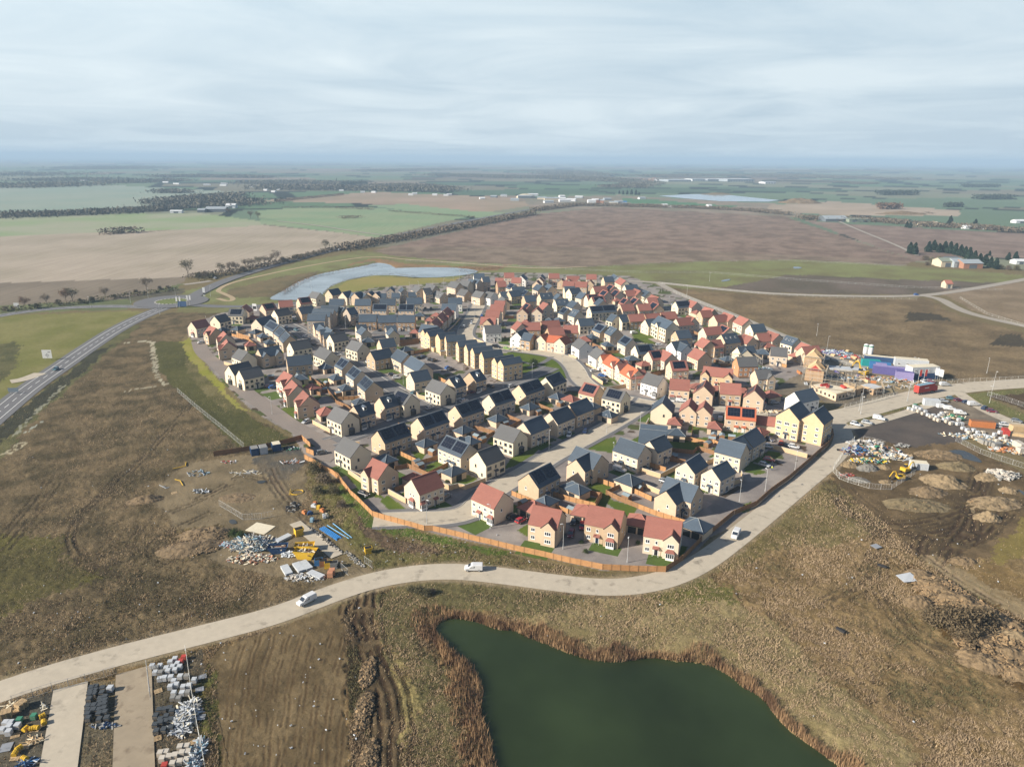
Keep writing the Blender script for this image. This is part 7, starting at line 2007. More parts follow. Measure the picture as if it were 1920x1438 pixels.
rubble('T3', 530, 740, 9, 5, 1.8, 220, ['sky', 'white', 'grey', 'black', 'tan', 'navy', 'green', 'pale', 'rust'], "jumbled bags and pipes in the middle of the compound", (.7, .3))
rubble('T3', 700, 790, 6, 3.5, 1.4, 100, ['white', 'cream', 'grey', 'tan'], "pale boards and frames right of the jumbled bags", (.8, .25))
rubble('T3', 420, 660, 8, 2, 1.2, 60, ['white', 'grey', 'pale'], "row of white bags behind the compound waste", (.5, .4))
rubble('T3', 450, 830, 8, 2.4, .9, 110, ['sky', 'cream', 'grey', 'green', 'yellow'], "low coloured litter in front of the compound waste", (.4, .2))
rubble('T3', 230, 970, 3, 1.2, .8, 40, ['rust', 'red', 'grey'], "reddish scrap inside the left compound fence", (.5, .15))
rubble('T3', 1250, 420, 5, 1.2, .7, 34, ['green', 'cream', 'tan'], "green and tan sheets behind the brick packs", (.8, .2))
rubble('T3', 1480, 620, 14, 3, .8, 130, ['white', 'cream', 'grey', 'tan', 'sky'], "loose boards and wrapping along the right storage rows", (.7, .2), rz=-.35)
rubble('T3', 1780, 740, 9, 2.5, .8, 90, ['orange', 'white', 'pale', 'tan'], "orange and white waste near the right fence", (.7, .2), rz=-.35)
rubble('T3', 760, 690, 2.5, 1.0, 1.0, 16, ['grey'], "grey concrete pipes beside the compound", (.8, .4))
rubble('T4', 430, 150, 8, 4, 1.0, 120, ['white', 'sky', 'purple', 'white'], "white and purple sheeting behind the new houses", (.9, .3))
rubble('T4', 650, 200, 7, 4, 1.0, 70, ['white', 'sky', 'red', 'grey'], "pale blue packs left of the silos", (.6, .4))
rubble('T4', 1120, 500, 16, 4, 1.0, 170, ['grey', 'tan', 'pale', 'orange', 'white', 'sky'], "mixed scaffold boards and material before the purple containers", (.9, .2), rz=-.3)
rubble('T4', 560, 470, 10, 5, 1.0, 120, ['grey', 'white', 'sky', 'tan'], "grey scaffold frames stacked behind the half-built walls", (.9, .15), rz=-.3)
rubble('T4', 1240, 590, 8, 3, 1.2, 60, ['white', 'grey', 'tan'], "white frames beside the red lorry", (.7, .1))
rubble('M', 950, 195, 10, 1.4, .5, 60, ['pale', 'tan', 'cream'], "earth and timber strip behind the solar-roofed semi", (.5, .25))
rubble('Q5', 400, 1105, 4, 1.6, .7, 34, ['white', 'sky'], "white sheets on the dark plot by the site", (.6, .25))
rubble('T4', 1500, 210, 1, 1, .1, 1, ['white'], "lone white scrap on the far rough field", (.5, .3))
for x, y, rx, ry, rz, lab in ((800, 570, 7, 4, -.5, "upper end"), (900, 660, 7, 5, -.5, "second stretch"), (1040, 740, 7, 5, -.5, "third stretch"), (1190, 840, 7, 5, -.5, "fourth stretch"), (1340, 930, 7, 5, -.5, "fifth stretch"), (1440, 1050, 7, 5, -.5, "near the right edge"), (1200, 1080, 6, 5, -.4, "below the scrub"), (1430, 1240, 6, 4, -.4, "lowest stretch")):
    rubble('T5', x, y, rx, ry, 1.5, 420, ['clod', 'clod', 'clod2'], "loose clods on the ochre spoil bank, " + lab, (.28, .22), name="earth_clods", rz=rz)
for x, y, rx, ry, lab in ((1100, 780, 8, 4, "beside the puddle"), (900, 1250, 9, 4, "on the long grassy mound"), (1640, 1230, 8, 4, "on the broad sandy heap")):
    rubble('T3', x, y, rx, ry, 1.6, 300, ['clod2', 'clod2', 'clod'], "loose brown clods " + lab, (.25, .2), name="earth_clods")
for x, y, rx, ry, lab in ((690, 1260, 1.6, 5, "upper"), (683, 1335, 1.6, 6, "middle"), (692, 1425, 1.6, 5, "lower")):
    rubble('PX', x, y, rx, ry, .5, 220, ['clod2', 'clod2', 'clod'], "clods and roots beside the wheel ruts, " + lab, (.22, .16), name="earth_clods")
rubble('T2', 150, 690, 7, 4, 1.6, 260, ['clod2', 'clod'], "clods on the scrubby mound left of the debris", (.22, .18), name="earth_clods")
rubble('T8', 1430, 1310, 8, 4, 1.2, 240, ['clod2', 'clod'], "clods on the rough mound above the haul road", (.22, .18), name="earth_clods")
# scattered litter on the rough ground: too many scraps to count
lm = MB()
for k in range(330):
    x, y = random.choice([(random.uniform(60, 700), random.uniform(840, 1200)), (random.uniform(600, 1000), random.uniform(1000, 1060)), (random.uniform(0, 400), random.uniform(1130, 1270)), (random.uniform(1560, 1900), random.uniform(820, 1100)), (random.uniform(400, 680), random.uniform(1180, 1437)), (random.uniform(1000, 1900), random.uniform(1000, 1400))])
    if random.random() < .45 and x > 1000: continue
    p = P(x, y); s = random.choice((.05, .06, .08, .1, .14, .2))
    if any(min((p.to_2d() - q).length for q in c_) < w_ / 2 + .5 for n_, c_, o_, w_, m_, k_ in ROAD_GEO if n_ in ('haul_road', 'concrete_strip')) or inpoly(np.array([p.x]), np.array([p.y]), POND_W)[0]: continue
    M = Matrix.Translation((p.x, p.y, .25)) @ Matrix.Rotation(random.uniform(0, 6), 4, 'Z') @ Matrix.Rotation(random.uniform(-.5, .5), 4, 'X'); lm.box(-s, s, -s * .6, s * .6, -.1, .1, 0, M)
o = ob("litter", lm.mesh("litter", [PACKC['white']])); o['kind'] = 'stuff'
for o, l, px, cat in pl_: pass
g_ = {}
for o, l, px, cat in pl_: g_.setdefault(cat, []).append((o, l, px))
for cat, l in g_.items(): spread_labels(l, cat)

# ------------------------------------------------------------------ signs by the main road
def board_sign(px, w, h, z, c, lab, marks=None, legs=2, turn=-.55):
    p = P(*px); ang = math.atan2(-p.y, -p.x) + math.pi / 2 + turn; r = empty("road_sign", p, ang)
    m = MB(); m.box(-w / 2, w / 2, -.05, .05, z, z + h); ob("board", m.mesh("sign_board", [c]), r)
    for k in range(legs):
        m = MB(); x = (k - (legs - 1) / 2) * w * .6; m.bar((x, .1, 0), (x, .1, z + h * .8), .07, 5); ob("leg", m.mesh("sign_leg", [STEEL]), r)
    if marks:
        m = MB(); marks(m); ob("symbol", m.mesh("sign_symbol", [PACKC['black']]), r)
    tag(r, lab, "sign"); return r
def rb_mark(m):
    y = -.06
    for k in range(16):
        a0, a1 = 2 * math.pi * k / 16, 2 * math.pi * (k + 1) / 16
        if k in (11, 12): continue
        m.bar((.55 * math.cos(a0), y, 2.6 + .55 * math.sin(a0)), (.55 * math.cos(a1), y, 2.6 + .55 * math.sin(a1)), .07, 4)
    for d in ((-1.1, 0), (1.1, 0), (0, 1.1), (0, -1.2)): m.bar((d[0] * .5, y, 2.6 + d[1] * .5), (d[0], y, 2.6 + d[1]), .07, 4)
    m.box(.6, 1.9, y - .02, y + .02, 4.2, 4.5)
board_sign((90, 675), 5.0, 4.6, 1.0, PAINT['white'], "big white road sign with black roundabout symbol by the main road", rb_mark)
board_sign((26, 738), 4.5, 2.0, .8, simple("sign_back", (0.16, 0.20, 0.24)), "grey back of a wide sign at the left lay-by", None)
board_sign((342, 577), 6.5, 4.0, .8, PACKC['navy'], "dark blue estate board beside the roundabout", None)
board_sign((383, 555), 2.0, 6.5, .3, PACKC['white'], "tall white and green estate totem on the roundabout verge", lambda m: m.box(-.95, .95, -.08, -.06, .8, 2.6))
board_sign((32, 580), 3.6, 3.6, 1.0, PAINT['white'], "white direction sign on the far left verge", None)
board_sign((478, 584), 3.2, 5.0, .5, PAINT['white'], "white estate sign behind the left edge houses", lambda m: m.box(-1.3, 1.3, -.08, -.06, 1.6, 3.8))
board_sign((1755, 712), 2.0, 3.6, 2.4, PAINT['white'], "white site hoarding sign, left of the pair by the gate", None)
board_sign((1763, 714), 2.0, 3.6, 2.2, PAINT['white'], "white site hoarding sign, right of the pair by the gate", None)
fl_ = []
for x, y in ((331, 577), (337, 577), (351, 574), (356, 574), (1720, 722), (1730, 722)):
    p = P(x, y); r = empty("flagpole", p); m = MB(); m.bar((0, 0, 0), (0, 0, 8), .07, 5); ob("pole", m.mesh("flag_pole", [PAINT['white']]), r)
    m = MB(); m.box(.05, 1.2, -.02, .02, 4.6, 7.9); ob("flag", m.mesh("flag", [PAINT['white'] if x < 400 else PACKC['red']]), r); fl_.append((r, "slim flagpole with tall banner" + (" by the roundabout" if x < 400 else " at the site gate"), (x, y)))
spread_labels(fl_, 'flagpole', 'flagpoles')

# two people in high-visibility jackets
def person_mesh():
    J = [(0, 0, .95), (0, 0, 1.2), (0, 0, 1.42), (0, .01, 1.52), (0, .02, 1.66), (.10, 0, .9), (.12, .03, .5), (.13, -.02, .08), (.13, .12, .05), (-.10, 0, .9), (-.13, .10, .5), (-.14, -.04, .08), (-.14, .1, .05),
         (.2, 0, 1.4), (.27, -.02, 1.12), (.26, .14, .92), (-.2, 0, 1.4), (-.27, -.03, 1.12), (-.25, .12, .90)]
    E = [(0, 1), (1, 2), (2, 3), (3, 4), (0, 5), (5, 6), (6, 7), (7, 8), (0, 9), (9, 10), (10, 11), (11, 12), (2, 13), (13, 14), (14, 15), (2, 16), (16, 17), (17, 18)]
    Rd = [.15, .15, .16, .06, .105, .09, .065, .05, .04, .09, .065, .05, .04, .075, .055, .04, .075, .055, .04]
    me = bpy.data.meshes.new("person_skin"); me.from_pydata(J, E, []); o = bpy.data.objects.new("person_skin", me); COL.objects.link(o)
    o.modifiers.new("s", 'SKIN'); sv = me.skin_vertices[0].data
    for i, r in enumerate(Rd): sv[i].radius = (r, r * .85)
    sv[0].use_root = True
    o.modifiers.new("d", 'SUBSURF').levels = 1
    dg = bpy.context.evaluated_depsgraph_get(); m2 = bpy.data.meshes.new_from_object(o.evaluated_get(dg)); bpy.data.objects.remove(o)
    m2.materials.clear()
    for c in (PACKC['navy'], simple("hi_vis", (0.55, 0.60, 0.05)), simple("skin_tone", (0.48, 0.30, 0.22))): m2.materials.append(c)
    for f in m2.polygons: z = f.center.z; f.material_index = 0 if z < .88 else (2 if z > 1.5 or (z < 1.0 and abs(f.center.x) > .22) else 1)
    return m2
PM = person_mesh(); hm_ = MB(); hm_.bar((0, .02, 1.68), (0, .02, 1.80), .135, 10, 0, .07); hm_.bar((0, .05, 1.67), (0, .05, 1.69), .155, 10); HAT = hm_.mesh("hard_hat", [PAINT['white']])
for tile, x, y, lab in (('M', 1000, 850, "person in yellow high-visibility jacket behind the parked silver car"), ('T4', 862, 372, "person in yellow high-visibility jacket beside the teal container")):
    r = ob("person", PM, None, T(tile, x, y), random.uniform(0, 6)); ob("hard_hat", HAT, r); tag(r, lab, "person")
# ------------------------------------------------------------------ vegetation
def leaf(name, c, var=0.25, rnd=0.12, tr=0.0):
    return mat(name, c, 0.9, var, 0.9, 0.12, spec=0.1, rnd=rnd)
TWIG = leaf("bare_twigs", (0.15, 0.122, 0.09)); TWIG2 = leaf("olive_twigs", (0.14, 0.128, 0.075)); TWIG3 = leaf("reddish_twigs", (0.17, 0.105, 0.065))
BARK = mat("bark", (0.10, 0.08, 0.06), 0.95, 0.15); EVG = leaf("dark_conifer", (0.026, 0.046, 0.03)); GRN_ = leaf("green_hedge", (0.05, 0.075, 0.025)); SCR = leaf("brown_scrub", (0.13, 0.10, 0.06))
def cards(cen, size, up=0.3, rng=RNG):
    """one random little quad per centre; returns verts, faces"""
    n = len(cen)
    a = rng.normal(size=(n, 3)); a[:, 2] += up; a /= np.linalg.norm(a, axis=1)[:, None]
    b = rng.normal(size=(n, 3)); b -= (a * b).sum(1)[:, None] * a; b /= np.linalg.norm(b, axis=1)[:, None]
    s = (size * rng.uniform(.6, 1.4, n))[:, None] if np.ndim(size) == 0 else (size * rng.uniform(.7, 1.3, n))[:, None]
    a, b = a * s, b * s * rng.uniform(.35, .9, n)[:, None]
    v = np.stack([cen - a - b, cen + a - b * .4, cen + a + b, cen - a * .5 + b], 1).reshape(-1, 3)
    return v, np.arange(4 * n).reshape(n, 4)
def clumps(n_cl, rx, ry, z0, z1, per, cr, rng, shape=lambda t: 1.0):
    out = []
    for k in range(n_cl):
        t = rng.random(); ang = rng.uniform(0, 6.283); q = math.sqrt(rng.random()) * shape(t)
        c = np.array([rx * q * math.cos(ang), ry * q * math.sin(ang), z0 + (z1 - z0) * t])
        out.append(c + rng.normal(size=(per, 3)) * cr * np.array([1, 1, .75]))
    return np.concatenate(out)
def bare_tree(seed, h=9.0, m=TWIG):
    rng = np.random.default_rng(seed); tm = MB(); cen = []
    tm.bar((0, 0, 0), (0, 0, h * .3), .22, 6, 0, .16)
    rnd_ = random.Random(seed)
    for k in range(9):
        a = k * 2.4 + rnd_.random(); z = h * rnd_.uniform(.22, .5)
        e = Vector((math.cos(a) * h * rnd_.uniform(.16, .34), math.sin(a) * h * rnd_.uniform(.16, .34), h * rnd_.uniform(.6, .95)))
        tm.bar((0, 0, z), e, .10, 4, 0, .03)
        for j in range(4):
            e2 = e + Vector((rnd_.gauss(0, .12), rnd_.gauss(0, .12), rnd_.uniform(.02, .16))) * h; tm.bar(Vector((0, 0, z)).lerp(e, rnd_.uniform(.4, .9)), e2, .05, 3, 0, .012)
            cen.append(np.array(e2) + rng.normal(size=(20, 3)) * h * .075)
        cen.append(np.array(e) + rng.normal(size=(26, 3)) * h * .085)
    cen = np.concatenate(cen); v, f = cards(cen, h * .022, .2, rng)
    # thin twigs: stretch the cards
    return tm.mesh("bare_trunk", [BARK]), np_mesh("bare_crown", v, f, [m])
def bush_mesh(seed, rx, ry, h, n, m, s):
    rng = np.random.default_rng(seed); cen = clumps(max(4, n // 14), rx * .85, ry * .85, h * .12, h * .85, 14, min(rx, h) * .22, rng, lambda t: 1 - .5 * t * t)
    cen[:, 2] = np.abs(cen[:, 2]); v, f = cards(cen, s, .4, rng); return np_mesh("bush_leaves", v, f, [m])
def conifer_mesh(seed, h, r):
    rng = np.random.default_rng(seed); n = 1500; t = rng.random(n) ** .8; ang = rng.uniform(0, 6.283, n); q = (1 - t) ** .7 * r * np.sqrt(rng.random(n)) * (0.8 + .35 * np.sin(ang * 3 + t * 9)) + .1
    cen = np.stack([q * np.cos(ang), q * np.sin(ang), h * (.06 + .94 * t)], 1); v, f = cards(cen, h * .06, .1, rng); return np_mesh("conifer_needles", v, f, [EVG])
BT = [bare_tree(s, 9.5, m) for s, m in ((1, TWIG), (2, TWIG2), (3, TWIG), (4, TWIG3))]
BU = [bush_mesh(s, 2.6, 2.6, 3.4, 1500, m, .15) for s, m in ((11, TWIG), (12, TWIG2), (13, GRN_), (14, SCR))]
CO = [conifer_mesh(s, 12.5, 4.6) for s in (21, 22, 23)]
trk = MB(); trk.bar((0, 0, 0), (0, 0, 6), .25, 6, 0, .1); TRK = trk.mesh("conifer_trunk", [BARK])
stm = MB()
for k in range(5): stm.bar((0, 0, 0), (.9 * math.cos(k * 1.26), .9 * math.sin(k * 1.26), 1.8), .06, 4)
STM = stm.mesh("bush_stems", [BARK])
vl = []
def tree(px, kind, sc, base, name=None):
    p = P(*px); i = random.randrange(4)
    if kind == 'bare':
        r = empty(name or "bare_tree", p, random.uniform(0, 6.28)); ob("trunk", BT[i][0], r); ob("crown", BT[i][1], r); cat = "tree"
    elif kind == 'conifer':
        r = empty(name or "conifer_tree", p, random.uniform(0, 6.28)); ob("trunk", TRK, r); ob("crown", CO[i % 3], r); cat = "tree"
    else:
        j = dict(bush=(0, 1), green=(2, 2), scrub=(3, 3))[kind]; r = empty(name or "bush", p, random.uniform(0, 6.28)); ob("stems", STM, r); ob("leaves", BU[random.choice(j)], r); cat = "bush"
    s = sc * random.uniform(.88, 1.12); r.scale = (s, s, s * random.uniform(.9, 1.1))
    vl.append((r, base, px, cat)); return r
# row along the main road
for x, y, k, s in ((353, 520, 'bare', 1.35), (372, 522, 'bush', 1.5), (384, 522, 'bush', 1.9), (398, 521, 'bush', 1.6), (416, 517, 'bare', 1.1), (432, 513, 'bare', 1.0), (443, 511, 'bare', 1.15), (455, 508, 'bush', 1.5), (463, 506, 'bare', 1.1), (475, 503, 'bare', 1.15), (486, 501, 'bare', 1.1),
                   (496, 498, 'bare', 1.15), (507, 496, 'bare', 1.1), (518, 493, 'bare', 1.15), (530, 491, 'bush', 1.6), (555, 486, 'bush', 1.7), (565, 484, 'bush', 1.5), (576, 481, 'bush', 1.2), (590, 478, 'bush', 1.1), (605, 474, 'bush', 1.1), (611, 470, 'bare', 1.1), (622, 470, 'bush', 1.1)):
    tree((x, y), k, s * .92, "bare tree in the row beside the main road" if k == 'bare' else "brown bush in the row beside the main road")
for x, y, k, s in ((48, 579, 'bare', 1.3), (88, 572, 'bare', 1.1), (110, 571, 'bush', 1.4), (125, 569, 'bare', 1.3), (137, 568, 'bare', 1.4), (150, 567, 'bush', 1.2), (172, 564, 'bush', 1.3), (198, 560, 'bare', 1.1), (215, 557, 'bush', 1.0), (235, 553, 'bush', .9), (275, 545, 'bare', 1.3), (255, 549, 'bush', 1.1), (10, 583, 'bush', 1.3), (25, 581, 'bush', 1.1), (70, 577, 'bush', 1.3), (300, 543, 'bush', 1.2), (315, 541, 'bush', 1.1)):
    tree((x, y), k, s * .72, "bare tree in the hedge left of the roundabout" if k == 'bare' else "brown bush in the hedge left of the roundabout")
for x, y in ((470, 410), (484, 413), (429, 402)): tree((x, y), 'bare', 1.3, "lone bare tree by the farm track")
tree((1001, 685), 'green', 1.15, "round dark evergreen on the green", "evergreen_tree")
for x, y, s in ((1705, 476, 1.0), (1714, 478, 1.05), (1740, 473, 1.1), (1750, 470, 1.15), (1760, 474, 1.0), (1770, 474, 1.0), (1780, 476, 1.0), (1790, 478, 1.0), (1800, 480, .95), (1808, 483, .95), (1816, 487, .95), (1826, 490, .95), (1836, 494, .95), (1846, 498, .95), (1856, 502, .9), (1866, 505, .85), (1890, 488, .65), (1903, 489, .75), (1855, 480, .5), (1781, 421, 1.2), (1828, 424, 1.0), (1700, 427, .9), (1706, 428, .8), (1161, 364, 1.0), (1168, 365, 1.05), (1176, 365, 1.1), (1184, 365, 1.1), (1192, 366, 1.05), (1198, 366, .9)):
    tree((x, y), 'conifer', s, "dark conifer beside the farm buildings" if y > 460 else "dark conifer in the distant clump" if x > 1400 else "dark conifer behind the far works")
for x, y, k, s in ((1735, 488, 'bush', 1.7), (1748, 492, 'bush', 1.8), (1760, 490, 'bush', 1.5), (1738, 498, 'bush', 1.4), (1875, 505, 'bush', 1.5), (1890, 506, 'bush', 1.4), (1905, 507, 'bush', 1.3), (1770, 493, 'bush', 1.2)): tree((x, y), k, s, "brown bush around the farm buildings")
for x, y, s in ((1775, 1175, 1.2), (1800, 1182, 1.3), (1825, 1178, 1.2), (1845, 1172, 1.0), (1745, 1165, .9), (1810, 1200, .8)): tree((x, y), 'scrub', s * 1.15, "tangled brown scrub on the ochre spoil bank")
for x, y, s in ((770, 1108, .5), (785, 1112, .55), (800, 1116, .5), (812, 1112, .4), (590, 885, 1.1), (608, 905, 1.0), (625, 925, .9), (596, 925, .8), (640, 950, .7)): tree((x, y), 'bush', s, "low dark bramble patch on the grass bank")
for x, y, s in ((440, 1006, .8), (452, 1010, .7)): tree((x, y), 'green', s, "green bramble beside the waste heap")
for x, y in ((1006, 945), (1025, 1002), (930, 980), (905, 968), (1090, 1018), (1196, 1020), (1098, 1036), (838, 905), (800, 950), (705, 925), (760, 940)):
    tree((x, y), 'green', .32, "small green garden shrub")
def vzone(x, y): return ''
g_ = {}
for o, b, px, c in vl: g_.setdefault(c, []).append((o, b, px))
for c, l in g_.items(): spread_labels(l, c, 'trees and bushes')

def hedge(name, pxs, h, w, lab, m=TWIG, n_per=1.6, s=None, kind=None):
    q = [P(*p) for p in pxs]; off = q[0].copy(); cen = []
    for a, b in zip(q[:-1], q[1:]):
        L = (b - a).length; n = int(L * n_per)
        t = RNG.random(n); base = np.array(a - off) + t[:, None] * np.array(b - a)
        hh = h * (0.55 + 0.75 * fbm(base[:, 0] / 9 + 300, base[:, 1] / 9 + 300, 3))
        base[:, :2] += RNG.normal(size=(n, 2)) * w * .4; base[:, 2] = RNG.random(n) ** .8 * hh
        cen.append(base)
    cen = np.concatenate(cen); v, f = cards(cen, s or h * .2, .5)
    o = ob(name, np_mesh(name, v, f, [m]), None, off)
    if kind: o['kind'] = kind
    else: tag(o, lab, "hedge", 'hedges of the fields', px=pxs[len(pxs) // 2])
    return o
for pxs, h, w, lab, m in (([(640, 470), (700, 458), (760, 448), (820, 436), (880, 425), (940, 413), (1000, 402)], 7, 16, "long brown hedge belt beside the diagonal road", TWIG), ([(0, 586), (60, 580), (150, 570), (240, 556), (330, 544)], 3.4, 5, "low scruffy hedge left of the roundabout", TWIG2),
                          ([(195, 440), (230, 437), (262, 436)], 8, 14, "dark clump of bushes in the big stubble field", TWIG), ([(268, 437), (320, 433)], 2, 3, "low hedge strip right of the dark clump", TWIG), ([(640, 410), (672, 409)], 5, 14, "isolated thicket in the green field", TWIG),
                          ([(730, 397), (800, 402), (890, 409)], 4, 6, "thin hedge between the two green fields", TWIG), ([(530, 391), (600, 390), (700, 394)], 4.5, 7, "broken hedge on the near edge of the pink field", TWIG), ([(515, 380), (560, 374), (645, 366)], 6, 8, "bushy hedge left of the pink field", TWIG),
                          ([(1000, 396), (1080, 386), (1180, 388), (1300, 391), (1400, 396), (1480, 404)], 7, 18, "long brown hedge behind the purple field", TWIG), ([(1165, 386), (1240, 389)], 5, 12, "short scrub hedge by the far works", TWIG), ([(1500, 412), (1560, 414), (1640, 416), (1700, 421)], 8, 25, "scrubby belt behind the right-hand farm track", TWIG),
                          ([(1715, 424), (1800, 428), (1920, 436)], 8, 22, "brown tree belt round the far right houses", TWIG), ([(1735, 399), (1750, 402)], 3, 8, "short dark hedge on the pale field", TWIG), ([(1650, 415), (1700, 417)], 4, 6, "clipped green hedge by the far right houses", EVG),
                          ([(530, 550), (560, 530), (600, 514), (640, 507), (680, 500), (706, 494)], 1.6, 3.5, "brown reedy fringe along the left shore of the lake", TWIG3), ([(860, 503), (905, 507), (940, 503)], 2.0, 7, "tan reed bed at the right end of the lake", TWIG3), ([(606, 552), (622, 537), (650, 526), (700, 516), (745, 515), (782, 520)], 1.2, 1.5, "row of dark shrubs along the near lake shore", TWIG),
                          ([(375, 528), (395, 524)], 3, 4, "dark hedge at the lay-by", TWIG2), ([(350, 522), (420, 516), (480, 504), (540, 491), (610, 473), (640, 467)], 4.5, 7, "scrubby hedge along the far side of the main road", TWIG)):
    hedge("hedge", pxs, h, w, lab, m, n_per=(9.0 if pxs[0][1] > 480 else 4.5) * max(1, w / 6), s=h * .15)
# far woods that read as one mass
WOODM = leaf("far_wood", (0.125, 0.118, 0.092)); WOODD = leaf("far_dark_wood", (0.045, 0.06, 0.045))
for pxs, h, w in (([(0, 408), (80, 405), (160, 402), (260, 397), (360, 389), (390, 386)], 9, 50), ([(385, 388), (420, 382), (460, 384)], 13, 90), ([(300, 384), (350, 378), (440, 370)], 13, 60), ([(0, 352), (80, 350), (150, 348)], 13, 150), ([(305, 362), (345, 362)], 12, 60), ([(500, 355), (600, 356), (700, 357), (830, 360)], 14, 110),
                  ([(480, 346), (560, 344), (660, 346)], 13, 120), ([(690, 352), (760, 350), (840, 356)], 12, 60), ([(0, 330), (60, 328)], 14, 500), ([(180, 318), (240, 314)], 14, 500), ([(300, 333), (380, 332), (490, 334)], 13, 120), ([(820, 330), (960, 334), (1080, 336), (1180, 342)], 14, 150), ([(980, 322), (1050, 322), (1090, 330)], 14, 300),
                  ([(1000, 334), (1080, 334)], 14, 250), ([(1140, 352), (1180, 352), (1210, 345)], 12, 80), ([(1210, 332), (1330, 330), (1560, 334), (1600, 334)], 13, 150), ([(1420, 328), (1500, 330), (1700, 338)], 12, 90), ([(1440, 340), (1560, 342), (1640, 345)], 8, 40), ([(1600, 346), (1640, 345)], 8, 30), ([(700, 322), (860, 318)], 14, 250), ([(200, 344), (330, 340)], 12, 120), ([(1300, 322), (1700, 322)], 13, 300), ([(60, 340), (200, 338)], 12, 200)):
    L = sum((P(*b) - P(*a)).length for a, b in zip(pxs[:-1], pxs[1:]))
    hedge("far_wood", pxs, h, w, None, WOODM, n_per=min(14.0, 22000 / max(L, 1)), s=min(3.2, h * .2), kind='stuff')
wl2 = []
for (x0, x1, y, h, lab) in ((1655, 1727, 367, 16, "dark rectangular copse in the green plain, left"), (1838, 1908, 375, 14, "dark rectangular copse in the green plain, right"), (1815, 1878, 352, 14, "distant small copse at the right skyline"), (1650, 1693, 393, 14, "russet copse on the pale field"), (1775, 1808, 389, 10, "small dark clump by the pale field"), (640, 690, 348, 14, "dark copse on the far wood's edge")):
    a, b = P(x0, y), P(x1, y); L = (b - a).length; n = int(min(2600, L * 12))
    c = np.stack([RNG.random(n) * L, RNG.random(n) * L * .35, RNG.random(n) ** .6 * h * (.8 + .3 * RNG.random(n))], 1); v, f = cards(c, 1.9, .5)
    o = ob("copse", np_mesh("copse", v, f, [WOODD if 'russet' not in lab else TWIG3]), None, a, math.atan2(b.y - a.y, b.x - a.x)); tag(o, lab, "copse", px=((x0 + x1) / 2, y))

# ------------------------------------------------------------------ reeds and dry grass (nobody could count them)
def blades(name, pos, h, w, m, lean=.25):
    n = len(pos); a = RNG.uniform(0, 6.283, n); hh = h * RNG.uniform(.55, 1.25, n); ww = w * RNG.uniform(.6, 1.4, n)
    dx, dy = np.cos(a) * ww, np.sin(a) * ww; lx, ly = RNG.normal(size=n) * lean * hh, RNG.normal(size=n) * lean * hh
    v = np.stack([np.stack([pos[:, 0] - dx, pos[:, 1] - dy, pos[:, 2]], 1), np.stack([pos[:, 0] + dx, pos[:, 1] + dy, pos[:, 2]], 1), np.stack([pos[:, 0] + lx, pos[:, 1] + ly, pos[:, 2] + hh], 1)], 1).reshape(-1, 3)
    o = ob(name, np_mesh(name, v, np.arange(3 * n).reshape(n, 3), [m])); o['kind'] = 'stuff'; return o
REED = leaf("reed_straw", (0.36, 0.235, 0.13), .2, 0); REED2 = leaf("reed_brown", (0.19, 0.115, 0.07), .2, 0)
DRYG = leaf("dry_grass_blades", (0.385, 0.29, 0.185), .22, 0); DRYG2 = leaf("brown_grass_blades", (0.265, 0.19, 0.115), .22, 0); GRNG = leaf("olive_grass_blades", (0.14, 0.125, 0.062), .22, 0)
edge = []
sp = smooth_poly(POND_W)
for i, (a, b) in enumerate(zip(sp, sp[1:] + sp[:1])):
    pxm = proj((a.x, a.y, WL))
    if pxm[1] > 1560: continue
    L = (b - a).length; d = (b - a).normalized(); nrm = Vector((-d.y, d.x)); n = int(L * 95)
    t = RNG.random(n); dens = fbm(np.array([a.x / 6 + 100] * n) + t * L / 6, np.array([a.y / 6 + 100] * n), 3)
    wid = 0.8 + 5.4 * np.clip((dens - .33) * 2.2, 0.05, 1)
    if pxm[0] < 980: wid = wid * 1.25 + .8
    off = RNG.random(n) * wid - .5
    for sg in (1, -1):
        tst = a + nrm * sg * 1.0
        ins = inpoly(np.array([tst.x]), np.array([tst.y]), POND_W)[0]
        if not ins: break
    edge.append(np.stack([a.x + d.x * t * L + nrm.x * sg * off, a.y + d.y * t * L + nrm.y * sg * off, np.zeros(n)], 1))
edge = np.concatenate(edge); edge[:, 2] = np.maximum(ground_height(edge[:, 0], edge[:, 1]), WL - .15)
k = fbm(edge[:, 0] / 2.5, edge[:, 1] / 2.5, 2) + RNG.normal(size=len(edge)) * .12 > .5
blades("reeds", edge[k], 1.9, .06, REED, .16); blades("reeds", edge[~k], 1.7, .06, REED2, .18)
# tussocks, thick near the camera
n = 2300000
ang = RNG.uniform(-.86, .86, n); rad = 1 / (1 / 84 - RNG.random(n) * (1 / 84 - 1 / 430))
gx, gy = rad * np.sin(ang), rad * np.cos(ang)
ok = ~inpoly(gx, gy, VILL_W) & ~inpoly(gx, gy, POND_W)
gx, gy = gx[ok], gy[ok]
for nme, c, o_, w, mm, kb in ROAD_GEO:
    xs, ys = [p[0] for p in o_], [p[1] for p in o_]
    bb = np.where((gx > min(xs) - 1) & (gx < max(xs) + 1) & (gy > min(ys) - 1) & (gy < max(ys) + 1))[0]
    if bb.size == 0: continue
    d = distpoly(gx[bb], gy[bb], c, closed=False); kill = bb[d < w / 2 + .3]
    keep = np.ones(gx.size, bool); keep[kill] = False; gx, gy = gx[keep], gy[keep]
lvl = np.zeros(gx.size)
for poly, a_, b_, s_, rg, rag, st in Z:
    if rg <= 0: continue
    W = PP(poly); k = inpoly(gx, gy, W); lvl[k] = rg if st == 0 else rg * .25
pn = fbm(gx / 3.5 + 7, gy / 3.5, 3)
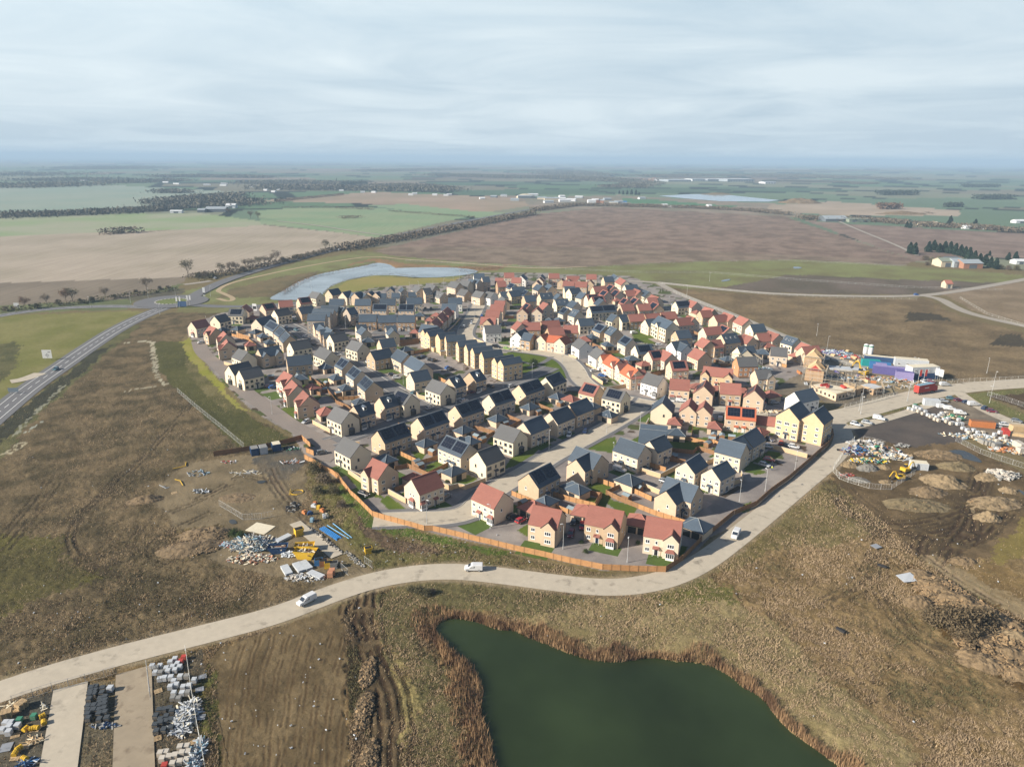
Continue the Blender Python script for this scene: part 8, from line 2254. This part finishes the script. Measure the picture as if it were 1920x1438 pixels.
keep = RNG.random(gx.size) < np.clip(lvl * 1.4 - .34, 0, 1) * np.clip((pn - .16) * 3.0, 0, 1)
gx, gy = gx[keep], gy[keep]; gz = ground_height(gx, gy) - .12
pos = np.stack([gx, gy, gz], 1); tone = fbm(gx / 12 + 31, gy / 12, 3) + RNG.normal(size=gx.size) * .10
pale = inpoly(gx, gy, PP(Z[[i for i, z in enumerate(Z) if z[1] == (152, 135, 100)][0]][0]))
a_ = (tone > .52) | pale; g_ = (tone < .40) & ~pale
wr = .07
blades("dry_grass", pos[a_], .5, wr, DRYG, .5); blades("dry_grass", pos[~a_ & ~g_], .5, wr, DRYG2, .5); blades("dry_grass", pos[g_], .36, wr, GRNG, .5)

# ------------------------------------------------------------------ far buildings
FARW = simple("far_white_roof", (0.62, 0.64, 0.66)); FARG = simple("far_grey_sheet", (0.30, 0.34, 0.37)); FARD = simple("far_dark_sheet", (0.12, 0.14, 0.16)); FARB = simple("far_brick", (0.34, 0.18, 0.12)); FARC = simple("far_cream", (0.55, 0.48, 0.36)); FARGR = simple("far_green_roof", (0.22, 0.25, 0.20))
def shed_b(x0, x1, y, depth, h, wallm, roofm, lab, name="barn", cat="barn", rise=None, open_=False):
    a, b = P(x0, y), P(x1, y); L = (b - a).length; r = empty(name, a, math.atan2(b.y - a.y, b.x - a.x)); rise = rise if rise is not None else (depth * .16 if depth < 35 else 1.5)
    m = MB(); m.prism([(0, 0), (depth, 0), (depth, h), (depth / 2, h + rise), (0, h)], 0, L, 'x'); ob("wall", m.mesh("barn_wall", [wallm]), r)
    m = MB(); m.slab((-.4, -.5, h - .1), (L + .4, -.5, h - .1), (L + .4, depth / 2, h + rise + .25), (-.4, depth / 2, h + rise + .25), .15); m.slab((-.4, depth / 2, h + rise + .25), (L + .4, depth / 2, h + rise + .25), (L + .4, depth + .5, h - .1), (-.4, depth + .5, h - .1), .15)
    ob("roof", m.mesh("barn_roof", [roofm]), r)
    m = MB(); n = max(1, int(L / 14))
    for k in range(n): m.box(L * (k + .3) / n, L * (k + .7) / n, -.08, .02, 0, h * .75)
    ob("door", m.mesh("barn_doors", [FARD]), r); tag(r, lab, cat, px=((x0 + x1) / 2, y)); return r
for a in ((385, 423, 398, 24, 6, FARD, FARG, "long grey farm barn beside the tree belt"), (423, 441, 391, 22, 6, FARW, FARW, "white-roofed farm barn right of the long grey one"), (319, 341, 400, 10, 4, FARW, FARW, "low white polytunnel left of the farm barns"), (370, 384, 399, 16, 5, FARD, FARG, "small dark barn at the left of the farm"),
          (1253, 1296, 341, 120, 9, FARG, FARW, "far long white warehouse, left of the row"), (1298, 1322, 340, 90, 10, FARW, FARG, "far pale warehouse, second of the row"), (1327, 1362, 340, 120, 9, FARG, FARW, "far white warehouse, third of the row"), (1364, 1413, 341, 120, 12, FARG, FARW, "far tallest white warehouse, right end of the row"), (1435, 1455, 345, 60, 8, FARW, FARG, "far pale shed right of the warehouse row"),
          (1764, 1790, 501, 16, 6, FARC, FARGR, "farm shed with mossy green roof and cream gable"), (1788, 1808, 502, 16, 6, FARG, FARG, "teal and grey farm shed in the middle"), (1806, 1842, 504, 18, 5.5, FARB, FARG, "long grey-roofed farm shed with brick end"), (1776, 1800, 496, 14, 5, FARD, FARD, "dark farm shed behind the green-roofed one"),
          (1548, 1590, 416, 30, 5, FARD, FARG, "wide grey glasshouse shed by the scrub belt"), (1592, 1632, 417, 40, 5, FARGR, FARGR, "low mossy barn by the scrub belt"), (1810, 1834, 430, 12, 4, FARW, FARW, "white long bungalow among far right trees"), (1844, 1862, 431, 10, 3.5, FARW, FARC, "small white bungalow among far right trees"), (1728, 1745, 424, 14, 4, FARC, FARC, "cream bungalow among the far trees, left"), (1748, 1760, 424, 14, 4.5, FARC, FARC, "cream bungalow among the far trees, right"),
          (1905, 1925, 496, 10, 3.5, FARW, FARW, "white bungalow at the far right edge"), (1905, 1930, 419, 14, 4, FARW, FARW, "white roofed shed at the right skyline trees")): shed_b(*a)
shed_b(1773, 1785, 541, 7, 4.0, FARC, RIDGEM['r'], "tiny brick hut alone in the brown field", "hut", "hut", 2.6)
fb = []
def far_box(x, y, w, d, h, m, rm, base, nm="works_building"):
    p = P(x, y); r = empty(nm, p, random.uniform(-.3, .3)); q = MB(); q.box(-w / 2, w / 2, 0, d, 0, h); ob("wall", q.mesh("works_wall", [m]), r); q = MB(); q.prism([(-.3, h), (d + .3, h), (d / 2, h + d * .18)], -w / 2 - .3, w / 2 + .3, 'x'); ob("roof", q.mesh("works_roof", [rm]), r); fb.append((r, base, (x, y)))
for x, y, w, h, m, rm in ((985, 372, 40, 6, FARD, FARG), (1000, 368, 30, 5, FARW, FARW), (1016, 374, 25, 4, FARC, FARG), (1035, 376, 40, 5, FARC, FARG), (1050, 375, 30, 4, FARD, FARW), (1060, 379, 30, 5, FARW, FARW), (1070, 378, 25, 5, FARW, FARW), (1055, 372, 16, 6, FARW, FARW), (1110, 382, 20, 7, FARW, FARW), (1117, 381, 16, 8, FARB, FARW), (1125, 381, 18, 6, FARB, FARG), (1150, 385, 22, 6, FARC, FARG), (1162, 384, 20, 7, FARG, FARG), (1170, 384, 14, 6, FARG, PACKC['blue']),
                          (925, 371, 18, 4, FARD, FARG), (945, 369, 18, 4, FARW, FARG), (905, 374, 14, 3, FARW, FARW), (1030, 381, 24, 4, FARW, FARG), (1085, 372, 22, 4, FARG, FARW), (1140, 376, 20, 4, FARG, FARG), (1205, 374, 18, 4, FARW, FARG), (965, 377, 22, 4, FARG, FARG), (1247, 388, 12, 4, FARW, FARW), (1260, 390, 8, 3, FARW, FARW), (1332, 389, 10, 4, FARW, FARW)): far_box(x, y, w, 14, h, m, rm, "small works building in the distant depot")
spread_labels(fb, 'building', 'buildings of the far depot'); fb = []
for k in range(34):
    x = 1160 + 74 * random.random(); y = 336 + 4.5 * random.random(); far_box(x, y, random.uniform(10, 16), 10, 6, random.choice([FARB, FARC, FARW, FARB]), random.choice([FARB, FARB, FARD]), "tiny house in the far red-roofed village", "village_house")
spread_labels(fb, 'house', 'houses of the far village'); fb = []
for x, y in ((310, 343), (330, 346), (388, 348), (418, 349), (420, 346), (470, 352), (497, 358), (512, 361), (520, 357), (590, 356), (598, 355), (606, 356), (770, 367), (778, 365), (836, 368), (843, 367), (815, 367), (700, 362), (680, 362), (110, 326), (155, 340), (146, 337), (621, 357), (640, 359)): far_box(x, y, 14 if y > 350 else 26, 8, 4, FARW, FARW, "white vehicle or cabin along the distant road", "distant_cabin")
spread_labels(fb, 'cabin', 'white cabins along the distant road')
# steam dome of the depot
p = P(986, 371); m = MB()
for i in range(6):
    for k in range(14):
        a0, a1 = i * math.pi / 12, (i + 1) * math.pi / 12; t0, t1 = k * math.pi / 7, (k + 1) * math.pi / 7
        m.quad([(28 * math.cos(a) * math.cos(t), 28 * math.cos(a) * math.sin(t), 11 * math.sin(a)) for a, t in ((a0, t0), (a0, t1), (a1, t1), (a1, t0))])
o = ob("storage_dome", m.mesh("storage_dome", [FARC]), None, p); tag(o, "pale storage dome in the distant depot", "dome")
# wind turbines on the skyline
tl_ = []
tt = MB(); tt.bar((0, 0, 0), (0, 0, 92), 2.4, 8, 0, 1.3); tt = tt.mesh("turbine_tower", [PAINT['white']]); tn = MB(); tn.box(-1.5, 1.5, -3, 6, 90.5, 94); tn = tn.mesh("turbine_nacelle", [PAINT['white']])
bl = MB(); bl.prism([(-1.3, 0), (1.3, 0), (.8, 18), (.25, 42), (-.25, 42), (-1.0, 18)], -.3, .3, 'y'); 
bl = bl.mesh("turbine_blade", [PAINT['white']])
for v_ in bl.vertices: v_.co = Vector((v_.co.x, v_.co.y, v_.co.z))
for x, y in ((516, 304), (596, 306), (604, 304), (616, 306)):
    p = P(x, y); r = empty("wind_turbine", p); ob("tower", tt, r); ob("nacelle", tn, r); a0 = random.uniform(0, 2)
    for k in range(3): ob("blade", bl, r, (0, -3.6, 92.2), rot=(0, a0 + k * 2.094, 0))
    tl_.append((r, "faint white wind turbine on the skyline", (x, y)))
spread_labels(tl_, 'wind turbine', 'wind turbines')

# ------------------------------------------------------------------ haze
hz = MB(); hz.box(-62000, 62000, -1500, 62000, -4.5, 175)
hm = bpy.data.materials.new("haze_air"); hm.use_nodes = True
N, L_ = hm.node_tree.nodes, hm.node_tree.links; N.clear()
out = N.new("ShaderNodeOutputMaterial"); pv = N.new("ShaderNodeVolumePrincipled")
pv.inputs["Color"].default_value = (0.53, 0.74, 0.97, 1); pv.inputs["Density"].default_value = 0.00014; pv.inputs["Anisotropy"].default_value = 0.0
L_.new(pv.outputs[0], out.inputs["Volume"])
o = ob("haze", hz.mesh("haze", [hm])); o['kind'] = 'stuff'
